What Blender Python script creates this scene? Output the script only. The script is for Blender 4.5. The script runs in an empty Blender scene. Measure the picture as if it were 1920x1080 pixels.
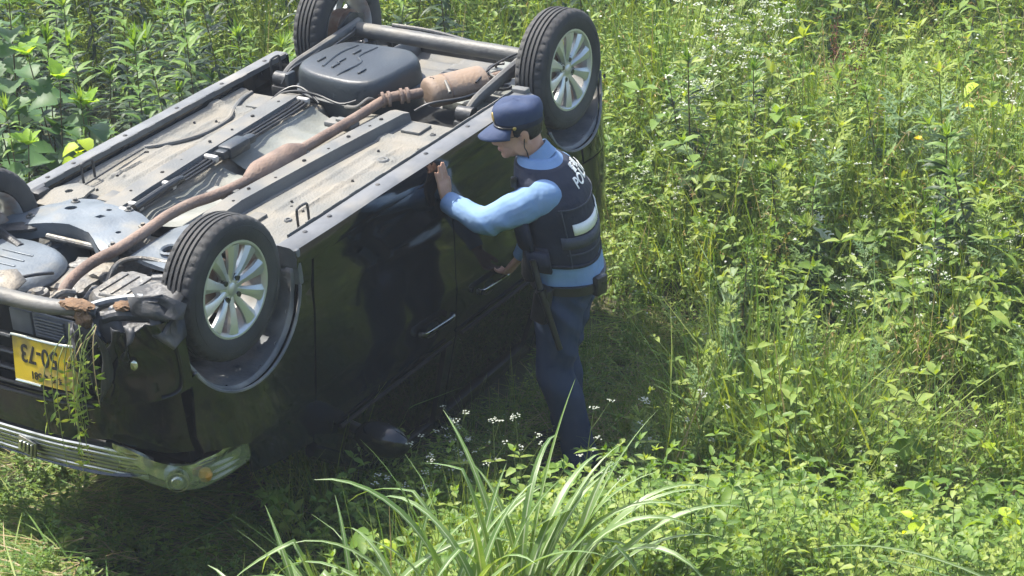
import bpy, bmesh, math, random
import numpy as np
from mathutils import Vector, Matrix, Euler
from mathutils.geometry import delaunay_2d_cdt
from mathutils.bvhtree import BVHTree
rad = math.radians
random.seed(4)
RNG = np.random.default_rng(11)
scene = bpy.context.scene
COL = scene.collection

# ------------------------------------------------------------------ camera
CAM_H = 4.872
cam_d = bpy.data.cameras.new('camera')
cam = bpy.data.objects.new('camera', cam_d)
COL.objects.link(cam)
cam.location = (0, 0, CAM_H)
cam.rotation_euler = (rad(90 - 26.174), 0, 0)
cam_d.sensor_width = 36.0
cam_d.lens = 36.0 * 4037.57 / 1920.0
cam_d.clip_start = 0.1
cam_d.clip_end = 500
scene.camera = cam

# ------------------------------------------------------------------ sky and sun
SUN = Vector((-0.52, 0.36, 0.95)).normalized()
world = bpy.data.worlds.new('World')
scene.world = world
world.use_nodes = True
wn = world.node_tree
bg = wn.nodes['Background']
sky = wn.nodes.new('ShaderNodeTexSky')
sky.sky_type = 'NISHITA'
sky.sun_disc = False
sky.sun_elevation = math.asin(SUN.z)
sky.sun_rotation = math.atan2(SUN.x, SUN.y)
sky.dust_density = 2.5
wn.links.new(sky.outputs[0], bg.inputs[0])
bg.inputs[1].default_value = 0.15
sd = bpy.data.lights.new('sun', 'SUN')
sd.energy = 3.7
sd.angle = rad(0.6)
sd.color = (1.0, 0.955, 0.87)
sun = bpy.data.objects.new('sun', sd)
COL.objects.link(sun)
sun.rotation_euler = SUN.to_track_quat('Z', 'Y').to_euler()
scene.view_settings.view_transform = 'Standard'
scene.view_settings.look = 'None'
scene.view_settings.gamma = 1.0
scene.view_settings.use_curve_mapping = False
scene.view_settings.exposure = 1.32
scene.render.engine = 'CYCLES'
scene.cycles.use_denoising = True
scene.cycles.max_bounces = 4
scene.cycles.diffuse_bounces = 2
scene.cycles.glossy_bounces = 2
scene.cycles.transmission_bounces = 3
scene.cycles.transparent_max_bounces = 5
scene.cycles.caustics_reflective = False
scene.cycles.caustics_refractive = False
scene.cycles.use_adaptive_sampling = True
scene.cycles.adaptive_threshold = 0.03
scene.cycles.use_light_tree = False
scene.cycles.sample_clamp_indirect = 6.0

# ------------------------------------------------------------------ materials
def pmat(name, col, rough=0.5, metal=0.0, col2=None, nscale=6.0, lo=0.35, hi=0.65, bump=0.0, bscale=60.0,
         coat=0.0, spec=0.5, dust=None, dscale=3.0, dlo=0.45, dhi=0.75, dmax=0.8, up=False, rough2=None):
    """principled material whose colour varies with procedural noise; dust = second, patchy layer"""
    m = bpy.data.materials.new(name)
    m.use_nodes = True
    nt = m.node_tree
    N, L = nt.nodes, nt.links
    b = N['Principled BSDF']
    b.inputs['Roughness'].default_value = rough
    b.inputs['Metallic'].default_value = metal
    b.inputs['Coat Weight'].default_value = coat
    b.inputs['Coat Roughness'].default_value = 0.04
    b.inputs['Specular IOR Level'].default_value = spec
    tc = N.new('ShaderNodeTexCoord')
    def noise(scale, det=2):
        n = N.new('ShaderNodeTexNoise')
        n.inputs['Scale'].default_value = scale
        n.inputs['Detail'].default_value = det
        L.new(tc.outputs['Object'], n.inputs['Vector'])
        return n
    def ramp(src, a, z):
        r = N.new('ShaderNodeMapRange')
        r.inputs[1].default_value = a
        r.inputs[2].default_value = z
        r.interpolation_type = 'SMOOTHSTEP'
        L.new(src, r.inputs[0])
        return r.outputs[0]
    def mix(f, a, z):
        x = N.new('ShaderNodeMix')
        x.data_type = 'RGBA'
        L.new(f, x.inputs[0])
        for s, i in ((a, 6), (z, 7)):
            if isinstance(s, tuple): x.inputs[i].default_value = (*s, 1)
            else: L.new(s, x.inputs[i])
        return x.outputs[2]
    c2 = col2 or tuple(v * 0.75 for v in col)
    out = mix(ramp(noise(nscale).outputs[0], lo, hi), col, c2)
    if dust:
        f = ramp(noise(dscale, 3).outputs[0], dlo, dhi)
        if up:
            g = N.new('ShaderNodeNewGeometry')
            sp = N.new('ShaderNodeSeparateXYZ')
            L.new(g.outputs['Normal'], sp.inputs[0])
            mm = N.new('ShaderNodeMath'); mm.operation = 'MULTIPLY'
            L.new(ramp(sp.outputs[2], 0.2, 0.9), mm.inputs[0]); L.new(f, mm.inputs[1])
            f = mm.outputs[0]
        m2 = N.new('ShaderNodeMath'); m2.operation = 'MULTIPLY'
        L.new(f, m2.inputs[0]); m2.inputs[1].default_value = dmax
        out = mix(m2.outputs[0], out, dust)
        rr = N.new('ShaderNodeMapRange')
        L.new(m2.outputs[0], rr.inputs[0])
        rr.inputs[3].default_value = rough
        rr.inputs[4].default_value = rough2 if rough2 is not None else max(rough, 0.85)
        L.new(rr.outputs[0], b.inputs['Roughness'])
    L.new(out, b.inputs['Base Color'])
    if bump:
        bp = N.new('ShaderNodeBump')
        bp.inputs['Strength'].default_value = bump
        bp.inputs['Distance'].default_value = 0.01
        L.new(noise(bscale, 2).outputs[0], bp.inputs['Height'])
        L.new(bp.outputs[0], b.inputs['Normal'])
    return m

def leafmat(name, col, col2, transl=0.4, tcol=None, rough=0.5, var=0.5, spec=0.35):
    m = bpy.data.materials.new(name)
    m.use_nodes = True
    nt = m.node_tree
    N, L = nt.nodes, nt.links
    b = N['Principled BSDF']
    b.inputs['Roughness'].default_value = rough
    b.inputs['Specular IOR Level'].default_value = spec
    oi = N.new('ShaderNodeObjectInfo')
    ra = N.new('ShaderNodeAttribute'); ra.attribute_name = 'rnd'
    fr = N.new('ShaderNodeMath'); fr.operation = 'ADD'
    L.new(oi.outputs['Random'], fr.inputs[0]); L.new(ra.outputs['Fac'], fr.inputs[1])
    f2 = N.new('ShaderNodeMath'); f2.operation = 'FRACT'
    L.new(fr.outputs[0], f2.inputs[0])
    tc = N.new('ShaderNodeTexCoord')
    n = N.new('ShaderNodeTexWhiteNoise')                    # each leaf-sized cell a little different
    sn = N.new('ShaderNodeVectorMath'); sn.operation = 'SNAP'
    sn.inputs[1].default_value = (0.06, 0.06, 0.06)
    L.new(tc.outputs['Object'], sn.inputs[0]); L.new(sn.outputs[0], n.inputs[0])
    a = N.new('ShaderNodeMath'); a.operation = 'MULTIPLY_ADD'
    L.new(n.outputs[0], a.inputs[0]); a.inputs[1].default_value = 0.8; L.new(f2.outputs[0], a.inputs[2])
    a2 = N.new('ShaderNodeMath'); a2.operation = 'ADD'
    L.new(a.outputs[0], a2.inputs[0]); a2.inputs[1].default_value = 0.6
    r = N.new('ShaderNodeMapRange')
    r.inputs[1].default_value = 1.5 - var; r.inputs[2].default_value = 1.5 + var
    L.new(a2.outputs[0], r.inputs[0])
    x = N.new('ShaderNodeMix'); x.data_type = 'RGBA'
    L.new(r.outputs[0], x.inputs[0])
    x.inputs[6].default_value = (*col, 1); x.inputs[7].default_value = (*col2, 1)
    L.new(x.outputs[2], b.inputs['Base Color'])
    t = N.new('ShaderNodeBsdfTranslucent')
    tm = N.new('ShaderNodeMix'); tm.data_type = 'RGBA'; tm.blend_type = 'MULTIPLY'
    tm.inputs[0].default_value = 1.0
    L.new(x.outputs[2], tm.inputs[6])
    tm.inputs[7].default_value = (*(tcol or (1.7, 1.55, 0.55)), 1)
    L.new(tm.outputs[2], t.inputs[0])
    ms = N.new('ShaderNodeMixShader')
    ms.inputs[0].default_value = transl
    L.new(b.outputs[0], ms.inputs[1]); L.new(t.outputs[0], ms.inputs[2])
    L.new(ms.outputs[0], N['Material Output'].inputs[0])
    return m

def glassmat(name, tint, rough=0.02, alpha=0.35):
    m = bpy.data.materials.new(name)
    m.use_nodes = True
    nt = m.node_tree
    N, L = nt.nodes, nt.links
    N.remove(N['Principled BSDF'])
    g = N.new('ShaderNodeBsdfGlossy'); g.inputs['Roughness'].default_value = rough
    t = N.new('ShaderNodeBsdfTransparent'); t.inputs[0].default_value = (*tint, 1)
    f = N.new('ShaderNodeFresnel'); f.inputs[0].default_value = 1.5
    a = N.new('ShaderNodeMath'); a.operation = 'ADD'; a.use_clamp = True
    a.inputs[1].default_value = alpha * 0.2
    L.new(f.outputs[0], a.inputs[0])
    x = N.new('ShaderNodeMixShader')
    L.new(a.outputs[0], x.inputs[0]); L.new(t.outputs[0], x.inputs[1]); L.new(g.outputs[0], x.inputs[2])
    L.new(x.outputs[0], N['Material Output'].inputs[0])
    return m

MT = {}
MT['paint'] = pmat('black_paint', (0.005, 0.007, 0.009), 0.10, col2=(0.007, 0.009, 0.011), coat=0.35, spec=0.42,
                   dust=(0.045, 0.05, 0.05), dscale=2.2, dlo=0.5, dhi=0.95, dmax=0.2, rough2=0.4)
MT['blackplastic'] = pmat('black_plastic', (0.018, 0.019, 0.02), 0.5, col2=(0.03, 0.03, 0.03), bump=0.15, bscale=120,
                          dust=(0.16, 0.14, 0.11), dscale=6, dlo=0.5, dhi=0.85, dmax=0.5)
MT['darkgap'] = pmat('dark_cavity', (0.004, 0.004, 0.004), 0.9)
MT['skirt'] = pmat('dusty_sill', (0.142, 0.147, 0.151), 0.55, col2=(0.101, 0.107, 0.112), nscale=9, bump=0.1,
                   dust=(0.304, 0.274, 0.213), dscale=5, dlo=0.45, dhi=0.9, dmax=0.55, up=True)
MT['floor'] = pmat('floor_pan_coating', (0.182, 0.173, 0.147), 0.72, col2=(0.137, 0.137, 0.122), nscale=7, lo=0.38, hi=0.62,
                   bump=0.5, bscale=90, dust=(0.238, 0.208, 0.157), dscale=4, dlo=0.42, dhi=0.75, dmax=0.75, up=True)
MT['rail'] = pmat('rail_coating', (0.126, 0.129, 0.122), 0.65, col2=(0.097, 0.101, 0.099), nscale=4, bump=0.2, bscale=90,
                  dust=(0.238, 0.213, 0.167), dscale=5, dlo=0.35, dhi=0.7, dmax=0.7, up=True)
MT['shield'] = pmat('tunnel_shield', (0.213, 0.219, 0.193), 0.55, col2=(0.167, 0.178, 0.157), nscale=4, bump=0.25, bscale=60,
                    dust=(0.254, 0.229, 0.178), dscale=6, dlo=0.45, dhi=0.8, dmax=0.5)
MT['bluesteel'] = pmat('blue_grey_steel', (0.147, 0.169, 0.186), 0.5, metal=0.15, col2=(0.109, 0.128, 0.142), nscale=5, bump=0.2,
                       bscale=70, dust=(0.229, 0.208, 0.164), dscale=7, dlo=0.5, dhi=0.8, dmax=0.6)
MT['tank'] = pmat('tank_plastic', (0.018, 0.024, 0.030), 0.45, col2=(0.025, 0.032, 0.038), nscale=5, bump=0.12, bscale=80,
                  dust=(0.10, 0.105, 0.10), dscale=4, dlo=0.45, dhi=0.9, dmax=0.4, up=True)
MT['exhaust'] = pmat('rusty_exhaust', (0.143, 0.098, 0.075), 0.75, metal=0.1, col2=(0.210, 0.143, 0.105), nscale=10, bump=0.4, bscale=90,
                     dust=(0.270, 0.210, 0.165), dscale=7, dlo=0.4, dhi=0.8, dmax=0.6)
MT['muffler'] = pmat('dusty_muffler', (0.229, 0.158, 0.104), 0.7, col2=(0.186, 0.142, 0.109), nscale=6, bump=0.3, bscale=70,
                     dust=(0.273, 0.180, 0.092), dscale=6, dlo=0.45, dhi=0.75, dmax=0.7)
MT['alloy'] = pmat('cast_aluminium', (0.196, 0.191, 0.174), 0.5, metal=0.5, col2=(0.131, 0.126, 0.114), nscale=14, bump=0.5, bscale=60,
                   dust=(0.229, 0.196, 0.147), dscale=6, dlo=0.4, dhi=0.75, dmax=0.7)
MT['beam'] = pmat('axle_steel', (0.088, 0.088, 0.084), 0.55, metal=0.2, col2=(0.123, 0.119, 0.106), nscale=8, bump=0.2,
                  dust=(0.264, 0.238, 0.185), dscale=6, dlo=0.4, dhi=0.8, dmax=0.7, up=True)
MT['darksteel'] = pmat('dark_steel', (0.03, 0.032, 0.034), 0.5, metal=0.2, col2=(0.05, 0.05, 0.05), nscale=9, bump=0.3,
                       dust=(0.25, 0.22, 0.17), dscale=8, dlo=0.5, dhi=0.85, dmax=0.5)
MT['rubber'] = pmat('tyre_rubber', (0.022, 0.022, 0.022), 0.75, col2=(0.032, 0.031, 0.03), nscale=7, bump=0.15, bscale=150,
                    dust=(0.12, 0.115, 0.10), dscale=5, dlo=0.35, dhi=0.8, dmax=0.45)
MT['rim'] = pmat('rim_silver', (0.55, 0.57, 0.54), 0.32, metal=0.55, col2=(0.5, 0.52, 0.49), coat=0.25)
MT['rimin'] = pmat('rim_barrel', (0.5, 0.5, 0.48), 0.5, metal=0.3, dust=(0.32, 0.2, 0.13), dscale=9, dlo=0.45, dhi=0.7, dmax=0.7)
MT['rust'] = pmat('brake_rust', (0.22, 0.12, 0.07), 0.8, metal=0.2, col2=(0.33, 0.27, 0.22), nscale=12, bump=0.3)
MT['nut'] = pmat('nut_steel', (0.10, 0.105, 0.10), 0.35, metal=0.8)
MT['chrome'] = pmat('chrome', (0.50, 0.52, 0.49), 0.24, metal=1.0, col2=(0.40, 0.42, 0.38), dust=(0.16, 0.16, 0.10), dscale=8, dlo=0.45, dhi=0.8, dmax=0.6)
MT['plate'] = pmat('yellow_plate', (0.60, 0.43, 0.02), 0.4, col2=(0.52, 0.36, 0.02), nscale=9, dust=(0.22, 0.18, 0.07), dscale=10, dlo=0.46, dhi=0.66, dmax=0.75)
MT['ink'] = pmat('plate_ink', (0.012, 0.012, 0.012), 0.5)
MT['liner'] = pmat('arch_liner', (0.136, 0.144, 0.152), 0.7, col2=(0.096, 0.102, 0.109), nscale=8, bump=0.3, bscale=60,
                   dust=(0.416, 0.384, 0.320), dscale=5, dlo=0.45, dhi=0.8, dmax=0.6)
MT['soil'] = pmat('soil', (0.11, 0.065, 0.035), 0.95, col2=(0.18, 0.11, 0.06), nscale=30, bump=1.0, bscale=60)
MT['clip'] = pmat('white_clip', (0.465, 0.450, 0.413), 0.5)
MT['hose'] = pmat('black_hose', (0.02, 0.022, 0.024), 0.45, dust=(0.2, 0.18, 0.15), dscale=9, dlo=0.5, dhi=0.9, dmax=0.5)
MT['lamp_body'] = pmat('lamp_reflector', (0.62, 0.64, 0.50), 0.16, metal=0.75, col2=(0.34, 0.38, 0.20), nscale=22, lo=0.42, hi=0.58, coat=0.4)
MT['amber'] = pmat('amber_bulb', (0.65, 0.30, 0.02), 0.35)
MT['glass'] = glassmat('tinted_glass', (0.10, 0.14, 0.12), 0.015)
MT['lens'] = pmat('clouded_lens', (0.46, 0.52, 0.26), 0.08, col2=(0.38, 0.45, 0.18), nscale=7, coat=0.8)
_b = MT['lens'].node_tree.nodes['Principled BSDF']; _b.inputs['Alpha'].default_value = 0.20
MT['redlens'] = pmat('tail_lens', (0.35, 0.01, 0.01), 0.15, coat=0.6)

# ------------------------------------------------------------------ mesh helpers
def link(name, me, mats, parent=None, smooth=True, angle=35):
    o = bpy.data.objects.new(name, me)
    COL.objects.link(o)
    if not isinstance(mats, (list, tuple)): mats = [mats]
    if not me.materials:
        for m in mats: me.materials.append(m)
    if smooth:
        me.shade_smooth()
        me.set_sharp_from_angle(angle=rad(angle))
    if parent is not None: o.parent = parent
    return o

def tag(o, label=None, cat=None, group=None, kind=None):
    if label: o['label'] = label
    if cat: o['category'] = cat
    if group: o['group'] = group
    if kind: o['kind'] = kind
    return o

def empty(name, loc=(0, 0, 0), rot=None, parent=None):
    o = bpy.data.objects.new(name, None)
    COL.objects.link(o)
    o.location = loc
    o.empty_display_size = 0.1
    if rot is not None: o.rotation_euler = rot
    if parent is not None: o.parent = parent
    return o

class MB:
    """collects geometry for one mesh"""
    def __init__(s): s.v = []; s.f = []; s.mi = []; s.cur = 0
    def add(s, vs, fs):
        k = len(s.v)
        s.v += [tuple(q) for q in vs]
        s.f += [tuple(i + k for i in f) for f in fs]
        s.mi += [s.cur] * len(fs)
        return s
    def box(s, lo, hi, bev=0.0, mtx=None):
        x0, y0, z0 = lo; x1, y1, z1 = hi
        if bev <= 0:
            vs = [(x, y, z) for x in (x0, x1) for y in (y0, y1) for z in (z0, z1)]
            fs = [(0, 1, 3, 2), (4, 6, 7, 5), (0, 4, 5, 1), (2, 3, 7, 6), (0, 2, 6, 4), (1, 5, 7, 3)]
        else:
            bm = bmesh.new(); bmesh.ops.create_cube(bm, size=1)
            for q in bm.verts: q.co = Vector(((x0 + x1) / 2 + q.co.x * (x1 - x0), (y0 + y1) / 2 + q.co.y * (y1 - y0), (z0 + z1) / 2 + q.co.z * (z1 - z0)))
            bmesh.ops.bevel(bm, geom=list(bm.edges), offset=bev, segments=2, profile=0.5, affect='EDGES')
            bm.verts.index_update()
            vs = [q.co.copy() for q in bm.verts]; fs = [[q.index for q in f.verts] for f in bm.faces]; bm.free()
        if mtx is not None: vs = [mtx @ Vector(q) for q in vs]
        return s.add(vs, fs)
    def loft(s, rings, caps=True, closed=False):
        n = len(rings[0]); vs = [q for r in rings for q in r]; fs = []
        m = len(rings)
        for i in range(m if closed else m - 1):
            a, b = i * n, ((i + 1) % m) * n
            for j in range(n): fs.append((a + j, a + (j + 1) % n, b + (j + 1) % n, b + j))
        if caps and not closed:
            fs.append(tuple(range(n - 1, -1, -1))); fs.append(tuple(range((m - 1) * n, m * n)))
        return s.add(vs, fs)
    def tube(s, path, r, n=10, caps=True, sub=0, sq=None, up=None):
        P = [Vector(q) for q in path]
        R = list(r) if isinstance(r, (list, tuple)) else [r] * len(P)
        if sub: P, R = smooth_path(P, R, sub)
        rings = []; prev = None
        for i, q in enumerate(P):
            t = (P[min(i + 1, len(P) - 1)] - P[max(i - 1, 0)]).normalized()
            if prev is None:
                u = Vector(up) if up else (Vector((0, 0, 1)) if abs(t.z) < 0.9 else Vector((1, 0, 0)))
            else: u = prev
            u = (u - t * u.dot(t)).normalized(); prev = u
            w = t.cross(u)
            a, b = (1, 1) if sq is None else sq
            rings.append([q + (u * (math.cos(k * 2 * math.pi / n) * a) + w * (math.sin(k * 2 * math.pi / n) * b)) * R[i] for k in range(n)])
        return s.loft(rings, caps)
    def lathe(s, prof, axis='y', n=32, off=(0, 0, 0), closed=False):
        """prof: (radius, along); revolved round the axis"""
        rings = []
        for k in range(n):
            a = 2 * math.pi * k / n; c, q = math.cos(a), math.sin(a)
            if axis == 'y': rings.append([(off[0] + r * c, off[1] + h, off[2] + r * q) for r, h in prof])
            elif axis == 'z': rings.append([(off[0] + r * c, off[1] + r * q, off[2] + h) for r, h in prof])
            else: rings.append([(off[0] + h, off[1] + r * c, off[2] + r * q) for r, h in prof])
        m = len(prof); vs = [q for r in rings for q in r]; fs = []
        for k in range(n):
            a, b = k * m, ((k + 1) % n) * m
            for j in range(m if closed else m - 1):
                fs.append((a + j, a + (j + 1) % m, b + (j + 1) % m, b + j))
        return s.add(vs, fs)
    def prism(s, poly, z0, z1, inset=0.0, mtx=None):
        """poly (x, y) extruded from z0 to z1, the top drawn in by inset"""
        c = Vector((sum(q[0] for q in poly) / len(poly), sum(q[1] for q in poly) / len(poly)))
        def ins(k): return [(q[0] + (c.x - q[0]) * k, q[1] + (c.y - q[1]) * k) for q in poly]
        size = max((Vector(q) - c).length for q in poly)
        k = inset / size
        rings = [[(*q, z0) for q in poly], [(*q, z1 - (z1 - z0) * min(0.3, 1) if inset else z1) for q in poly]]
        if inset:
            rings.append([(*q, z1 - (z1 - z0) * 0.08) for q in ins(k * 0.4)])
            rings.append([(*q, z1) for q in ins(k)])
        if mtx is not None: rings = [[mtx @ Vector(q) for q in r] for r in rings]
        return s.loft(rings)
    def build(s, name, mats, parent=None, smooth=True, angle=35, fix=True):
        me = bpy.data.meshes.new(name)
        me.from_pydata(s.v, [], s.f)
        if any(s.mi): me.polygons.foreach_set('material_index', s.mi)
        if fix:
            bm = bmesh.new(); bm.from_mesh(me)
            bmesh.ops.recalc_face_normals(bm, faces=bm.faces); bm.to_mesh(me); bm.free()
        me.update()
        return link(name, me, mats, parent, smooth, angle)

def smooth_path(P, R, sub):
    Q = []; S = []
    n = len(P)
    for i in range(n - 1):
        p0, p1, p2, p3 = P[max(i - 1, 0)], P[i], P[i + 1], P[min(i + 2, n - 1)]
        for k in range(sub):
            t = k / sub
            Q.append(0.5 * ((2 * p1) + (p2 - p0) * t + (2 * p0 - 5 * p1 + 4 * p2 - p3) * t * t + (3 * p1 - p0 - 3 * p2 + p3) * t ** 3))
            S.append(R[i] * (1 - t) + R[i + 1] * t)
    Q.append(P[-1]); S.append(R[-1])
    return Q, S

def inside(pt, poly):
    x, y = pt; c = False; j = len(poly) - 1
    for i in range(len(poly)):
        xi, yi = poly[i]; xj, yj = poly[j]
        if (yi > y) != (yj > y) and x < (xj - xi) * (y - yi) / (yj - yi) + xi: c = not c
        j = i
    return c

def dens(poly, h):
    out = []
    for i in range(len(poly)):
        a, b = Vector(poly[i]), Vector(poly[(i + 1) % len(poly)])
        k = max(1, int((b - a).length / h))
        out += [tuple(a.lerp(b, j / k)) for j in range(k)]
    return out

def panel(name, outline, surf, mat_, parent, h=0.05, holes=(), thick=0.012, inward=None):
    """sheet-metal panel: outline (u, v) with holes, meshed and mapped by surf(u, v); given thickness inwards"""
    outs = [dens(outline, h)] + [dens(q, h) for q in holes]
    pts = []; edges = []
    for o_ in outs:
        k = len(pts); pts += o_; edges += [(k + i, k + (i + 1) % len(o_)) for i in range(len(o_))]
    nb = len(pts)
    us = [q[0] for q in outline]; vs = [q[1] for q in outline]
    u = min(us) + h / 2
    while u < max(us):
        v = min(vs) + h / 2
        while v < max(vs):
            if inside((u, v), outs[0]) and not any(inside((u, v), q) for q in outs[1:]):
                if min((u - q[0]) ** 2 + (v - q[1]) ** 2 for q in pts[:nb]) > (h * 0.45) ** 2: pts.append((u, v))
            v += h
        u += h
    V, E_, F, *_ = delaunay_2d_cdt([Vector(q) for q in pts], edges, [], 0, 1e-6)
    F = [f for f in F if inside(tuple((V[f[0]] + V[f[1]] + V[f[2]]) / 3), outs[0])
         and not any(inside(tuple((V[f[0]] + V[f[1]] + V[f[2]]) / 3), q) for q in outs[1:])]
    P = [Vector(surf(q[0], q[1])) for q in V]
    e = 1e-3; Nn = []
    for q in V:
        a = Vector(surf(q[0] + e, q[1])) - Vector(surf(q[0] - e, q[1]))
        b = Vector(surf(q[0], q[1] + e)) - Vector(surf(q[0], q[1] - e))
        n = a.cross(b)
        n = n.normalized() if n.length > 1e-12 else Vector((0, 0, 1))
        Nn.append(n)
    if inward is None: inward = Vector((1.1, 0, -0.6))
    s_ = sum(1 if Nn[i].dot(Vector(inward) - P[i]) > 0 else -1 for i in range(len(P)))
    if s_ > 0: Nn = [-n for n in Nn]
    n = len(P)
    vs = [tuple(q) for q in P] + [tuple(P[i] - Nn[i] * thick) for i in range(n)]
    fs = []
    from collections import Counter
    ec = Counter()
    for f in F:
        g = f
        nn = (P[f[1]] - P[f[0]]).cross(P[f[2]] - P[f[0]])
        if nn.dot(Nn[f[0]]) < 0: g = f[::-1]
        fs.append(tuple(g)); fs.append(tuple(i + n for i in reversed(g)))
        for i in range(3): ec[(g[i], g[(i + 1) % 3])] += 1
    for (a, b) in list(ec):
        if (b, a) not in ec: fs.append((b, a, a + n, b + n))
    me = bpy.data.meshes.new(name)
    me.from_pydata(vs, [], fs)
    me.update()
    return link(name, me, mat_, parent, True, 40)

def arc(cx, cz, r, a0, a1, n=16):
    return [(cx + r * math.cos(rad(a0 + (a1 - a0) * i / n)), cz + r * math.sin(rad(a0 + (a1 - a0) * i / n))) for i in range(n + 1)]

def copy_tree(o, parent=None):
    c = o.copy(); COL.objects.link(c)
    if parent is not None: c.parent = parent
    for ch in [q for q in bpy.data.objects if q.parent == o]: copy_tree(ch, c)
    return c

# ================================================================== ground
def smooth01(a, b, x):
    t = np.clip((x - a) / (b - a), 0, 1)
    return t * t * (3 - 2 * t)

def ground_z(x, y):
    """gentle field, rising as an embankment towards the road the camera stands on"""
    x = np.asarray(x, float); y = np.asarray(y, float)
    z = 0.05 * np.sin(x * 1.7 + 0.6) * np.sin(y * 1.3) * smooth01(0.3, 1.5, np.abs(x + 0.6) + np.abs(y - 9) * 0.3)
    z = z + 0.16 * np.exp(-((x - 2.2) ** 2 / 1.2 + (y - 10.6) ** 2 / 0.8)) * 1.2
    z = z + 0.06 * np.clip(y - 11.5, 0, 8) * smooth01(11, 14, y)
    d = 7.80 - 0.95 * smooth01(-1.75, -1.2, x) + 0.80 * smooth01(-0.9, 0.1, x) + 0.08 * np.sin(x * 1.9 + 1.0) - y
    bank = np.where(d > 0, d, 0)
    z = z + np.where(bank > 0, np.minimum(0.60 * bank - 0.5 * (1 - np.exp(-bank / 0.75)) * 0.60 * 0.75, 3.25), 0)
    return z

def gz(x, y): return float(ground_z(x, y))

def build_ground():
    xs = np.concatenate([np.linspace(-60, -8, 14), np.linspace(-7.6, 7.6, 160), np.linspace(8, 60, 14)])
    ys = np.concatenate([np.linspace(-30, 0, 10), np.linspace(0.4, 18, 170), np.linspace(19, 90, 18)])
    X, Y = np.meshgrid(xs, ys)
    Z = ground_z(X, Y) + RNG.normal(0, 0.006, X.shape)
    n, m = X.shape
    vs = np.stack([X.ravel(), Y.ravel(), Z.ravel()], 1)
    i = np.arange((n - 1) * (m - 1)); r, c = i // (m - 1), i % (m - 1)
    a = r * m + c
    fs = np.stack([a, a + 1, a + m + 1, a + m], 1)
    me = bpy.data.meshes.new('ground')
    me.from_pydata(vs.tolist(), [], fs.tolist())
    o = link('ground', me, pmat('meadow_soil', (0.055, 0.05, 0.025), 0.95, col2=(0.075, 0.085, 0.03), nscale=2.5, bump=0.6, bscale=25,
             dust=(0.12, 0.10, 0.055), dscale=1.3, dlo=0.45, dhi=0.7, dmax=0.6))
    tag(o, kind='structure')
build_ground()

# ================================================================== the overturned car
CAR_R = [[0.5262464657952295, -0.8477439759267652, -0.06629335198879689],
         [0.8495745794528691, 0.5274674059253114, -0.0010814961411481083],
         [0.035884414242270624, -0.055752013114352766, 0.9977995900220575]]
CAR_T = (-1.6094373476538462, 7.5304294477675, 1.3038224241797067)
CARM = Matrix([CAR_R[i] + [CAR_T[i]] for i in range(3)] + [[0, 0, 0, 1]])
car = empty('overturned_car')
# base of the thing: the roof on the ground; parts are modelled in axle-height coordinates and shifted down to it
BASE = Vector((1.3, 0.0, -1.37))
car.matrix_world = CARM @ Matrix.Translation(BASE)
tag(car, 'black car lying upside down on its roof, wheels in the air, front bumper torn', 'car')
CARI = CARM.inverted()
frame = MB  # (parts below use car coordinates: x to the rear, y to the far side, z up, origin on the front axle)

def cp(o):
    """parent a part built in car coordinates to the car"""
    o.parent = car
    o.location = o.location - BASE
    return o

def width(x, z):
    h = -z
    w = 0.737 - 0.016 * ((h - 0.42) / 0.45) ** 2 if h < 0.80 else 0.7244 - (h - 0.80) * 0.23
    if x < 0.1: w -= 0.045 * ((0.1 - x) / 0.5) ** 2
    if x > 2.5: w -= 0.14 * ((x - 2.5) / 0.36) ** 2.2
    # pressed shoulder line and door crease
    w += 0.006 * math.exp(-((h - 0.60) / 0.03) ** 2) - 0.010 * math.exp(-((h - 0.16) / 0.05) ** 2)
    return w
def side(s): return lambda x, z: (x, s * width(x, z), z)

def car_panel(name, outline, surf, m, h=0.05, holes=(), thick=0.012, parent=None):
    o = panel(name, outline, surf, m, None, h, holes, thick)
    if parent is None: return cp(o)
    o.parent = parent
    return o

def cbuild(mb, name, m, parent=None, **k):
    o = mb.build(name, m, None, **k)
    if parent is None: return cp(o)
    o.parent = parent
    return o

fender_o = [(0.345, -0.03), (0.42, -0.03), (0.405, -0.10), (0.305, -0.70), (0.29, -0.80), (0.10, -0.775), (-0.085, -0.735),
            (-0.085, -0.60), (-0.20, -0.565), (-0.31, -0.53), (-0.335, -0.45), (-0.315, -0.22)] + arc(0, -0.06, 0.33, 207, 352, 20)
fdoor_o = [(0.428, -0.052), (0.313, -0.70), (0.298, -0.80), (0.36, -0.875), (0.92, -1.275), (1.30, -1.295), (1.308, -1.11), (1.357, -0.35), (1.36, -0.052)]
fdoor_h = [(0.47, -0.868), (0.96, -1.225), (1.245, -1.24), (1.268, -0.83), (0.46, -0.818)]
rdoor_o = [(1.367, -0.052), (1.364, -0.35), (1.315, -1.11), (1.307, -1.295), (2.05, -1.275), (2.205, -0.86), (2.215, -0.60), (2.155, -0.40), (2.115, -0.26), (2.07, -0.052)]
rdoor_h = [(1.352, -0.83), (1.338, -1.24), (2.0, -1.225), (2.13, -0.83)]
quarter_o = [(2.077, -0.03), (2.122, -0.26), (2.162, -0.40), (2.222, -0.60), (2.212, -0.86), (2.057, -1.28), (2.60, -1.26), (2.74, -1.0),
             (2.82, -0.70), (2.85, -0.475), (2.44, -0.453)] + arc(2.46, -0.06, 0.315, 264, 177, 14)
rbside_o = arc(2.46, -0.06, 0.315, 268, 352, 12) + [(2.80, -0.09), (2.855, -0.10), (2.86, -0.462), (2.70, -0.462), (2.45, -0.445)]
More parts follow.
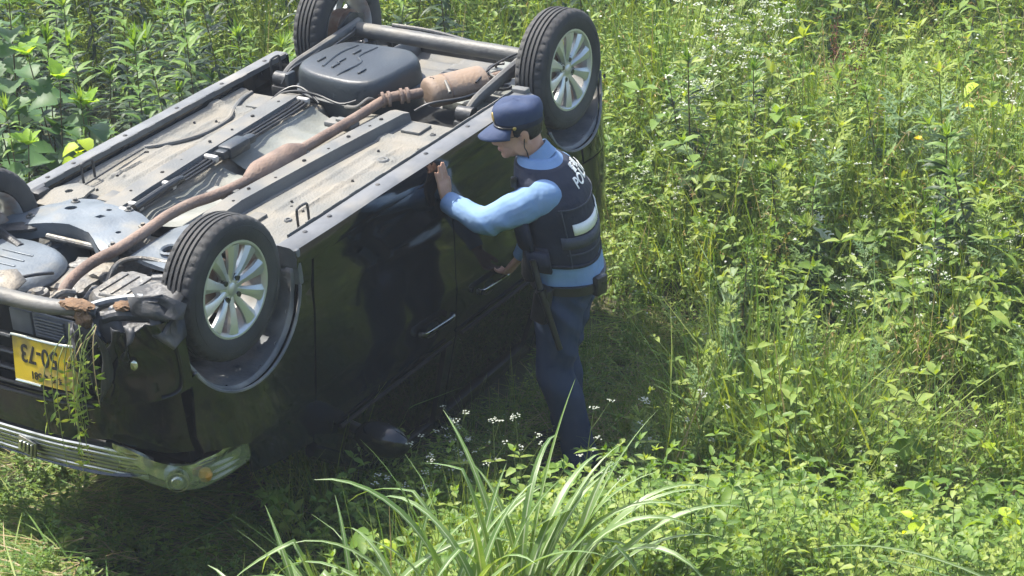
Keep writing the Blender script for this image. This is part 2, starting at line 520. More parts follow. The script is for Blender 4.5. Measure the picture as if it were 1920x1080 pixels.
for s in (-1, 1):
    S = side(s)
    car_panel('front_fender', fender_o, S, MT['paint'])
    for nm, o_, h_, hx in (('front_door', fdoor_o, fdoor_h, 1.04), ('rear_door', rdoor_o, rdoor_h, 1.49)):
        d = car_panel(nm, o_, S, MT['paint'], holes=[h_])
        gl = [(q[0], q[1]) for q in h_]
        g = panel('window_pane', gl, lambda x, z, s=s: (x, s * (width(x, z) - 0.012), z), MT['glass'], None, 0.12, (), 0.004); g.parent = d
        hx1 = hx + 0.235
        hb = MB()
        hb.tube([(hx, s * 0.742, -0.675), (hx + 0.02, s * 0.768, -0.677), (hx1 - 0.02, s * 0.768, -0.69), (hx1, s * 0.742, -0.692)], 0.011, 8, sub=5, sq=(1.35, 0.8))
        hn = hb.build('door_handle', MT['paint'], d)
        MB().tube([(hx + 0.006, s * 0.763, -0.668), (hx + 0.03, s * 0.776, -0.668), (hx1 - 0.03, s * 0.776, -0.680), (hx1 - 0.006, s * 0.763, -0.684)], 0.003, 6, sub=4).build('handle_trim', MT['chrome'], d)
        rc = MB().lathe([(0.0, 0.0), (0.03, 0.002), (0.045, 0.008)], 'y', 18)
        rc_o = rc.build('handle_recess', MT['blackplastic'], d); rc_o.location = (hx + 0.11, s * (width(hx, -0.7) + 0.003), -0.70); rc_o.scale = (1.3, -s * 0.6, 0.9)
        kl = MB().tube([(hx, s * 0.745, -0.674), (hx, s * 0.757, -0.674)], 0.012, 12)
        kl.build('lock_cylinder', MT['chrome'], d)
        tr = MB().tube([(h_[0][0] if nm == 'rear_door' else 0.46, s * 0.736, -0.815), (h_[-1][0] if nm == 'rear_door' else 1.27, s * 0.736, -0.822)], 0.009, 6)
        tr.build('belt_moulding', MT['darkgap'], d)
        vis = MB()
        pts = [h_[1], h_[2]]
        vis.tube([(pts[0][0], s * (width(*pts[0]) + 0.012), pts[0][1] - 0.01), (pts[1][0], s * (width(*pts[1]) + 0.012), pts[1][1] - 0.01)], 0.02, 6, sq=(1.3, 0.35))
        vis.build('rain_visor', MT['paint'], d)
    car_panel('quarter_panel', quarter_o, S, MT['paint'])
    car_panel('bumper_side', rbside_o, S, MT['paint'])
    # sill with its dusty underside
    poly = [(0.733, -0.046), (0.737, -0.01), (0.728, 0.026), (0.708, 0.036), (0.648, 0.038), (0.634, 0.03), (0.632, -0.046)]
    sb = MB()
    xs_ = [0.315, 0.33, 0.6, 0.9, 1.2, 1.5, 1.8, 2.06, 2.075]
    rings = []
    for i, x in enumerate(xs_):
        k = 0.97 if i in (0, len(xs_) - 1) else 1.0
        rings.append([(x, s * (0.685 + (q[0] - 0.685) * k), -0.005 + (q[1] + 0.005) * k + 0.0015 * math.sin(x * 9 + s)) for q in poly])
    sb.loft(rings)
    sk = cbuild(sb, 'side_sill', [MT['paint'], MT['skirt']], angle=25)
    for f in sk.data.polygons:
        if f.normal.z > 0.25 or abs(f.normal.x) > 0.8: f.material_index = 1
    fl = MB()
    x = 0.40
    while x < 2.0:
        fl.box((x, s * 0.632 - 0.002, 0.02), (x + 0.058, s * 0.632 + 0.002, 0.044 + 0.0015 * math.sin(x * 40)))
        x += 0.059
    cbuild(fl, 'weld_flange', MT['rail'])
    # small drain plugs and clips along the sill underside
    for x in (0.46, 0.62, 0.95, 1.3, 1.62, 1.94):
        c = MB().lathe([(0.0, 0.004), (0.008, 0.003), (0.011, 0.0)], 'z', 10, (x, s * 0.672, 0.038))
        cbuild(c, 'sill_clip', MT['blackplastic'])

# ---- nose
def nose(y, z):
    x = -0.555 + 0.19 * (min(abs(y), 0.72) / 0.70) ** 3.0
    x += 0.03 * smooth01(-0.42, -0.62, z)
    return (x, y, z)
def crush(y, z):
    """torn, pushed-in bumper towards the near corner"""
    x, _, _ = nose(y, z)
    k = float(smooth01(-0.30, -0.55, y) * smooth01(-0.33, -0.05, z))
    x += k * (0.05 + 0.035 * math.sin(y * 38 + z * 21) + 0.02 * math.sin(z * 55 - y * 13))
    return (x, y + 0.02 * k * math.sin(z * 30), z + 0.015 * k * math.sin(y * 45))
car_panel('front_bumper', [(-0.69, -0.25), (-0.60, -0.262), (-0.40, -0.275), (0.0, -0.285), (0.5, -0.28), (0.70, -0.24), (0.71, 0.02), (0.66, 0.03), (0.62, -0.24),
          (0.55, -0.25), (0.55, -0.30), (0.70, -0.46), (0.3, -0.462), (-0.2, -0.46), (-0.43, -0.435), (-0.62, -0.50), (-0.70, -0.50)],
          nose, MT['paint'], 0.04)
# near corner of the bumper with its fog-lamp recess, torn along the edges
def corner(u, v):
    # u = way round the corner from the front (0) to the side (1)
    P = [(-0.532, -0.42), (-0.515, -0.53), (-0.46, -0.625), (-0.385, -0.683), (-0.31, -0.705)]
    t = min(max(u, 0), 0.999) * 4; i = int(t); f = t - i
    a, b = P[i], P[i + 1]
    p0 = P[max(i - 1, 0)]; p3 = P[min(i + 2, 4)]
    def cr(j): return 0.5 * (2 * a[j] + (b[j] - p0[j]) * f + (2 * p0[j] - 5 * a[j] + 4 * b[j] - p3[j]) * f * f + (3 * a[j] - p0[j] - 3 * b[j] + p3[j]) * f ** 3)
    d = 0.012 * math.sin(u * 17 + v * 24) * float(smooth01(-0.2, 0.05, v)) + 0.010 * math.sin(v * 60 + u * 5) * float(smooth01(0.4, 0.0, u))
    rec = 0.02 * math.exp(-((u - 0.55) / 0.22) ** 4 - ((v + 0.14) / 0.075) ** 4)
    return (cr(0) + (d + rec) * 0.8, cr(1) + (d + rec) * 0.6, v)
car_panel('bumper_corner', [(0.0, -0.20), (0.05, -0.11), (0.02, -0.04), (0.12, 0.02), (0.2, -0.015), (0.33, 0.03), (0.45, 0.02), (0.55, 0.055), (0.72, 0.04), (0.86, 0.05), (0.95, -0.0), (0.97, -0.12),
          (0.985, -0.245), (0.6, -0.258), (0.2, -0.265), (0.04, -0.26)], corner, MT['paint'], 0.03)
fog = MB().lathe([(0.0, 0.008), (0.011, 0.006), (0.016, 0.0), (0.018, -0.012)], 'x', 20)
fo = cbuild(fog, 'fog_lamp', MT['lamp_body']); fo.location = Vector((-0.492, -0.60, -0.10)) - BASE; fo.rotation_euler = (0, 0, rad(40) + math.pi); fo.scale = (0.4, 0.8, 1.15)
# torn flaps of plastic and sheet metal hanging at the corner
def flap(name, pts, m, thick=0.004, bow=0.012, seed=1):
    r = random.Random(seed)
    mb = MB()
    n = len(pts)
    c = sum((Vector(q) for q in pts), Vector()) / n
    rings = []
    for k in (1.0, 0.66, 0.33):
        rings.append([c + (Vector(q) - c) * k + Vector((r.uniform(-bow, bow), r.uniform(-bow, bow), r.uniform(-bow, bow))) * (1 if k < 1 else 0.4) for q in pts])
    vs = [q for g in rings for q in g] + [c + Vector((bow, 0, bow))]
    fs = []
    for g in range(2):
        for j in range(n): fs.append((g * n + j, g * n + (j + 1) % n, (g + 1) * n + (j + 1) % n, (g + 1) * n + j))
    for j in range(n): fs.append((2 * n + j, 2 * n + (j + 1) % n, 3 * n))
    mb.add(vs, fs)
    o = cbuild(mb, name, m, angle=50)
    so = o.modifiers.new('t', 'SOLIDIFY'); so.thickness = thick
    return o
flap('torn_bumper_flap', [(-0.50, -0.40, 0.07), (-0.44, -0.50, 0.09), (-0.46, -0.56, 0.02), (-0.51, -0.52, -0.12), (-0.54, -0.44, -0.16), (-0.55, -0.40, -0.03)], MT['blackplastic'], seed=3)
flap('torn_bumper_flap', [(-0.53, -0.36, 0.05), (-0.49, -0.45, 0.06), (-0.52, -0.47, -0.06), (-0.56, -0.43, -0.20), (-0.575, -0.38, -0.10)], MT['blackplastic'], seed=8, bow=0.02)
flap('torn_bumper_flap', [(-0.40, -0.62, 0.09), (-0.33, -0.72, 0.07), (-0.34, -0.74, -0.02), (-0.40, -0.72, -0.05), (-0.44, -0.66, 0.01)], MT['darksteel'], seed=5, bow=0.015)
flap('bent_bracket', [(-0.42, -0.55, 0.13), (-0.36, -0.66, 0.14), (-0.32, -0.74, 0.10), (-0.36, -0.74, 0.05), (-0.41, -0.66, 0.055), (-0.45, -0.58, 0.08)], MT['darksteel'], seed=6, bow=0.015)
flap('bent_bracket', [(-0.30, -0.45, 0.10), (-0.22, -0.54, 0.11), (-0.24, -0.66, 0.10), (-0.33, -0.68, 0.07), (-0.37, -0.56, 0.08)], MT['darksteel'], seed=9, bow=0.02)
flap('bent_bracket', [(-0.45, 0.25, 0.10), (-0.40, 0.10, 0.105), (-0.36, 0.05, 0.10), (-0.39, -0.02, 0.08), (-0.47, -0.04, 0.08), (-0.49, 0.2, 0.085)], MT['alloy'], seed=12, bow=0.008)

def hang(name, top, L_, w_, seed, m, sway=0.03):
    r = random.Random(seed); mb = MB(); vs = []; n = 9
    for i in range(n + 1):
        t = i / n; c = Vector(top) + Vector((-0.012 * math.sin(t * 5 + seed) - 0.02 * t, sway * math.sin(t * 3.1 + seed * 1.7), -L_ * t))
        ww = w_ * (1 - 0.55 * t + 0.25 * math.sin(t * 9 + seed)); a = 0.8 * math.sin(t * 4 + seed)
        for k in (-1, -0.3, 0.4, 1): vs.append(c + Vector((math.sin(a) * k * ww + 0.008 * (k * k - 0.5), math.cos(a) * k * ww, 0.01 * k * math.sin(seed + i))))
    fs = [(i * 4 + j, i * 4 + j + 1, i * 4 + j + 5, i * 4 + j + 4) for i in range(n) for j in range(3)]
    mb.add(vs, fs); o = cbuild(mb, name, m, angle=60); so = o.modifiers.new('t', 'SOLIDIFY'); so.thickness = 0.003
    return o
hang('torn_bumper_strip', (-0.56, -0.44, 0.05), 0.24, 0.022, 1, MT['blackplastic'])
hang('torn_bumper_strip', (-0.545, -0.49, 0.06), 0.30, 0.022, 2, MT['darksteel'])
hang('torn_bumper_strip', (-0.525, -0.54, 0.055), 0.20, 0.026, 3, MT['blackplastic'])
hang('torn_bumper_strip', (-0.565, -0.40, 0.03), 0.15, 0.014, 5, MT['blackplastic'])
hang('torn_bumper_strip', (-0.50, -0.585, 0.06), 0.14, 0.024, 6, MT['darksteel'])
rim_ = MB().tube([corner(0.80, -0.015), corner(0.83, -0.08), corner(0.84, -0.16), corner(0.82, -0.225), corner(0.72, -0.245), corner(0.60, -0.247)], 0.006, 8, sub=4)
rim_.v = [(x - 0.006, y - 0.006, z) for x, y, z in rim_.v]
cbuild(rim_, 'fog_recess_rim', MT['paint'])
# lower crossmember, bent, with soil packed on its near end
cm = MB().tube([(-0.44, 0.66, 0.05), (-0.495, 0.40, 0.062), (-0.505, 0.0, 0.066), (-0.505, -0.22, 0.070), (-0.495, -0.36, 0.082), (-0.47, -0.44, 0.07)],
               [0.030, 0.032, 0.032, 0.031, 0.028, 0.022], 14, sub=6, sq=(0.95, 1.1))
cbuild(cm, 'front_crossmember', MT['beam'])
cm = MB().tube([(-0.47, -0.46, 0.05), (-0.44, -0.52, 0.066), (-0.405, -0.60, 0.062), (-0.36, -0.68, 0.055)], [0.02, 0.024, 0.024, 0.02], 10, sub=5)
cbuild(cm, 'bumper_stay', MT['darksteel'])
def soil_clump(name, c, size, seed, parent=None):
    r = random.Random(seed)
    bm = bmesh.new(); bmesh.ops.create_icosphere(bm, subdivisions=3, radius=1)
    for q in bm.verts:
        k = 1 + r.uniform(-0.22, 0.22)
        q.co = Vector((c[0] + q.co.x * size[0] * k, c[1] + q.co.y * size[1] * k, c[2] + q.co.z * size[2] * k))
    me = bpy.data.meshes.new(name); bm.to_mesh(me); bm.free()
    return cp(link(name, me, MT['soil'], None, True, 60))
soil_clump('soil_clump', (-0.50, -0.375, 0.102), (0.035, 0.075, 0.016), 1)
soil_clump('soil_clump', (-0.515, -0.41, 0.06), (0.018, 0.04, 0.035), 2)
soil_clump('soil_clump', (-0.43, -0.53, 0.098), (0.03, 0.035, 0.014), 3)

# radiator grille bars, condenser panel, number plate
for i, z in enumerate((-0.065, -0.135, -0.205)):
    gb = MB().tube([(nose(y, z)[0] + 0.012, y, z - 0.004 * math.cos(y * 4)) for y in (0.60, 0.45, 0.3, 0.15, 0.02, -0.06)], 0.012, 8, sq=(0.7, 1.2))
    cbuild(gb, 'grille_bar', MT['blackplastic'])
for z in (-0.262, -0.30):
    gb = MB().tube([(nose(y, z)[0] - 0.004, y, z) for y in (0.62, 0.4, 0.2, 0.0, -0.2, -0.40)], 0.007, 8, sq=(0.9, 1))
    cbuild(gb, 'bumper_trim', MT['blackplastic'])
cbuild(MB().box((-0.47, -0.36, -0.24), (-0.455, 0.58, 0.02), 0.004), 'condenser', MT['darkgap'])
cpn = cbuild(MB().box((-0.505, -0.13, -0.072), (-0.49, -0.025, 0.022), 0.004), 'air_guide', MT['skirt'])
cpn = cbuild(MB().box((-0.50, -0.36, -0.078), (-0.485, -0.135, 0.022), 0.004), 'air_guide', MT['liner'])
for i in range(6):
    z = 0.008 - i * 0.0135
    cbuild(MB().box((-0.512, -0.295, z - 0.003), (-0.498, -0.15, z + 0.003), 0.0015), 'air_slat', MT['skirt'])
plate = empty('number_plate', (-0.572, -0.232, -0.135)); cp(plate)
# local frame of the plate: X along the plate (to the near side), Y down the face towards the ground, Z out of it
px = Vector((-0.036, -1.0, 0.065)).normalized()
pn = Vector((-0.985, 0.0, 0.17)); pn = (pn - px * pn.dot(px)).normalized()
py = pn.cross(px)
plate.rotation_euler = Matrix((px, py, pn)).transposed().to_euler()
pb = MB()
nx = 14
def plate_z(x): return 0.006 * math.sin(x * 14 + 0.6) - 0.35 * max(0, x - 0.06) ** 2 * 2
vs = []; fs = []
for k, zz in enumerate((0.0, 0.0016)):
    for j in (-0.0825, 0.0825):
        for i in range(nx + 1):
            x = -0.165 + 0.33 * i / nx
            vs.append((x, j, plate_z(x) + zz))
m_ = nx + 1
for i in range(nx):
    fs += [(2 * m_ + i, 2 * m_ + i + 1, 3 * m_ + i + 1, 3 * m_ + i), (i, m_ + i, m_ + i + 1, i + 1),
           (i, i + 1, 2 * m_ + i + 1, 2 * m_ + i), (m_ + i, 3 * m_ + i, 3 * m_ + i + 1, m_ + i + 1)]
pb.add(vs, fs); pb.build('plate_sheet', MT['plate'], plate)
def text_mesh(name, txt, size, parent, mat_, loc, rotz=0.0, bend=None, xs=1.0, ext=0.0008):
    cu = bpy.data.curves.new(name, 'FONT'); cu.body = txt; cu.size = size; cu.align_x = 'CENTER'; cu.align_y = 'CENTER'
    cu.extrude = ext; cu.offset = size * 0.012
    tmp = bpy.data.objects.new('tmp', cu); COL.objects.link(tmp)
    dg = bpy.context.evaluated_depsgraph_get()
    me = bpy.data.meshes.new_from_object(tmp.evaluated_get(dg)); bpy.data.objects.remove(tmp)
    c, s_ = math.cos(rotz), math.sin(rotz)
    for q in me.vertices:
        x, y = q.co.x * xs, q.co.y
        q.co = Vector((c * x - s_ * y + loc[0], s_ * x + c * y + loc[1], q.co.z + loc[2]))
        if bend: q.co.z += bend(q.co.x)
    me.materials.clear()
    return link(name, me, mat_, parent, False)
# upside down, as the car is: big number towards the sky, class number below
text_mesh('plate_number', '50-73', 0.098, plate, MT['ink'], (-0.022, 0.028, 0.0030), math.pi, plate_z, 0.92)
text_mesh('plate_kana', 'り', 0.040, plate, MT['ink'], (0.130, 0.022, 0.0030), math.pi, plate_z)
text_mesh('plate_class', '581', 0.042, plate, MT['ink'], (-0.045, -0.052, 0.0030), math.pi, plate_z)
reg = MB()
r_ = random.Random(5)
for gx in (0.012, 0.048, 0.086):          # the worn place-name characters
    for k in range(5):
        a = r_.choice((0, 0, math.pi / 2, 0.7, -0.7)); L_ = r_.uniform(0.008, 0.014)
        cx, cy = gx + r_.uniform(-0.007, 0.007), -0.052 + r_.uniform(-0.011, 0.011)
        mt = Matrix.Translation((cx, cy, 0.0032 + plate_z(cx))) @ Matrix.Rotation(a, 4, 'Z')
        reg.box((-L_, -0.0013, -0.0008), (L_, 0.0013, 0.0008), 0, mt)
reg.build('plate_place_name', MT['ink'], plate, smooth=False)
for y_, nm in ((0.088, 0), (-0.088, 1)):
    fb = MB().tube([(x, y_, plate_z(x) + 0.002) for x in ((-0.168, -0.08, 0.0, 0.08, 0.165) if nm == 0 else (-0.16, -0.10, -0.02))], 0.006, 8, sub=3)
    fb.build('plate_frame', MT['chrome'], plate)

# chrome bar between the headlamps, ribbed, with its badge
cb = MB()
for i in range(6):
    z = -0.470 - i * 0.0215
    pts = []
    for k in range(25):
        y = 0.62 - 1.16 * k / 24
        pts.append((nose(y, z)[0] - 0.010 - 0.004 * math.sin(i * 1.2), y, z - 0.03 * float(smooth01(-0.3, -0.6, y))))
    cb.tube(pts, 0.0085, 6, sq=(1.05, 0.8))
cb_o = cbuild(cb, 'chrome_grille', MT['chrome'])
bk = car_panel('grille_backing', [(0.64, -0.455), (-0.44, -0.455), (-0.56, -0.53), (-0.56, -0.62), (0.64, -0.60)], lambda y, z: (nose(y, z)[0] + 0.004, y, z), MT['blackplastic'], 0.06)
bdg = MB()
for k in range(4):
    bdg.box((-0.012, -0.034 + k * 0.018, -0.028 + 0.003 * k), (0.006, -0.024 + k * 0.018, 0.028 - 0.003 * k), 0.002)
bdg.box((-0.004, -0.045, -0.036), (0.008, 0.045, 0.036), 0.006)
bo = cbuild(bdg, 'grille_badge', MT['chrome']); bo.location = Vector((-0.572, -0.06, -0.528)) - BASE; bo.rotation_euler = (rad(14), 0, 0)

# headlamps: clear lens, reflector bowl, projector and amber bulb
LP = [(-0.540, -0.44), (-0.515, -0.545), (-0.445, -0.630), (-0.345, -0.682), (-0.215, -0.706), (-0.085, -0.718)]
def lamp_surf(s, off=0.0):
    def f(u, v):
        t = min(max(u, 0.0), 0.9999) * 5; i = int(t); k = t - i
        a, b = LP[i], LP[i + 1]; p0 = LP[max(i - 1, 0)]; p3 = LP[min(i + 2, 5)]
        c = [0.5 * (2 * a[j] + (b[j] - p0[j]) * k + (2 * p0[j] - 5 * a[j] + 4 * b[j] - p3[j]) * k * k + (3 * a[j] - p0[j] - 3 * b[j] + p3[j]) * k ** 3) for j in (0, 1)]
        bul = off + 0.012 * math.sin(math.pi * min(max(u, 0), 1))
        nx_, ny_ = -(1 - u) - 0.2, -u - 0.2
        l_ = math.hypot(nx_, ny_)
        return (c[0] + nx_ / l_ * bul, -s * (c[1] + ny_ / l_ * bul), v)
    return f
lens_o = [(0.0, -0.440), (0.10, -0.448), (0.25, -0.492), (0.45, -0.555), (0.62, -0.582), (0.80, -0.588), (0.985, -0.588), (1.0, -0.655), (0.97, -0.668), (0.80, -0.672),
          (0.60, -0.660), (0.42, -0.625), (0.25, -0.565), (0.10, -0.495), (0.0, -0.455)]
for s in (-1, 1):
    hl = car_panel('headlamp', lens_o, lamp_surf(s, 0.012), MT['lens'], 0.03, thick=0.003)
    ins = [(0.5 + (u - 0.5) * 0.96, -0.60 + (v + 0.60) * 0.93) for u, v in lens_o]
    b = panel('lamp_reflector', ins, lambda u, v, s=s: (lambda q: (q[0], q[1], q[2]))(lamp_surf(s, -0.035 + 0.005 * math.sin(u * 26) + 0.004 * math.sin(v * 90))(u, v)), MT['lamp_body'], None, 0.02); b.parent = hl
    c = lamp_surf(s, -0.01)(0.46, -0.615)
    pj = MB().lathe([(0.0, -0.012), (0.02, -0.008), (0.032, 0.006), (0.036, 0.03), (0.042, 0.032), (0.042, 0.0), (0.036, -0.002)], 'x', 20)
    po = pj.build('projector_lens', MT['chrome'], hl); po.location = c; po.rotation_euler = (0, 0, rad(35) * (-s))
    for u0, u1, v0, v1 in ((0.70, 0.86, -0.600, -0.618), (0.69, 0.90, -0.628, -0.642), (0.66, 0.88, -0.652, -0.664)):
        fq = MB().tube([lamp_surf(s, 0.004)(u0 + (u1 - u0) * k / 6, v0 + (v1 - v0) * k / 6) for k in range(7)], [0.001, 0.006, 0.008, 0.008, 0.007, 0.005, 0.001], 6)
        fq.build('drawn_highlight', MT['clip'], hl)  # highlights under the lens, drawn as white strips
    c = lamp_surf(s, -0.012)(0.66, -0.63)
    am = MB().lathe([(0.0, -0.03), (0.02, -0.022), (0.028, 0.0), (0.02, 0.02), (0.0, 0.026)], 'z', 14)
    ao = am.build('indicator_bulb', MT['amber'], hl); ao.location = c

# ---- bonnet, windscreen, roof, tail
def hood(x, y):
    t = (x + 0.53) / 0.83
    z = -0.605 - 0.255 * t ** 0.8 if t > 0 else -0.605
    return (x + 0.10 * (abs(y) / 0.66) ** 4 * (1 - max(t, 0)), y, z + 0.05 * (abs(y) / 0.68) ** 3)
car_panel('bonnet', [(-0.525, -0.50), (-0.40, -0.60), (-0.10, -0.655), (0.28, -0.66), (0.29, 0.66), (-0.10, 0.655), (-0.40, 0.60), (-0.525, 0.50)], hood, MT['paint'], 0.06)
def screen(u, v):
    # u 0..1 from bonnet to roof, v -1..1 across
    hw = 0.67 - 0.10 * u
    return (0.27 + 0.68 * u + 0.07 * v * v * (1 - u * 0.4), v * hw, -0.865 - 0.46 * u + 0.02 * v * v - 0.03 * math.sin(math.pi * u))
wsg = panel('windscreen', [(0.02, -0.97), (0.98, -0.95), (0.98, 0.95), (0.02, 0.97)], screen, glassmat('green_windscreen', (0.34, 0.47, 0.40), 0.02), None, 0.12, (), 0.005); cp(wsg)
for s in (-1, 1):
    ap = MB().tube([(0.30, s * 0.70, -0.845), (0.62, s * 0.665, -1.085), (0.98, s * 0.605, -1.31)], [0.035, 0.03, 0.035], 8, sub=4, sq=(1.0, 0.7))
    cbuild(ap, 'windscreen_pillar', MT['paint'])
def roof(x, y):
    a = abs(y) / 0.625
    return (x, y, -1.325 - 0.045 * math.sin(math.pi * min(max((x - 0.9) / 1.75, 0), 1)) ** 0.6 * (1 - a ** 2.5) + 0.045 * a ** 6)
car_panel('roof', [(0.93, -0.60), (2.60, -0.585), (2.64, 0.0), (2.60, 0.585), (0.93, 0.60), (0.90, 0.0)], roof, MT['paint'], 0.08)
def tail(y, z):
    return (2.865 - 0.03 * (abs(y) / 0.6) ** 2 - 0.20 * float(smooth01(-0.62, -1.30, z)), y * (1 - 0.10 * float(smooth01(-0.8, -1.3, z))), z)
tg = car_panel('tailgate', [(-0.585, -0.47), (0.585, -0.47), (0.60, -1.0), (0.56, -1.28), (-0.56, -1.28), (-0.60, -1.0)], tail, MT['paint'], 0.07, holes=[[(-0.48, -0.85), (0.48, -0.85), (0.46, -1.2), (-0.46, -1.2)]])
g = panel('rear_window', [(-0.48, -0.85), (0.48, -0.85), (0.46, -1.2), (-0.46, -1.2)], lambda y, z: (tail(y, z)[0] - 0.01, tail(y, z)[1], z), MT['glass'], None, 0.12, (), 0.004); g.parent = tg
car_panel('rear_bumper', [(-0.60, -0.10), (-0.42, -0.085), (-0.33, -0.105), (0.1, -0.10), (0.3, -0.075), (0.42, -0.10), (0.60, -0.10), (0.60, -0.465), (-0.60, -0.465)], tail, MT['paint'], 0.05, thick=0.008)
for s in (-1, 1):
    t_ = car_panel('tail_lamp', [(s * 0.50, -0.60), (s * 0.575, -0.60), (s * 0.575, -0.80), (s * 0.51, -0.80)], lambda y, z: (tail(y, z)[0] + 0.012, tail(y, z)[1], z), MT['redlens'], 0.04)
    mm = MB()
    bm = bmesh.new(); bmesh.ops.create_uvsphere(bm, u_segments=24, v_segments=14, radius=1)
    for q in bm.verts:
        q.co = Vector((q.co.x * 0.065, q.co.y * 0.13, q.co.z * 0.075))
        q.co.x = min(q.co.x, 0.035)
    me = bpy.data.meshes.new('door_mirror'); bm.to_mesh(me); bm.free()
    mo = link('door_mirror', me, MT['paint']); mo.location = (0.56, s * 0.86, -0.90); cp(mo)
    gm = MB().lathe([(0.0, 0.0), (0.95, 0.0), (1.0, -0.1)], 'x', 24)
    gmo = gm.build('mirror_glass', MT['chrome'], mo); gmo.location = (0.037, 0, 0); gmo.scale = (0.01, 0.108, 0.062)
    st = MB().tube([(0, -s * 0.10, 0.02), (0.0, -s * 0.15, 0.03)], 0.02, 8, sq=(1.4, 0.8)); st.build('mirror_arm', MT['blackplastic'], mo)
    wp = MB()

# black core boxes added to darken the cabin and stop light leaking through gaps
core = MB()
core.box((0.42, -0.69, -0.80), (2.04, 0.69, -0.10))
core.box((-0.40, -0.36, -0.60), (0.43, 0.36, -0.34))
core.box((2.03, -0.36, -0.85), (2.80, 0.36, -0.22))
core.box((2.03, -0.62, -0.85), (2.78, 0.62, -0.47))
core.box((-0.28, -0.60, -0.62), (0.43, 0.60, -0.43))
core.box((1.0, -0.54, -1.27), (2.45, 0.54, -0.79))
cbuild(core, 'dark_core', MT['darkgap'], smooth=False)

# ---- wheel wells
for ax, s in ((0.0, -1), (0.0, 1), (2.46, -1), (2.46, 1)):
    r0 = 0.322 if ax == 0 else 0.308
    lm = MB(); rings = []
    ys = [0.716, 0.70, 0.66, 0.60, 0.52, 0.44, 0.36, 0.34]
    nA = 40
    for j, y in enumerate(ys):
        rg = []
        for i in range(nA + 1):
            a = rad(178 + 184 * i / nA)
            bead = 0.008 * (1 if (int(i / 2) % 2) else 0) if 2 <= j <= 5 else 0
            r = r0 - bead - (0.012 if j in (1,) else 0)
            rg.append((ax + r * math.cos(a), s * min(y, width(ax + r * math.cos(a), -0.06 + r * math.sin(a)) - 0.014), -0.06 + r * math.sin(a)))
        rings.append(rg)
    vs = [q for g_ in rings for q in g_]; fs = []
    n_ = nA + 1
    for j in range(len(ys) - 1):
        for i in range(nA): fs.append((j * n_ + i, j * n_ + i + 1, (j + 1) * n_ + i + 1, (j + 1) * n_ + i))
    lm.add(vs, fs)
    # inner wall
    k = len(lm.v)
    inner = [(ax + r0 * math.cos(rad(178 + 184 * i / nA)), s * 0.34, -0.06 + r0 * math.sin(rad(178 + 184 * i / nA))) for i in range(nA + 1)]
    lm.add(inner, [tuple(range(len(inner)))])
    lo_ = cbuild(lm, 'arch_liner', MT['liner'])
    so = lo_.modifiers.new('t', 'SOLIDIFY'); so.thickness = 0.004
    # rolled lip along the edge, clips
    lip = MB().tube([(ax + (r0 + 0.004) * math.cos(rad(a)), s * (width(ax + (r0 + 0.004) * math.cos(rad(a)), -0.3) - 0.004), -0.06 + (r0 + 0.004) * math.sin(rad(a))) for a in range(206, 354, 4)], 0.007, 6)
    lip.build('arch_lip', MT['liner'], lo_).location = (0, 0, 0)
    for a in (222, 246, 284, 306, 330, 346):
        c_ = MB().lathe([(0.0, 0.005), (0.009, 0.004), (0.012, 0.0)], 'y', 10)
        co = c_.build('liner_clip', MT['clip'] if a in (306, 330) else MT['blackplastic'], lo_)
        co.location = (ax + (r0 - 0.004) * math.cos(rad(a)), s * 0.69, -0.06 + (r0 - 0.004) * math.sin(rad(a))); co.scale = (1, -s, 1)
    stt = MB().tube([(ax + 0.02, s * 0.46, -0.03), (ax + 0.03, s * 0.42, -0.36)], 0.03, 12)
    for kk in range(5): stt.lathe([(0.045, -0.008), (0.055, 0.0), (0.045, 0.008)], 'z', 20, (ax + 0.024, s * 0.44, -0.10 - kk * 0.045))
    cbuild(stt, 'suspension_strut', MT['darksteel'])

# ---- wheels
def make_tyre():
    half = [(0.184, 0.058), (0.190, 0.070), (0.205, 0.0765), (0.228, 0.0785), (0.250, 0.0765), (0.264, 0.071), (0.272, 0.064), (0.2765, 0.055), (0.2785, 0.046)]
    prof = [(r, -h) for r, h in half]
    for g_ in (-0.034, -0.0115, 0.0115, 0.034):
        prof += [(0.2795, g_ - 0.005), (0.270, g_ - 0.0035), (0.270, g_ + 0.0035), (0.2795, g_ + 0.005)]
    prof += [(r, h) for r, h in reversed(half)]
    n = 168; m = len(prof); vs = []; fs = []
    for k in range(n):
        a = 2 * math.pi * k / n
        for j, (r, h) in enumerate(prof):
            rr = r
            if k % 4 == 0 and 0.040 < abs(h) < 0.068: rr -= 0.006
            if k % 4 == 2 and 0.019 < abs(h) < 0.027: rr -= 0.004
            aa = a + 0.012 * abs(h) / 0.05
            vs.append((rr * math.cos(aa), h, rr * math.sin(aa)))
    for k in range(n):
        a, b = k * m, ((k + 1) % n) * m
        for j in range(m - 1): fs.append((a + j, a + j + 1, b + j + 1, b + j))
    mb = MB(); mb.add(vs, fs)
    # raised lettering band on the sidewall
    mb.lathe([(0.236, -0.0783), (0.2365, -0.0795), (0.244, -0.0785), (0.2445, -0.077)], 'y', 96)
    return mb
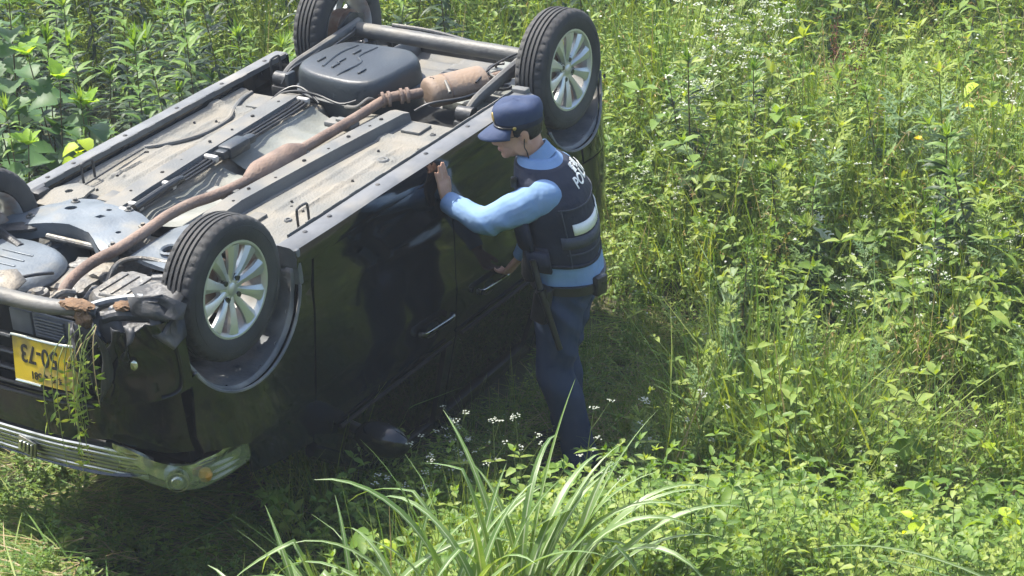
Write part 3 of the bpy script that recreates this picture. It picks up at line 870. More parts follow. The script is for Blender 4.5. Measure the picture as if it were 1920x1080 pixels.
def make_rim():
    mb = MB()
    mb.lathe([(0.168, -0.052), (0.174, -0.064), (0.180, -0.070), (0.188, -0.070), (0.191, -0.064), (0.189, -0.052)], 'y', 72)
    for i in range(10):
        a = math.radians(36 * i + 8)
        c, q = math.cos(a), math.sin(a)
        rings = []
        for r, hw, y0 in ((0.022, 0.013, -0.046), (0.05, 0.014, -0.050), (0.085, 0.017, -0.058), (0.12, 0.022, -0.063), (0.15, 0.028, -0.065), (0.174, 0.034, -0.064)):
            pr = [(-hw, y0 + 0.004), (-hw * 0.55, y0 - 0.001), (hw * 0.35, y0 - 0.003), (hw, y0 + 0.009), (hw * 0.9, y0 + 0.024), (-hw * 0.9, y0 + 0.020)]
            rings.append([(r * c - t * q, y, r * q + t * c) for t, y in pr])
        mb.loft(rings)
    mb.lathe([(0.0, -0.050), (0.03, -0.050), (0.045, -0.046), (0.062, -0.044), (0.066, -0.030), (0.06, -0.02)], 'y', 40)
    return mb
def make_wheel():
    hub = MB()
    hub.lathe([(0.170, -0.05), (0.166, -0.03), (0.156, 0.0), (0.160, 0.04), (0.176, 0.066), (0.184, 0.070)], 'y', 64)
    w = hub.build('wheel', MT['rimin'])
    dr = MB().lathe([(0.0, -0.012), (0.085, -0.012), (0.098, -0.004), (0.104, 0.03), (0.104, 0.07), (0.03, 0.078), (0.0, 0.078)], 'y', 40)
    dr.build('brake_drum', MT['rust'], w)
    make_tyre().build('tyre', MT['rubber'], w, angle=30)
    make_rim().build('rim', MT['rim'], w, angle=28)
    for i in range(4):
        a = math.radians(90 * i + 42)
        nt_ = MB().lathe([(0.0, -0.054), (0.010, -0.054), (0.0115, -0.0445), (0.0175, -0.0445), (0.020, -0.050), (0.0215, -0.040)], 'y', 14, (0.046 * math.cos(a), 0, 0.046 * math.sin(a)))
        nt_.build('lug_nut', MT['nut'], w)
    cc = MB().lathe([(0.0, -0.056), (0.018, -0.055), (0.024, -0.051), (0.025, -0.048)], 'y', 24); cc.build('centre_cap', MT['rim'], w)
    return w
w0 = make_wheel()
wheels = [w0] + [copy_tree(w0) for _ in range(3)]
for w, (x, y, z, rz, spin, steer) in zip(wheels, ((0.0, -0.6225, 0.0, 0, 0, 0), (2.46, -0.6225, 0.0, 0, 70, 0), (0.0, 0.6225, -0.02, 180, 40, 0), (2.46, 0.6225, 0.03, 180, 20, 0))):
    w.parent = car
    w.location = Vector((x, y, z)) - BASE
    w.rotation_euler = (Matrix.Rotation(rad(rz + steer), 4, 'Z') @ Matrix.Rotation(rad(spin), 4, 'Y')).to_euler()

# ---- underside: floor pan pressed as one sheet
def s01(a, b, x): return float(smooth01(a, b, x))
def floor_z(x, y):
    z = -0.022 * np.ones_like(x)
    tun = 1 - smooth01(0.085, 0.135, np.abs(y - 0.045))
    z = z - 0.085 * tun
    z = z + 0.012 * tun * np.sin(x * 31) * smooth01(0.7, 0.9, x) * smooth01(0.02, 0.06, np.abs(y - 0.045))
    for yb in (-0.40, 0.47):
        z = z + 0.007 * (1 - smooth01(0.006, 0.016, np.abs(np.abs(y - yb) - 0.05))) * smooth01(0.62, 0.70, x) * (1 - smooth01(1.35, 1.45, x))
    z = z + 0.0022 * np.sin(y * 2 * np.pi / 0.022) * smooth01(0.42, 0.5, x) * (1 - smooth01(0.80, 0.92, x)) * smooth01(0.38, 0.42, np.abs(y)) * (1 - smooth01(0.56, 0.6, np.abs(y)))
    z = z - 1.7 * np.clip(0.45 - x, 0, 1) ** 2
    z = z - 0.12 * smooth01(1.70, 1.80, x)
    z = z + 0.018 * smooth01(0.575, 0.61, np.abs(y))
    z = z + 0.010 * (smooth01(1.45, 1.47, x) - smooth01(1.52, 1.54, x)) * smooth01(0.17, 0.2, np.abs(y - 0.02))
    for cx, cy, r in ((1.28, -0.46, 0.045), (0.98, -0.46, 0.03), (1.50, 0.46, 0.04), (0.70, 0.50, 0.03)):
        z = z + 0.007 * np.exp(-((np.hypot(x - cx, y - cy) - r) / 0.007) ** 2)
    return z
def sheet(name, x0, x1, y0, y1, h, fz, m):
    xs = np.arange(x0, x1 + h / 2, h); ys = np.arange(y0, y1 + h / 2, h)
    X, Y = np.meshgrid(xs, ys)
    Z = fz(X, Y)
    n, mm = X.shape
    vs = np.stack([X.ravel(), Y.ravel(), Z.ravel()], 1)
    i = np.arange((n - 1) * (mm - 1)); a = (i // (mm - 1)) * mm + i % (mm - 1)
    me = bpy.data.meshes.new(name)
    me.from_pydata(vs.tolist(), [], np.stack([a, a + 1, a + mm + 1, a + mm], 1).tolist())
    return cp(link(name, me, m, None, True, 50))
sheet('floor_pan', 0.22, 1.80, -0.632, 0.632, 0.0105, floor_z, MT['floor'])
def rear_z(x, y):
    z = -0.155 + 0.0 * x
    z = z + 0.05 * smooth01(2.30, 2.36, x) * (1 - smooth01(2.62, 2.68, x)) * (1 - smooth01(0.20, 0.24, np.abs(y + 0.18)))
    z = z + 0.008 * np.sin(x * 60) * smooth01(2.5, 2.55, x)
    z = z - 0.05 * smooth01(0.44, 0.5, np.abs(y))
    return z
sheet('rear_floor', 1.78, 2.83, -0.60, 0.60, 0.015, rear_z, MT['rail'])

def rail(name, pts, w, ht, z0, m=MT['rail']):
    """hat-section rail along pts (x, y)"""
    mb = MB(); rings = []
    n = len(pts)
    for i, (x, y, *k) in enumerate(pts):
        t = Vector((pts[min(i + 1, n - 1)][0] - pts[max(i - 1, 0)][0], pts[min(i + 1, n - 1)][1] - pts[max(i - 1, 0)][1])).normalized()
        nn = Vector((-t.y, t.x)); kk = k[0] if k else 1.0
        hw = w / 2 * (k[1] if len(k) > 1 else 1)
        pr = [(-hw - 0.022, z0 - 0.004), (-hw - 0.022, z0 + 0.002), (-hw - 0.004, z0 + 0.002), (-hw + 0.004, z0 + ht * kk), (hw - 0.004, z0 + ht * kk), (hw + 0.004, z0 + 0.002), (hw + 0.022, z0 + 0.002), (hw + 0.022, z0 - 0.004)]
        rings.append([(x + nn.x * a, y + nn.y * a, b) for a, b in pr])
    mb.loft(rings)
    return cbuild(mb, name, m, angle=30)
rail('floor_rail', [(0.40, -0.20, 0.3), (0.47, -0.20, 0.9), (0.62, -0.195, 1.0), (0.80, -0.205), (1.1, -0.225), (1.4, -0.25), (1.66, -0.275, 1.0), (1.70, -0.278, 0.8)], 0.085, 0.050, -0.022)
rail('floor_rail', [(0.30, 0.235, 0.3), (0.37, 0.235, 0.9), (0.55, 0.24, 1.05), (0.9, 0.262, 1.05), (1.02, 0.275, 0.95), (1.3, 0.285), (1.64, 0.30, 1.0), (1.68, 0.302, 0.8)], 0.10, 0.055, -0.022)
for x, y, r in ((0.47, 0.47, 0.022), (0.55, 0.40, 0.012), (1.42, 0.47, 0.02), (1.05, 0.28, 0.007), (0.70, 0.25, 0.008), (1.36, 0.29, 0.008), (0.72, -0.19, 0.007),
                (1.05, -0.225, 0.008), (1.34, -0.245, 0.008), (1.56, -0.262, 0.008), (1.28, -0.46, 0.03), (0.62, -0.46, 0.018), (1.50, 0.52, 0.012), (0.95, 0.56, 0.01), (1.60, -0.50, 0.014)):
    onr = abs(y - 0.27) < 0.06 or abs(y + 0.23) < 0.06
    z = 0.0285 if y < 0 and onr else (0.0335 if onr else -0.021)
    z = z + (0.004 if onr else 0.0)
    pg = MB()
    if r > 0.011: pg.lathe([(0.0, 0.002), (r * 0.45, 0.002), (r * 0.5, 0.007), (r * 0.8, 0.007), (r, 0.0)], 'z', 20, (x, y, z))
    else: pg.lathe([(0.0, 0.001), (r, 0.001), (r * 1.2, -0.002)], 'z', 12, (x, y, z))
    cbuild(pg, 'floor_plug', MT['rail'] if r > 0.011 else MT['darkgap'])
def dots(name, pts, r, hgt, m):
    mb = MB()
    for (x, y, z) in pts: mb.lathe([(0.0, hgt), (r * 0.7, hgt * 0.8), (r, 0.0)], 'z', 7, (x, y, z))
    o = cbuild(mb, name, m); o['kind'] = 'stuff'
    return o
sw_pts = []
for x in np.arange(0.48, 1.66, 0.045):
    yn = np.interp(x, [0.47, 0.8, 1.1, 1.4, 1.66], [-0.20, -0.205, -0.225, -0.25, -0.275]); yf = np.interp(x, [0.37, 0.9, 1.02, 1.64], [0.235, 0.262, 0.275, 0.30])
    sw_pts += [(x, yn - 0.055, -0.0215), (x + 0.02, yn + 0.055, -0.0215), (x, yf - 0.062, -0.0215), (x + 0.02, yf + 0.062, -0.0215)]
dots('spot_welds', sw_pts, 0.0055, 0.003, MT['rail'])
rs = random.Random(21)
dots('floor_studs', [(rs.uniform(0.5, 1.65), rs.choice((-1, 1)) * rs.uniform(0.36, 0.58), -0.022) for _ in range(14)], 0.007, 0.012, MT['darksteel'])
dots('drain_holes', [(rs.uniform(0.5, 1.65), rs.choice((-1, 1)) * rs.uniform(0.36, 0.58), -0.021) for _ in range(7)] + [(x, -0.205 - (x - 0.6) * 0.06, 0.0292) for x in (0.6, 0.86, 1.2, 1.48)] + [(x, 0.25 + (x - 0.5) * 0.04, 0.0352) for x in (0.5, 0.84, 1.2, 1.55)], 0.007, 0.001, MT['darkgap'])
for (x, y, w_, l_) in ((0.56, -0.33, 0.03, 0.06), (1.62, -0.40, 0.05, 0.05), (1.60, 0.43, 0.05, 0.06), (0.50, 0.36, 0.04, 0.05), (1.18, -0.58, 0.02, 0.10)):
    cbuild(MB().box((x - l_, y - w_, -0.024), (x + l_, y + w_, -0.008), 0.006), 'floor_bracket', MT['rail'])
# pressed swage curving over the far floor
sw = MB().tube([(0.98, 0.60, -0.02), (1.03, 0.54, -0.016), (1.12, 0.475, -0.014), (1.24, 0.44, -0.014), (1.38, 0.45, -0.014), (1.48, 0.50, -0.014), (1.60, 0.55, -0.016), (1.70, 0.57, -0.02)], 0.012, 8, sub=5)
cbuild(sw, 'floor_swage', MT['rail'])
hn_ = MB().tube([(0.52, 0.55, -0.010), (0.62, 0.545, -0.004), (0.80, 0.56, -0.004), (0.95, 0.575, -0.008)], 0.004, 6, sub=4); cbuild(hn_, 'seam_sealant', MT['hose'])
# tie-down loops
for (x, y) in ((0.60, -0.555), (0.60, 0.575), (1.93, 0.60)):
    tl = MB().tube([(x - 0.035, y, -0.015), (x - 0.035, y, 0.05), (x - 0.025, y, 0.068), (x + 0.025, y, 0.068), (x + 0.035, y, 0.05), (x + 0.035, y, -0.015)], 0.0055, 8, sub=4)
    cbuild(tl, 'tie_down_loop', MT['darksteel'])
# tunnel heat shield with pressed humps
def shield_z(x, y):
    u = np.clip((y - 0.045) / 0.15, -1, 1)
    z = -0.020 - 0.052 * (1 - u * u) + 0.014 * np.sin(x * 13 + 1.0) * (1 - u * u) + 0.006 * np.sin(x * 47 + y * 20) * (1 - np.abs(u))
    return z
sheet('heat_shield', 0.44, 0.98, -0.10, 0.185, 0.01, shield_z, MT['shield'])
sheet('heat_shield', 1.04, 1.66, -0.10, 0.185, 0.01, lambda x, y: shield_z(x * 1.1, y) + 0.012, MT['shield'])
for x in (0.70, 1.16, 1.52):
    xb = MB()
    xb.box((x - 0.035, -0.15, -0.018), (x + 0.035, 0.0, 0.008), 0.008); xb.box((x - 0.012, -0.145, 0.0), (x + 0.02, -0.05, 0.02), 0.005)
    cbuild(xb, 'exhaust_hanger', MT['rail'])
# fuel and brake lines in their clips along the far rail
for k, (dy, r, zz) in enumerate(((0.0, 0.0065, 0.012), (0.019, 0.0055, 0.016), (0.036, 0.005, 0.014), (-0.017, 0.005, 0.008))):
    ln_ = MB().tube([(0.10, 0.02 + dy, -0.12), (0.25, 0.10 + dy, -0.03), (0.36, 0.145 + dy, zz - 0.004), (0.55, 0.155 + dy, zz), (0.85, 0.170 + dy, zz), (1.2, 0.195 + dy, zz), (1.5, 0.205 + dy, zz), (1.66, 0.215 + dy, zz), (1.74, 0.23 + dy, -0.03)], r, 8, sub=4)
    cbuild(ln_, 'brake_line', MT['hose'])
sl = MB().tube([(0.38, 0.13, 0.026), (0.52, 0.135, 0.03), (0.66, 0.142, 0.03), (0.70, 0.145, 0.022)], 0.016, 10, sub=4); cbuild(sl, 'line_sleeve', MT['hose'])
for x in (0.36, 0.42, 0.64, 0.94, 1.64):
    y = 0.145 + (x - 0.36) * 0.055
    cl = MB().box((x - 0.014, y - 0.025, 0.0), (x + 0.014, y + 0.048, 0.030), 0.008); cbuild(cl, 'line_clip', MT['clip'])
cn = MB()
cn.box((1.00, 0.125, -0.01), (1.14, 0.205, 0.048), 0.016); cn.box((1.12, 0.14, 0.0), (1.20, 0.19, 0.036), 0.014); cn.box((0.97, 0.14, 0.0), (1.01, 0.19, 0.036), 0.006)
cbuild(cn, 'filter_canister', MT['tank'])

# ---- exhaust
ex = cbuild(MB().tube([(-0.335, -0.075, -0.17), (-0.325, -0.08, -0.08), (-0.285, -0.085, -0.01), (-0.20, -0.075, 0.022), (-0.08, -0.07, 0.032), (0.04, -0.085, 0.034), (0.22, -0.075, 0.034), (0.36, -0.060, 0.034),
                       (0.50, -0.065, 0.030), (0.62, -0.09, 0.022), (0.80, -0.115, 0.018), (1.2, -0.118, 0.016), (1.55, -0.130, 0.02), (1.74, -0.142, 0.03), (1.80, -0.165, 0.034), (1.845, -0.21, 0.03), (1.90, -0.245, 0.028)],
                      0.0225, 14, sub=5), 'exhaust_pipe', MT['exhaust'])
MB().tube([(0.80, -0.114, 0.018), (0.86, -0.115, 0.017), (0.90, -0.115, 0.017), (1.08, -0.117, 0.016), (1.12, -0.117, 0.016), (1.18, -0.118, 0.016)], [0.0235, 0.050, 0.057, 0.056, 0.048, 0.0235], 18, sub=3).build('resonator', MT['exhaust'], ex).location = (0, 0, 0)
for (x, y, z) in ((1.76, -0.148, 0.032), (1.83, -0.20, 0.032)):
    fg = MB().lathe([(0.022, -0.02), (0.036, -0.02), (0.036, -0.008), (0.026, -0.006), (0.026, 0.006), (0.036, 0.008), (0.036, 0.02), (0.022, 0.02)], 'x', 18)
    fg.tube([(-0.03, 0.03, 0.012), (0.03, 0.03, 0.012)], 0.006, 8)
    fgo = fg.build('exhaust_flange', MT['exhaust'], ex); fgo.location = (x, y, z); fgo.rotation_euler = (0, 0, -0.25 if x < 1 else -0.8)
ax0 = Vector((1.93, -0.255, 0.015)); ax1 = Vector((2.17, -0.405, 0.015))
mf = MB().tube([ax0 - (ax1 - ax0) * 0.02, ax0, ax0 + (ax1 - ax0) * 0.05, ax0 + (ax1 - ax0) * 0.12, ax0 + (ax1 - ax0) * 0.14, ax0 + (ax1 - ax0) * 0.88, ax0 + (ax1 - ax0) * 0.96, ax1, ax1 + (ax1 - ax0) * 0.02],
               [0.045, 0.068, 0.080, 0.084, 0.081, 0.081, 0.078, 0.062, 0.035], 26, sub=3, sq=(0.82, 1.12))
MF = mf.build('muffler', MT['muffler'], ex)
bd = MB().tube([ax0 + (ax1 - ax0) * 0.30, ax0 + (ax1 - ax0) * 0.325], 0.0835, 26, sq=(0.82, 1.12)); bd.build('muffler_band', MT['exhaust'], ex)
tp = MB().tube([ax1, ax1 + Vector((0.08, -0.04, 0.0)), ax1 + Vector((0.20, -0.05, -0.03)), (2.62, -0.45, -0.06), (2.80, -0.45, -0.08)], 0.02, 12, sub=4); tp.build('tail_pipe', MT['exhaust'], ex)
for a_, b_ in (((1.90, -0.40, 0.05), (1.97, -0.33, 0.07)), ((2.16, -0.47, 0.04), (2.17, -0.40, 0.06))):
    MB().tube([a_, b_], 0.007, 8).build('hanger_rod', MT['beam'], ex)

# ---- fuel tank
tk = MB()
fp = [(1.70, 0.02), (1.72, -0.06), (1.78, -0.115), (1.98, -0.135), (2.08, -0.125), (2.16, -0.05), (2.185, 0.05), (2.175, 0.30), (2.13, 0.375), (1.98, 0.40), (1.84, 0.39), (1.77, 0.33), (1.72, 0.20)]
fp = [tuple(q) for q in smooth_path([Vector((*q, 0)) for q in fp] + [Vector((*fp[0], 0))], [1] * (len(fp) + 1), 3)[0][:-1]]
fp = [(q[0], q[1]) for q in fp]
cx_, cy_ = 1.94, 0.13
rings = []
for z, k in ((-0.16, 1.0), (-0.012, 1.0), (-0.008, 1.06), (0.0, 1.06), (0.004, 1.0), (0.065, 0.985), (0.092, 0.965), (0.105, 0.93), (0.110, 0.88), (0.109, 0.5), (0.111, 0.1)):
    rings.append([(cx_ + (x - cx_) * k, cy_ + (y - cy_) * k, z) for x, y in fp])
tk.loft(rings)
tko = cbuild(tk, 'fuel_tank', MT['tank'], angle=40)
for pts in ([(1.712, 0.10, 0.02), (1.730, 0.105, 0.090), (1.78, 0.11, 0.109), (1.93, 0.10, 0.109), (2.00, 0.16, 0.109), (2.13, 0.15, 0.107)],
            [(1.83, 0.24, 0.108), (2.0, 0.27, 0.109), (2.12, 0.25, 0.107)]):
    MB().tube(pts, 0.007, 8, sub=4).build('tank_seam', MT['tank'], tko)
for x, y in ((1.86, 0.19), (1.92, 0.20), (1.84, 0.03), (1.90, 0.30), (2.04, 0.20)):
    MB().box((x - 0.03, y - 0.006, 0.107), (x + 0.03, y + 0.006, 0.117), 0.004).build('tank_rib', MT['tank'], tko)
MB().box((1.70, 0.345, -0.03), (1.76, 0.365, 0.10), 0.006).build('tank_guard', MT['tank'], tko)
for pts, r in (([(1.60, 0.42, -0.03), (1.66, 0.36, 0.03), (1.70, 0.30, 0.05), (1.69, 0.22, 0.03), (1.67, 0.16, 0.0)], 0.006), ([(1.70, 0.36, -0.05), (1.64, 0.36, 0.02), (1.66, 0.28, 0.045), (1.69, 0.18, 0.03), (1.68, 0.05, 0.01), (1.70, -0.03, 0.03)], 0.006),
               ([(1.68, 0.02, 0.0), (1.66, -0.06, 0.02), (1.70, -0.10, 0.05), (1.74, -0.11, 0.02)], 0.008), ([(1.76, -0.30, 0.0), (1.80, -0.36, 0.03), (1.9, -0.45, 0.03), (2.0, -0.47, 0.02)], 0.006),
               ([(1.80, 0.47, 0.0), (1.85, 0.44, 0.06), (2.0, 0.45, 0.06), (2.2, 0.50, 0.05)], 0.006)):
    cbuild(MB().tube(pts, r, 8, sub=4), 'brake_hose', MT['hose'] if r < 0.008 else MT['beam'])

# ---- rear axle
bm_ = cbuild(MB().tube([(2.43, -0.545, 0.035), (2.43, -0.40, 0.045), (2.43, 0.0, 0.048), (2.43, 0.45, 0.055), (2.43, 0.56, 0.055)], 0.037, 20, sub=2), 'axle_beam', MT['beam'])
for s in (-1, 1):
    zz = 0.02 if s > 0 else 0.0
    ta = MB()
    ta.tube([(1.86, s * 0.505, -0.02 + zz), (1.95, s * 0.505, 0.012 + zz), (2.15, s * 0.495, 0.03 + zz), (2.36, s * 0.49, 0.045 + zz), (2.47, s * 0.50, 0.045 + zz)], [0.022, 0.027, 0.03, 0.034, 0.036], 10, sub=4, sq=(1.0, 0.75))
    tao = cbuild(ta, 'trailing_arm', MT['beam'])
    bb = MB(); bb.lathe([(0.0, -0.04), (0.034, -0.04), (0.034, 0.04), (0.0, 0.04)], 'y', 20, (1.86, s * 0.505, -0.02 + zz)); bb.box((1.82, s * 0.505 - 0.05, -0.10), (1.90, s * 0.505 + 0.05, -0.045 + zz), 0.01)
    bb.build('arm_bush', MT['darksteel'], tao)
    pl_ = MB().prism([(2.30, -0.10), (2.44, -0.13), (2.52, -0.06), (2.53, 0.06), (2.44, 0.095), (2.33, 0.05)], 0.0, 0.012, mtx=Matrix.Translation((0, s * 0.525, 0.02 + zz)) @ Matrix.Rotation(rad(90), 4, 'X'))
    pl_.build('spring_plate', MT['darksteel'], tao)
    sh = MB().tube([(2.50, s * 0.47, 0.05), (2.56, s * 0.46, -0.20)], 0.022, 12); cbuild(sh, 'shock_absorber', MT['darksteel'])
    cs = MB().tube([(2.30 + 0.05 * math.cos(t * 0.5), s * 0.40 + 0.05 * math.sin(t * 0.5), 0.03 - t * 0.0028) for t in range(0, 64)], 0.007, 6); cbuild(cs, 'coil_spring', MT['darksteel'])
    MB().tube([(2.05, s * 0.44, 0.05), (2.2, s * 0.43, 0.07), (2.36, s * 0.45, 0.075), (2.42, s * 0.50, 0.08)], 0.005, 8, sub=4).build('brake_hose', MT['hose'], tao)
cbuild(MB().tube([(2.47, 0.30, 0.085), (2.5, 0.1, 0.07), (2.53, -0.1, 0.03), (2.55, -0.28, -0.02)], 0.011, 8, sub=4), 'lateral_rod', MT['beam'])
for y in (-0.36, -0.22, 0.38):
    cbuild(MB().tube([(2.55, y, -0.13), (2.55, y, 0.0)], 0.006, 8), 'hanger_pin', MT['darksteel'])
cbuild(MB().box((2.10, -0.47, -0.16), (2.70, -0.20, -0.085), 0.02), 'rear_heat_shield', MT['shield'])
cbuild(MB().box((2.74, -0.55, -0.17), (2.80, 0.55, -0.09), 0.012), 'rear_crossmember', MT['darksteel'])
for y in (-0.30, 0.30):
    cbuild(MB().box((2.79, y - 0.02, -0.13), (2.855, y + 0.02, -0.075), 0.006), 'bumper_bracket', MT['rail'])
cbuild(MB().box((2.04, -0.705, -0.03), (2.085, -0.63, 0.055), 0.008), 'jacking_point', MT['rail'])

# ---- engine bay from below
sf_o = [(0.02, 0.52), (0.07, 0.47), (0.115, 0.36), (0.13, 0.25), (0.11, 0.13), (0.05, 0.04), (0.02, -0.02), (0.045, -0.075), (0.13, -0.085), (0.22, -0.095), (0.30, -0.03), (0.345, 0.06), (0.395, 0.22), (0.41, 0.36), (0.38, 0.46), (0.27, 0.50), (0.20, 0.58), (0.08, 0.60)]
def sub_z(x, y):
    c = min(1.0, max(0.0, 1 - ((x - 0.2) / 0.2) ** 2 - ((y - 0.2) / 0.34) ** 2))
    return (x, y, 0.012 + 0.028 * c ** 0.5 + 0.006 * math.sin(y * 30) * math.sin(x * 22) * c)
sfp = car_panel('subframe', sf_o, sub_z, MT['bluesteel'], 0.025, holes=[arc(0.26, 0.36, 0.026, 0, 345, 12), [(0.215, 0.165), (0.245, 0.155), (0.25, 0.19), (0.222, 0.20)], arc(0.31, 0.20, 0.012, 0, 330, 8), arc(0.16, 0.02, 0.012, 0, 330, 8)], thick=0.010)
edge = MB().tube([(x - 0.003, y, sub_z(x, y)[2] - 0.03) for x, y in sf_o[:8]], 0.034, 4, sub=3, sq=(0.9, 0.12)); edge.build('subframe_flange', MT['bluesteel'], sfp)
for x, y in ((0.33, 0.40), (0.14, 0.47), (0.24, -0.04), (0.07, -0.03), (0.35, 0.13)):
    bt = MB().lathe([(0.0, 0.018), (0.009, 0.018), (0.010, 0.008), (0.018, 0.007), (0.02, 0.0)], 'z', 6, (x, y, sub_z(x, y)[2])); bt.build('bolt', MT['beam'], sfp)
np_o = [(0.06, -0.12), (0.20, -0.11), (0.33, -0.10), (0.44, -0.17), (0.47, -0.30), (0.42, -0.42), (0.30, -0.44), (0.20, -0.40), (0.12, -0.43), (0.03, -0.36)]
npl = car_panel('suspension_bracket', np_o, lambda x, y: (x, y, 0.0 + 0.012 * math.sin(x * 16) * math.cos(y * 12)), MT['bluesteel'], 0.03, holes=[arc(0.17, -0.235, 0.036, 0, 345, 14), arc(0.33, -0.25, 0.014, 0, 330, 8)], thick=0.012)
MB().lathe([(0.034, 0.004), (0.040, 0.010), (0.048, 0.004)], 'z', 24, (0.17, -0.235, 0.0)).build('bracket_ring', MT['bluesteel'], npl)
fp2 = car_panel('suspension_bracket', [(0.30, 0.50), (0.40, 0.42), (0.50, 0.45), (0.52, 0.56), (0.42, 0.60), (0.30, 0.60)], lambda x, y: (x, y, -0.002 + 0.02 * math.sin((x - 0.3) * 12)), MT['floor'], 0.03, holes=[arc(0.42, 0.52, 0.018, 0, 330, 10)])
for s in (-1, 1):
    lca = MB()
    lca.tube([(0.22, s * 0.36, 0.0), (0.10, s * 0.45, 0.005), (0.02, s * 0.55, 0.01)], [0.03, 0.03, 0.022], 10, sub=4, sq=(0.6, 1.5))
    lca.tube([(-0.06, s * 0.34, -0.005), (-0.02, s * 0.45, 0.004), (0.02, s * 0.55, 0.01)], [0.024, 0.022, 0.02], 10, sub=4)
    cbuild(lca, 'control_arm', MT['darksteel'])
    ds = MB().tube([(-0.05, s * 0.22, -0.03), (-0.02, s * 0.40, -0.012), (0.0, s * 0.55, 0.0)], 0.013, 12)
    for kk in range(5): ds.lathe([(0.014, -0.006), (0.03 - kk * 0.002, 0.0), (0.014, 0.006)], 'y', 18, (-0.035 + kk * 0.003, s * (0.30 + kk * 0.014), -0.022 + kk * 0.002))
    cbuild(ds, 'drive_shaft', MT['darksteel'])
cbuild(MB().tube([(0.10, -0.30, -0.02), (0.10, 0.35, -0.02)], 0.014, 10), 'steering_rack', MT['alloy'])
eng = MB()
def lump(mb, c, size, seed, rr=0.10, sub=2):
    r = random.Random(seed)
    bm = bmesh.new(); bmesh.ops.create_cube(bm, size=2)
    bmesh.ops.subdivide_edges(bm, edges=list(bm.edges), cuts=4, use_grid_fill=True)
    for q in bm.verts:
        d = q.co.copy(); nrm = d.normalized()
        q.co = d.lerp(nrm * 1.25, 0.35)
        q.co += Vector((r.uniform(-1, 1), r.uniform(-1, 1), r.uniform(-1, 1))) * rr * 0.5
        q.co = Vector((c[0] + q.co.x * size[0], c[1] + q.co.y * size[1], c[2] + q.co.z * size[2]))
    bm.verts.index_update()
    mb.add([q.co.copy() for q in bm.verts], [[q.index for q in f.verts] for f in bm.faces]); bm.free()
op = MB()
opf = [(-0.30, 0.10), (-0.20, 0.06), (-0.07, 0.10), (0.0, 0.20), (0.02, 0.40), (-0.06, 0.52), (-0.24, 0.54), (-0.34, 0.42), (-0.35, 0.22)]
opf = [(q[0], q[1]) for q in smooth_path([Vector((*q, 0)) for q in opf] + [Vector((*opf[0], 0))], [1] * 10, 3)[0][:-1]]
rings = []
for z, k in ((-0.25, 1.0), (-0.05, 1.0), (-0.03, 1.03), (-0.018, 1.0), (0.0, 0.94), (0.010, 0.84), (0.012, 0.5), (0.010, 0.1)):
    rings.append([(-0.165 + (x + 0.165) * k, 0.30 + (y - 0.30) * k, z) for x, y in opf])
op.loft(rings); oil = cbuild(op, 'oil_pan', MT['bluesteel'], angle=40)
for i in range(8):
    a = i * 0.785
    MB().lathe([(0.0, 0.012), (0.008, 0.012), (0.009, 0.0)], 'z', 6, (-0.165 + 0.178 * math.cos(a), 0.30 + 0.225 * math.sin(a), -0.026)).build('bolt', MT['beam'], oil)
for k in range(3):
    MB().box((-0.22 + k * 0.05, 0.22, 0.008), (-0.21 + k * 0.05, 0.38, 0.016), 0.003).build('oil_pan_rib', MT['bluesteel'], oil)
lump(eng, (-0.10, 0.02, -0.14), (0.12, 0.10, 0.10), 2)
lump(eng, (0.0, 0.05, -0.09), (0.05, 0.09, 0.05), 3, 0.25)
lump(eng, (-0.21, 0.0, -0.11), (0.05, 0.06, 0.06), 4, 0.25)
lump(eng, (-0.02, -0.06, -0.08), (0.06, 0.045, 0.055), 5, 0.25)
lump(eng, (-0.14, -0.16, -0.12), (0.08, 0.07, 0.06), 6, 0.2)
lump(eng, (-0.33, -0.02, -0.14), (0.05, 0.07, 0.07), 7, 0.2)
lump(eng, (-0.36, 0.30, -0.12), (0.05, 0.12, 0.06), 8, 0.2)
for k in range(12):
    r_ = random.Random(40 + k)
    x, y = r_.uniform(-0.30, 0.04), r_.uniform(-0.16, 0.12)
    eng.tube([(x, y, -0.12), (x + r_.uniform(-.02, .02), y + r_.uniform(-.02, .02), r_.uniform(-0.07, -0.03))], r_.uniform(0.008, 0.016), 8)
    eng.tube([(x, y, -0.06), (x + r_.uniform(-.10, .10), y + r_.uniform(-.10, .10), -0.06)], r_.uniform(0.005, 0.012), 8)
cbuild(eng, 'engine_block', MT['alloy'], angle=45)
tb = MB()
tb.prism([(-0.26, -0.43), (-0.28, -0.22), (-0.24, -0.16), (-0.05, -0.15), (-0.01, -0.20), (-0.02, -0.40), (-0.06, -0.44)], -0.26, -0.005, 0.03)
tb.prism([(-0.24, -0.42), (-0.25, -0.23), (-0.06, -0.18), (-0.04, -0.40)], -0.06, 0.006, 0.012)
tbo = cbuild(tb, 'gearbox_pan', MT['alloy'], angle=35)
for k in range(4):
    MB().box((-0.235 + 0.0 * k, -0.40 + k * 0.055, 0.004), (-0.075, -0.39 + k * 0.055, 0.012), 0.003).build('gearbox_rib', MT['alloy'], tbo)
for x, y, r, m in ((-0.33, -0.15, 0.05, 'bluesteel'), (-0.35, -0.42, 0.035, 'clip'), (-0.30, 0.03, 0.045, 'alloy'), (-0.40, 0.22, 0.04, 'bluesteel')):
    pul = MB().lathe([(0.0, 0.02), (r * 0.4, 0.02), (r * 0.55, 0.006), (r * 0.9, 0.012), (r, 0.0), (r * 0.9, -0.03), (0.0, -0.03)], 'z', 24, (x, y, -0.03 if m != 'clip' else 0.02))
    cbuild(pul, 'pulley' if m != 'clip' else 'drain_cover', MT[m])
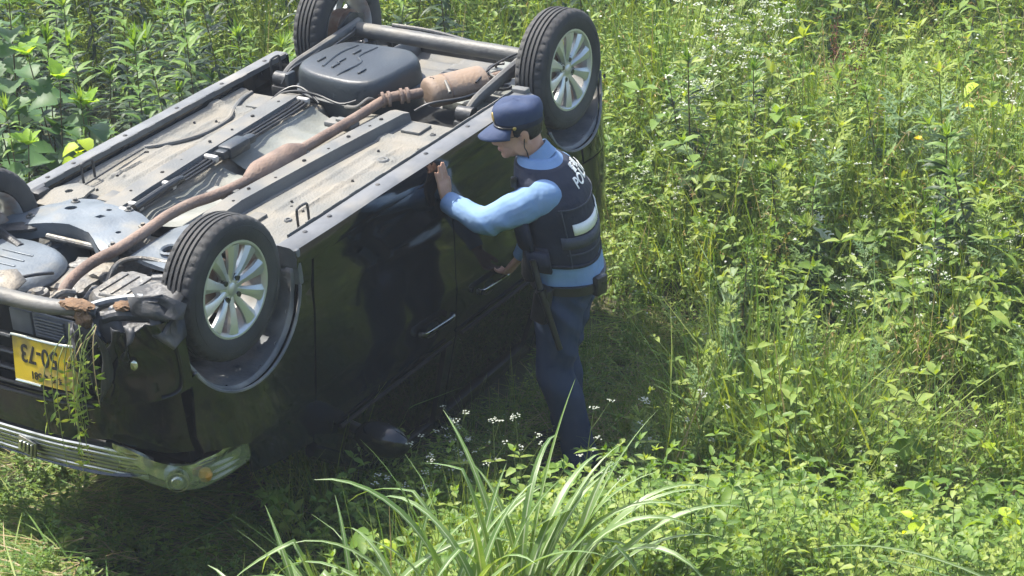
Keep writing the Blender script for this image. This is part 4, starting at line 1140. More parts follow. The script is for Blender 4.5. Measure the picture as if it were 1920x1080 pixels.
for pts, r, m in (([(-0.42, 0.45, -0.02), (-0.36, 0.16, 0.03), (-0.26, 0.06, 0.03), (-0.18, 0.06, 0.0)], 0.007, 'hose'), ([(-0.40, -0.06, -0.05), (-0.34, -0.12, 0.02), (-0.28, -0.14, 0.0)], 0.014, 'alloy'),
                  ([(-0.10, -0.13, -0.05), (-0.02, -0.12, 0.0), (0.06, -0.16, 0.0), (0.10, -0.26, -0.02)], 0.010, 'alloy'), ([(-0.36, -0.30, 0.0), (-0.28, -0.46, 0.05), (-0.20, -0.52, 0.05), (-0.12, -0.50, 0.0)], 0.009, 'hose'),
                  ([(-0.43, -0.30, 0.03), (-0.36, -0.40, 0.06), (-0.30, -0.52, 0.07), (-0.26, -0.60, 0.05)], 0.016, 'bluesteel')):
    cbuild(MB().tube(pts, r, 8, sub=4), 'engine_hose', MT[m])
for s in (-1, 1):
    rail('front_rail', [(-0.40, s * 0.36), (-0.2, s * 0.36), (0.05, s * 0.345), (0.25, s * 0.33)], 0.08, 0.10, -0.16, MT['bluesteel'])
    car_panel('splash_guard', [(-0.42, s * 0.40), (-0.20, s * 0.42), (-0.22, s * 0.66), (-0.36, s * 0.68)], lambda x, y: (x, y, -0.02 + 0.03 * math.sin(x * 22 + y * 9)), MT['darksteel'], 0.04)
cbuild(MB().box((-0.43, -0.40, -0.30), (0.40, 0.40, -0.255)), 'bay_dark_backing', MT['darkgap'])  # black slab added to give the engine bay its dark depth
for (x, y) in ((0.33, 0.62),):
    mg = MB().box((0.325, 0.60, -0.06), (0.40, 0.725, 0.03), 0.012); cbuild(mg, 'mud_guard', MT['blackplastic'])
cbuild(MB().box((0.318, -0.735, -0.12), (0.345, -0.60, 0.03), 0.008), 'mud_guard', MT['skirt'])

# ================================================================== the officer
MT['skin'] = pmat('skin', (0.50, 0.29, 0.20), 0.5, col2=(0.44, 0.235, 0.155), nscale=14, spec=0.4)
MT['shirt'] = pmat('blue_shirt', (0.19, 0.30, 0.47), 0.8, col2=(0.175, 0.28, 0.45), nscale=12, bump=0.6, bscale=17, spec=0.2)
MT['vest'] = pmat('navy_vest', (0.017, 0.021, 0.036), 0.75, col2=(0.022, 0.027, 0.044), nscale=9, bump=0.35, bscale=40, spec=0.25)
MT['vestband'] = pmat('vest_band', (0.045, 0.052, 0.072), 0.7, col2=(0.04, 0.046, 0.064), bump=0.2)
MT['reflect'] = pmat('reflective_tape', (0.78, 0.79, 0.74), 0.4, col2=(0.7, 0.72, 0.68))
MT['trouser'] = pmat('navy_trousers', (0.027, 0.043, 0.088), 0.8, col2=(0.034, 0.052, 0.10), nscale=7, bump=0.55, bscale=11, spec=0.2)
MT['cap'] = pmat('navy_cap', (0.032, 0.048, 0.098), 0.75, col2=(0.038, 0.056, 0.11), nscale=12, bump=0.2, bscale=50, spec=0.25)
MT['hair'] = pmat('black_hair', (0.008, 0.007, 0.007), 0.5, bump=0.6, bscale=150)
MT['leather'] = pmat('black_leather', (0.012, 0.012, 0.013), 0.4, col2=(0.02, 0.02, 0.02), bump=0.2)
MT['gold'] = pmat('brass_badge', (0.62, 0.45, 0.15), 0.35, metal=0.8)
MT['lip'] = pmat('lips', (0.36, 0.15, 0.12), 0.45)
MT['eye'] = pmat('eye', (0.02, 0.015, 0.012), 0.2)

def fuse(name, mb, voxel, it, m, parent=None, disp=None):
    """one continuous surface from overlapping closed pieces"""
    me = bpy.data.meshes.new('tmp'); me.from_pydata(mb.v, [], mb.f)
    bm = bmesh.new(); bm.from_mesh(me); bmesh.ops.recalc_face_normals(bm, faces=bm.faces); bm.to_mesh(me); bm.free()
    t = bpy.data.objects.new('tmp', me); COL.objects.link(t)
    r = t.modifiers.new('r', 'REMESH'); r.mode = 'VOXEL'; r.voxel_size = voxel
    if it:
        s = t.modifiers.new('s', 'SMOOTH'); s.iterations = it; s.factor = 0.5
    dg = bpy.context.evaluated_depsgraph_get()
    out = bpy.data.meshes.new_from_object(t.evaluated_get(dg)); out.name = name
    bpy.data.objects.remove(t)
    if disp:
        co = np.empty(len(out.vertices) * 3); no = np.empty(len(out.vertices) * 3)
        out.vertices.foreach_get('co', co); out.vertices.foreach_get('normal', no)
        co = co.reshape(-1, 3); no = no.reshape(-1, 3)
        co = co + no * disp(co)[:, None]
        out.vertices.foreach_set('co', co.ravel()); out.update()
    return link(name, out, m, parent, True, 180)

FEET = Vector((0.27, 8.23, 0.0)); FEET.z = gz(FEET.x, FEET.y)
officer = empty('person', FEET)
tag(officer, 'police officer in navy cap and vest, palm resting on the overturned car', 'person')
def po(o):
    o.parent = officer; o.location = o.location - FEET
    return o
Fd = Vector((-0.995, 0.10, 0)).normalized(); Ld = Vector((-Fd.y, Fd.x, 0)); Ud = Vector((0, 0, 1))

def ell(mb, c, ax, r, n=14, m=10):
    """ellipsoid with axes ax (3 vectors) and radii r"""
    c = Vector(c); rings = []
    vs = [c - ax[2] * r[2]]; fs = []
    for i in range(1, m):
        a = -math.pi / 2 + math.pi * i / m
        for k in range(n):
            b = 2 * math.pi * k / n
            vs.append(c + ax[0] * (r[0] * math.cos(a) * math.cos(b)) + ax[1] * (r[1] * math.cos(a) * math.sin(b)) + ax[2] * (r[2] * math.sin(a)))
    vs.append(c + ax[2] * r[2]); top = len(vs) - 1
    for k in range(n): fs.append((0, 1 + (k + 1) % n, 1 + k)); fs.append((top, 1 + (m - 2) * n + k, 1 + (m - 2) * n + (k + 1) % n))
    for i in range(m - 2):
        for k in range(n): fs.append((1 + i * n + k, 1 + i * n + (k + 1) % n, 1 + (i + 1) * n + (k + 1) % n, 1 + (i + 1) * n + k))
    return mb.add(vs, fs)

SPINE = [(0.86, 0.240, 8.205, 0.172, 0.122), (0.98, 0.230, 8.203, 0.163, 0.114), (1.15, 0.203, 8.20, 0.178, 0.122), (1.30, 0.170, 8.20, 0.185, 0.122), (1.385, 0.140, 8.20, 0.152, 0.104), (1.43, 0.118, 8.203, 0.110, 0.085), (1.47, 0.100, 8.203, 0.066, 0.064)]
def spine(z):
    zs = [q[0] for q in SPINE]
    return [float(np.interp(z, zs, [q[i] for q in SPINE])) for i in range(1, 5)]
def T(th, z, grow=0.0):
    x, y, a, b = spine(z)
    c, s = math.cos(th), math.sin(th)
    e = 0.82
    c_ = math.copysign(abs(c) ** e, c); s_ = math.copysign(abs(s) ** e, s)
    return Vector((x, y, z)) + Fd * ((b + grow) * c_) + Ld * ((a + grow) * s_)
def torso(mb, z0, z1, grow, n=36, m=16):
    rings = []
    for i in range(m + 1):
        z = z0 + (z1 - z0) * i / m
        g = grow(z) if callable(grow) else grow
        rings.append([T(2 * math.pi * k / n, z, g) for k in range(n)])
    mb.loft(rings)

# joints
SH_L = Vector((0.118, 8.045, 1.328)); EL_L = Vector((-0.112, 8.058, 1.208)); WR_L = Vector((-0.272, 8.220, 1.235))
SH_R = Vector((0.170, 8.350, 1.325)); EL_R = Vector((0.165, 8.470, 1.05)); WR_R = Vector((0.030, 8.516, 0.833))
HIP_L, KN_L, AN_L = Vector((0.205, 8.115, 0.90)), Vector((0.185, 8.105, 0.50)), Vector((0.300, 8.125, 0.09))
HIP_R, KN_R, AN_R = Vector((0.262, 8.290, 0.90)), Vector((0.215, 8.320, 0.49)), Vector((0.255, 8.350, 0.09))
carv = lambda q: CARM.to_3x3() @ Vector(q)
HN = carv((0, -1, 0)).normalized()      # out of the car's side

def hand(mb, wrist, d, back, thumb_side, curl=0.0, spread=1.0, curls=None):
    """palm, four unequal fingers and a thumb; d = fingers' direction, back = out of the back of the hand"""
    d = d.normalized(); back = (back - d * back.dot(d)).normalized(); lat = d.cross(back) * thumb_side
    rings = []
    for t, hw, th in ((-0.03, 0.025, 0.019), (0.0, 0.027, 0.018), (0.03, 0.034, 0.0165), (0.065, 0.040, 0.0145), (0.09, 0.041, 0.0125), (0.10, 0.037, 0.009)):
        c = wrist + d * t
        rings.append([c + lat * (hw * math.cos(a)) + back * (th * math.sin(a)) for a in [2 * math.pi * k / 14 for k in range(14)]])
    mb.loft(rings)
    for i, (off, ln, r) in enumerate(((0.030, 0.070, 0.0088), (0.0105, 0.079, 0.0090), (-0.0095, 0.073, 0.0086), (-0.029, 0.056, 0.0076))):
        cu = curl if curls is None else curls[i]
        p = wrist + d * (0.082 - abs(off) * 0.15) + lat * off
        dirv = (d + lat * off * 1.6 * spread).normalized()
        pts = [p - dirv * 0.02, p]
        ang = 0.0; base = p
        for seg in (0.45, 0.30, 0.25):
            ang += cu
            v = dirv * math.cos(ang) - back * math.sin(ang)
            base = base + v * (ln * seg + 0.006)
            pts.append(base)
        mb.tube(pts, [r * 1.05, r * 1.05, r, r * 0.93, r * 0.72], 10, sub=3)
        ell(mb, pts[-1], (dirv, lat, back), (r * 0.75,) * 3, 8, 6)
    p = wrist + d * 0.022 + lat * 0.022 - back * 0.004
    pts = [p, p + d * 0.022 + lat * 0.020 - back * 0.004, p + d * 0.048 + lat * 0.030 - back * (0.006 + 0.02 * curl), p + d * 0.070 + lat * (0.032 - 0.012 * curl) - back * (0.006 + 0.04 * curl)]
    mb.tube(pts, [0.014, 0.0125, 0.0105, 0.0075], 10, sub=3)

bd_ = MB()
torso(bd_, 0.86, 1.45, -0.012)
# head, looking down at the car
HC = Vector((0.028, 8.205, 1.566))
hf = Vector((-0.975, -0.20, 0)).normalized()
HF = (hf * math.cos(rad(8)) - Ud * math.sin(rad(8))).normalized(); HL = Vector((-hf.y, hf.x, 0)); HU = HF.cross(HL)
if HU.z < 0: HU = -HU
AX = (HF, HL, HU)
def hp(f, l, u): return HC + HF * f + HL * l + HU * u
ell(bd_, hp(-0.008, 0, 0.026), AX, (0.090, 0.073, 0.088), 20, 14)
ell(bd_, hp(0.030, 0, -0.030), AX, (0.064, 0.063, 0.075), 18, 12)
ell(bd_, hp(0.038, 0, -0.070), AX, (0.050, 0.050, 0.042), 16, 10)
ell(bd_, hp(0.068, 0, -0.098), AX, (0.020, 0.024, 0.017))
for s in (-1, 1):
    ell(bd_, hp(0.060, s * 0.036, -0.030), AX, (0.028, 0.025, 0.026))
    ell(bd_, hp(0.000, s * 0.058, -0.062), AX, (0.040, 0.014, 0.036))
    ell(bd_, hp(-0.008, s * 0.076, -0.008), AX, (0.019, 0.008, 0.031))
    ell(bd_, hp(0.080, s * 0.030, 0.010), AX, (0.012, 0.026, 0.008))
bd_.tube([hp(0.086, 0, 0.008), hp(0.098, 0, -0.016), hp(0.108, 0, -0.036), hp(0.094, 0, -0.042)], [0.009, 0.011, 0.0135, 0.012], 10, sub=3)
for s in (-1, 1): ell(bd_, hp(0.094, s * 0.012, -0.037), AX, (0.011, 0.008, 0.008))
ell(bd_, hp(0.086, 0, -0.064), AX, (0.010, 0.024, 0.0055)); ell(bd_, hp(0.084, 0, -0.075), AX, (0.010, 0.021, 0.0065))
bd_.tube([Vector((0.118, 8.203, 1.40)), Vector((0.088, 8.204, 1.46)), hp(-0.030, 0, -0.045)], [0.062, 0.056, 0.056], 18, sub=3)
# arms, hands, legs, feet
for a, b, c in ((SH_L, EL_L, WR_L), (SH_R, EL_R, WR_R)):
    bd_.tube([a, a.lerp(b, .5), b, b.lerp(c, .4), c], [0.05, 0.042, 0.036, 0.036, 0.026], 14, sub=3)
d_up = carv((-0.12, 0.04, 1.0))
hand(bd_, WR_L, d_up, HN, 1, curls=(0.02, -0.03, -0.02, 0.05), spread=0.35)
hand(bd_, WR_R, Vector((-0.55, 0.18, -0.85)), (HN + Vector((0, 0, 0.35))), -1, curl=0.55, spread=0.5)
for h_, k_, a_ in ((HIP_L, KN_L, AN_L), (HIP_R, KN_R, AN_R)):
    bd_.tube([h_ + Vector((0, 0, 0.03)), h_.lerp(k_, .5), k_, k_.lerp(a_, .4), a_, a_ - Vector((0, 0, 0.05))], [0.085, 0.075, 0.056, 0.054, 0.036, 0.036], 14, sub=3)
    bd_.tube([a_ + Vector((0.03, 0, -0.055)), a_ + Fd * 0.06 - Ud * 0.06, a_ + Fd * 0.15 - Ud * 0.070], [0.028, 0.020, 0.014], 12)
body = po(fuse('body', bd_, 0.0055, 2, MT['skin']))
for s in (-1, 1):
    e_ = MB(); ell(e_, hp(0.079, s * 0.030, -0.004), AX, (0.010, 0.014, 0.0055), 12, 8); po(e_.build('eye', MT['eye']))
    br = MB().tube([hp(0.087, s * 0.014, 0.015), hp(0.091, s * 0.030, 0.019), hp(0.080, s * 0.050, 0.014)], 0.0035, 6, sub=3); po(br.build('eyebrow', MT['hair']))
lp = MB(); ell(lp, hp(0.0895, 0, -0.070), AX, (0.0085, 0.020, 0.0075), 12, 8); po(lp.build('lips', MT['lip']))
# hair below the cap
hr = MB()
vs = []; fs = []
nu, nv = 30, 12
for i in range(nv + 1):
    u = -0.055 + 0.100 * i / nv
    for k in range(nu + 1):
        a = rad(62 + (360 - 124) * k / nu)
        k_ = math.sqrt(max(0.02, 1 - ((u - 0.030) / 0.100) ** 2))
        low = 0.0 if abs(k - nu / 2) < nu * 0.33 else 1.0
        uu = max(u, 0.0 - 0.012 * random.random()) if low else u
        vs.append(hp(-0.008 + (0.096 * k_) * math.cos(a), (0.077 * k_ + 0.001) * math.sin(a), uu))
for i in range(nv):
    for k in range(nu): fs.append((i * (nu + 1) + k, i * (nu + 1) + k + 1, (i + 1) * (nu + 1) + k + 1, (i + 1) * (nu + 1) + k))
hr.add(vs, fs); ho = po(hr.build('hair', MT['hair']))
so = ho.modifiers.new('t', 'SOLIDIFY'); so.thickness = 0.006
# cap: crown, band, peak, badge, button and cord
cr = MB(); rings = []
for u, a, b in ((0.032, 0.0965, 0.081), (0.050, 0.098, 0.083), (0.072, 0.101, 0.086), (0.092, 0.100, 0.085), (0.110, 0.092, 0.079), (0.122, 0.077, 0.066), (0.128, 0.050, 0.044), (0.130, 0.01, 0.01)):
    rings.append([hp(-0.006 + a * math.cos(t) + 0.010 * (u - 0.02) / 0.13 * math.cos(t), b * math.sin(t), u + 0.005 * math.sin(3 * t + u * 40) * (u > 0.06)) for t in [2 * math.pi * k / 40 for k in range(40)]])
cr.loft(rings); cap = po(cr.build('cap', MT['cap'], angle=60))
bnd = MB(); rings = []
for u, g in ((0.030, -0.006), (0.031, -0.0035), (0.050, -0.003), (0.051, -0.006)):
    rings.append([hp(-0.006 + (0.1045 + g) * math.cos(t), (0.0885 + g) * math.sin(t), u) for t in [2 * math.pi * k / 40 for k in range(40)]])
bnd.loft(rings, caps=False); b_ = bnd.build('cap_band', MT['vest'], cap)
pk = MB(); vs = []; fs = []
for i in range(7):
    t = i / 6
    for k in range(17):
        a = rad(-62 + 124 * k / 16)
        ext = 0.080 * t * math.cos(a * 1.25) ** 0.6
        vs.append(hp(-0.006 + (0.099 + ext) * math.cos(a) , (0.083 + ext * 0.45) * math.sin(a), 0.034 - 0.020 * t * t - 0.012 * t - 0.010 * t * abs(math.sin(a))))
for i in range(6):
    for k in range(16): fs.append((i * 17 + k, i * 17 + k + 1, (i + 1) * 17 + k + 1, (i + 1) * 17 + k))
pk.add(vs, fs); pko = pk.build('cap_peak', MT['cap'], cap); so = pko.modifiers.new('t', 'SOLIDIFY'); so.thickness = 0.004
bg_ = MB(); ell(bg_, hp(0.098, 0, 0.074), AX, (0.006, 0.017, 0.022), 14, 10); bg_.build('cap_badge', MT['gold'], cap)
for s in (-1, 1):
    bt = MB(); ell(bt, hp(0.030, s * 0.086, 0.041), AX, (0.008, 0.004, 0.008), 10, 8); bt.build('cap_button', MT['gold'], cap)
cd_ = MB().tube([hp(-0.006 + 0.1035 * math.cos(a), 0.0875 * math.sin(a), 0.040) for a in [rad(-68 + 136 * k / 20) for k in range(21)]], 0.0035, 6); cd_.build('cap_cord', MT['leather'], cap)
# glasses
gl = MB()
for s in (-1, 1):
    gl.tube([hp(0.098, s * 0.031 + 0.021 * math.cos(t), -0.006 + 0.014 * math.sin(t)) for t in [2 * math.pi * k / 18 for k in range(19)]], 0.0014, 6)
    gl.tube([hp(0.097, s * 0.052, -0.002), hp(0.05, s * 0.073, 0.0), hp(-0.01, s * 0.080, 0.002)], 0.0015, 6)
gl.tube([hp(0.099, -0.010, -0.004), hp(0.102, 0, -0.002), hp(0.099, 0.010, -0.004)], 0.0014, 6)
po(gl.build('glasses', MT['leather']))

def crease(p):
    """sharp-edged cloth ridges"""
    q = np.abs(np.sin(p)); return 1.0 - 2.0 * np.sqrt(q * q + 0.03)
def folds(k1, k2, amp):
    def f(co):
        x, y, z = co[:, 0], co[:, 1], co[:, 2]
        return amp * (np.sin(k1 * (z + 0.6 * x) + 3 * np.sin(7 * x + 5 * y)) * np.sin(k2 * (x - 0.5 * z) + 2 * np.sin(9 * z)) + 0.5 * np.sin(k1 * 1.9 * (z - 0.4 * x + 0.3 * y) + 2 * np.sin(11 * x)))
    return f
def shirt_folds(co):
    x, y, z = co[:, 0], co[:, 1], co[:, 2]
    wob = 1.3 * np.sin(9 * x + 6 * z) + 0.9 * np.sin(17 * y - 7 * x)
    el = np.exp(-((x + 0.115) ** 2 + (z - 1.15) ** 2) / 0.010)           # bunched at the elbow
    up = np.exp(-((x - 0.04) ** 2 + (z - 1.27) ** 2) / 0.012)            # pulled from the armhole
    fo = np.exp(-((x + 0.21) ** 2 + (z - 1.19) ** 2) / 0.006)
    ta = (z < 1.06)                                                     # blousing at the waist
    d = 0.0085 * crease(24 * (x * 0.8 + z * 0.75) + wob) * el + 0.0065 * crease(20 * (z - 0.55 * x) + wob) * up
    d = d + 0.0060 * crease(30 * (x - 0.2 * z) + wob) * fo + 0.008 * crease(13 * (x + y * 1.2) + 1.4 * np.sin(11 * z)) * ta
    return d + 0.0012 * np.sin(40 * x + 23 * z + 3 * np.sin(13 * y))
# shirt with sleeves and collar
sh_ = MB()
torso(sh_, 0.90, 1.462, lambda z: 0.012 if z > 1.06 else 0.012 + 0.022 * min(1, (1.06 - z) / 0.06))
for a, b, c, rr in ((SH_L, EL_L, WR_L, 1.0), (SH_R, EL_R, WR_R, 0.95)):
    r = [0.078, 0.078, 0.072, 0.065, 0.062, 0.052, 0.045, 0.043]
    ends = c + (c - b).normalized() * -0.004
    sh_.tube([a.lerp(Vector((0.13, 8.20, 1.36)), 0.45), a.lerp(b, .22), a.lerp(b, .55), b.lerp(a, .12), b.lerp(c, .15), b.lerp(c, .62), b.lerp(c, .80), ends], [q * rr for q in r], 18, sub=3)
    ell(sh_, a + Vector((0.012, 0, 0)), (Fd, Ld, Ud), (0.086, 0.070, 0.084), 16, 12)
    ell(sh_, b, (Fd, Ld, Ud), (0.056, 0.056, 0.058), 16, 12)
shirt = po(fuse('shirt', sh_, 0.006, 3, MT['shirt'], disp=shirt_folds))
cf = MB()
dv = (WR_L - EL_L).normalized()
cf.tube([WR_L - dv * 0.075, WR_L - dv * 0.07, WR_L - dv * 0.01, WR_L - dv * 0.004], [0.046, 0.050, 0.047, 0.043], 20)
cf.build('cuff', MT['shirt'], shirt).location = FEET - FEET
shirt_cuff = shirt.children[-1]; 
col = MB(); rings = []
ND = (hp(-0.030, 0, -0.045) - Vector((0.112, 8.203, 1.42))).normalized(); NF = (Fd - ND * Fd.dot(ND)).normalized(); NL = ND.cross(NF)
for r, dz in ((0.072, -0.01), (0.066, 0.012), (0.064, 0.052), (0.069, 0.054), (0.078, 0.022), (0.088, 0.0), (0.084, -0.004)):
    rings.append([Vector((0.108, 8.203, 1.425)) + NF * (r * math.cos(t)) + NL * (r * 0.96 * math.sin(t)) + ND * (dz - 0.016 * math.cos(t)) for t in [2 * math.pi * k / 30 for k in range(30)]])
col.loft(rings, caps=False)
cl_ = col.build('collar', MT['shirt'], shirt)
# vest
vb = MB()
def vgrow(z): return 0.034 if z < 1.30 else 0.034 - 0.006 * (z - 1.30) / 0.12
torso(vb, 1.030, 1.435, vgrow)
vest = fuse('vest', vb, 0.009, 3, MT['vest'], disp=folds(22, 17, 0.003))
po(vest)
def band(name, th0, th1, z0, z1, off, m, n=22):
    mb = MB(); vs = []; fs = []
    for k in range(n + 1):
        th = th0 + (th1 - th0) * k / n
        for z in (z0, (z0 + z1) / 2, z1):
            vs.append(T(th, z, vgrow(z) + off))
    for k in range(n):
        for j in range(2): fs.append((k * 3 + j, k * 3 + j + 1, (k + 1) * 3 + j + 1, (k + 1) * 3 + j))
    mb.add(vs, fs); o = mb.build(name, m, vest, angle=60)
    so = o.modifiers.new('t', 'SOLIDIFY'); so.thickness = 0.004
    return o
band('reflective_strip', rad(116), rad(236), 1.180, 1.228, 0.005, MT['reflect'])
band('vest_belt', rad(95), rad(265), 1.120, 1.172, 0.006, MT['vestband'])
band('vest_belt', rad(-70), rad(80), 1.03, 1.12, 0.010, MT['vest'])
band('vest_hem', rad(60), rad(300), 1.026, 1.042, 0.004, MT['vest'])
for th0, th1, z0, z1 in ((30, 62, 1.10, 1.24), (-62, -20, 1.08, 1.22), (48, 82, 1.02, 1.11)):
    band('vest_pocket', rad(th0), rad(th1), z0, z1, 0.022, MT['vest'], 8).modifiers['t'].thickness = 0.02
# armhole piping over the left shoulder
pip = MB().tube([T(rad(90 + 62 * math.cos(t)), 1.235 + 0.155 * math.sin(t), vgrow(1.25) + 0.001) for t in [2 * math.pi * k / 30 for k in range(31)]], 0.006, 6)
for z_ in (1.292, 1.088):
    band('vest_seam', rad(100), rad(262), z_, z_ + 0.006, 0.004, MT['vestband'])
for th_ in (104, 180, 256):
    mbs = MB().tube([T(rad(th_), z_, vgrow(z_) + 0.003) for z_ in (1.03, 1.10, 1.18, 1.26, 1.30)], 0.003, 6); mbs.build('vest_seam', MT['vestband'], vest)
# back lettering
def on_back(o, z0, th0, off=0.0075):
    for q in o.data.vertices:
        u, v, w = q.co
        z = z0 + v
        q.co = T(rad(th0) + u / 0.150, z, vgrow(z) + off) + (T(rad(th0) + u / 0.150, z, 1) - T(rad(th0) + u / 0.150, z, 0)).normalized() * w
    o.data.update()
    return o
on_back(text_mesh('back_lettering', 'POLICE', 0.058, vest, MT['reflect'], (0, 0, 0), ext=0.001), 1.372, 186)
on_back(text_mesh('back_lettering_small', '警視', 0.036, vest, MT['reflect'], (0, 0, 0), ext=0.001), 1.412, 180)
# trousers
tr_ = MB()
torso(tr_, 0.86, 0.945, 0.012, m=6)
ell(tr_, Vector((0.238, 8.205, 0.87)), (Fd, Ld, Ud), (0.135, 0.180, 0.10), 24, 14)
for h_, k_, a_ in ((HIP_L, KN_L, AN_L), (HIP_R, KN_R, AN_R)):
    tr_.tube([h_ + Vector((0, 0, 0.0)), h_.lerp(k_, .25), h_.lerp(k_, .6), k_ + Vector((0, 0, 0.02)), k_.lerp(a_, .3), k_.lerp(a_, .65), a_.lerp(k_, 0.08), a_ + Vector((0, 0, -0.045))],
             [0.112, 0.112, 0.098, 0.086, 0.083, 0.078, 0.076, 0.080], 20, sub=3)
trousers = po(fuse('trousers', tr_, 0.010, 4, MT['trouser'], disp=lambda co: 0.0075 * crease(17 * (co[:, 2] + 0.9 * co[:, 0]) + 1.6 * np.sin(8 * co[:, 0] + 5 * co[:, 2])) * (0.35 + np.exp(-((co[:, 2] - 0.50) / 0.14) ** 2) + np.exp(-((co[:, 2] - 0.84) / 0.07) ** 2) + np.exp(-((co[:, 2] - 0.10) / 0.09) ** 2))))
for a_ in (AN_L, AN_R):
    sb_ = MB(); rings = []
    for t, w, h in ((-0.07, 0.034, 0.09), (-0.05, 0.046, 0.12), (0.02, 0.048, 0.12), (0.08, 0.050, 0.085), (0.15, 0.046, 0.055), (0.19, 0.036, 0.045), (0.205, 0.015, 0.03)):
        c = Vector((a_.x, a_.y, gz(a_.x, a_.y))) + Fd * t
        rings.append([c + Ld * (w * math.cos(k * math.pi / 10)) + Ud * (0.004 + h * abs(math.sin(k * math.pi / 10)) ** 0.6) for k in range(11)])
    sb_.loft(rings); po(sb_.build('shoe', MT['leather']))
bl = MB(); rings = []
for z, g in ((0.902, 0.016), (0.902, 0.044), (0.940, 0.046), (0.940, 0.016)):
    rings.append([T(2 * math.pi * k / 36, z, g) for k in range(36)])
bl.loft(rings, caps=False); belt = po(bl.build('belt', MT['leather']))
def pouch(name, th, z, w, h, d, m=MT['leather'], tilt=0.0):
    c = T(rad(th), z, 0.03 + d / 2); nrm = (T(rad(th), z, 1) - T(rad(th), z, 0)).normalized(); tg_ = Ud.cross(nrm).normalized()
    mt = Matrix.Translation(c) @ Matrix((tg_, nrm, Ud)).transposed().to_4x4() @ Matrix.Rotation(tilt, 4, 'Y')
    o = MB().box((-w / 2, -d / 2, -h / 2), (w / 2, d / 2, h / 2), min(w, d, h) * 0.25, mt).build(name, m, None)
    return po(o)
pouch('holster', 62, 0.86, 0.075, 0.17, 0.05, tilt=0.15)
pouch('radio', 42, 1.02, 0.065, 0.14, 0.045)
pouch('belt_pouch', 148, 0.925, 0.07, 0.085, 0.035)
pouch('belt_pouch', 14, 0.95, 0.08, 0.08, 0.04)
bt_ = MB().tube([(0.085, 7.985, 1.075), (0.105, 7.98, 0.99), (0.118, 7.975, 0.94)], [0.013, 0.015, 0.015], 12)
bt_.tube([(0.118, 7.975, 0.945), (0.120, 7.975, 0.937)], 0.024, 12)
bt_.tube([(0.119, 7.975, 0.94), (0.160, 7.975, 0.80), (0.200, 7.98, 0.665)], [0.016, 0.014, 0.013], 12)
po(bt_.build('baton', MT['leather']))
mc = MB().tube([hp(-0.004, 0.084, -0.012), hp(0.0, 0.080, -0.05), hp(-0.01, 0.070, -0.085), Vector((0.075, 8.12, 1.41)), Vector((0.045, 8.10, 1.36)), T(rad(35), 1.25, 0.05)], 0.0022, 6, sub=5)
po(mc.build('earphone_cord', MT['leather']))
mk = MB().box((-0.012, -0.014, -0.02), (0.012, 0.014, 0.02), 0.004, Matrix.Translation(T(rad(40), 1.385, 0.045))); po(mk.build('microphone', MT['leather']))

# ================================================================== vegetation
LM = {}
LM['grass'] = leafmat('grass_blade', (0.131, 0.211, 0.034), (0.238, 0.294, 0.064), 0.35)
LM['grass2'] = leafmat('grass_blade_blue', (0.077, 0.165, 0.034), (0.141, 0.235, 0.059), 0.35)
LM['weed'] = leafmat('weed_leaf', (0.089, 0.170, 0.029), (0.178, 0.276, 0.054), 0.4)
LM['weedlight'] = leafmat('weed_leaf_light', (0.178, 0.276, 0.049), (0.285, 0.352, 0.079), 0.42)
LM['mug'] = leafmat('mugwort_leaf', (0.11, 0.19, 0.075), (0.19, 0.27, 0.10), 0.3)
_old = leafmat('mugwort_leaf_deep', (0.089, 0.176, 0.054), (0.154, 0.259, 0.068), 0.3)
LM['gold'] = leafmat('shaded_stalk_leaf', (0.020, 0.046, 0.015), (0.039, 0.074, 0.023), 0.3)  # leaf colour darkened to hold the shade below the lit tips
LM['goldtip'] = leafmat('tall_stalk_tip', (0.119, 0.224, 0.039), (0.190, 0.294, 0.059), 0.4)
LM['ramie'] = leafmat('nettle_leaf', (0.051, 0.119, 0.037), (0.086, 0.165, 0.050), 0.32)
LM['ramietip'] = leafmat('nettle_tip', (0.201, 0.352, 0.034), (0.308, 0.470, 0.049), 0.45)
LM['vine'] = leafmat('vine_leaf', (0.092, 0.180, 0.028), (0.173, 0.273, 0.048), 0.4)
LM['vinelime'] = leafmat('lime_leaf', (0.355, 0.493, 0.034), (0.427, 0.540, 0.049), 0.5)
LM['stem'] = leafmat('green_stem', (0.13, 0.19, 0.05), (0.18, 0.22, 0.07), 0.15)
LM['brownstem'] = leafmat('brown_stem', (0.11, 0.085, 0.045), (0.16, 0.12, 0.06), 0.1)
LM['dry'] = leafmat('dry_grass', (0.33, 0.25, 0.12), (0.42, 0.34, 0.18), 0.3, tcol=(1.2, 1.1, 0.8))
LM['orange'] = leafmat('tan_seed_head', (0.40, 0.24, 0.08), (0.46, 0.32, 0.13), 0.3, tcol=(1.2, 1.0, 0.7))
LM['dock'] = leafmat('dock_seed', (0.16, 0.055, 0.025), (0.22, 0.08, 0.03), 0.2, tcol=(1.2, 0.9, 0.6))
LM['white'] = leafmat('white_petal', (0.48, 0.52, 0.40), (0.56, 0.58, 0.48), 0.3, tcol=(1.0, 1.0, 0.9))
LM['yellow'] = leafmat('yellow_petal', (0.75, 0.55, 0.02), (0.78, 0.6, 0.03), 0.3, tcol=(1.1, 1.0, 0.4))
LM['silver'] = leafmat('silvergrass_blade', (0.11, 0.20, 0.05), (0.18, 0.27, 0.085), 0.35, rough=0.42, spec=0.5)
LM['silverrib'] = leafmat('silvergrass_midrib', (0.34, 0.40, 0.24), (0.40, 0.46, 0.29), 0.25, rough=0.45)

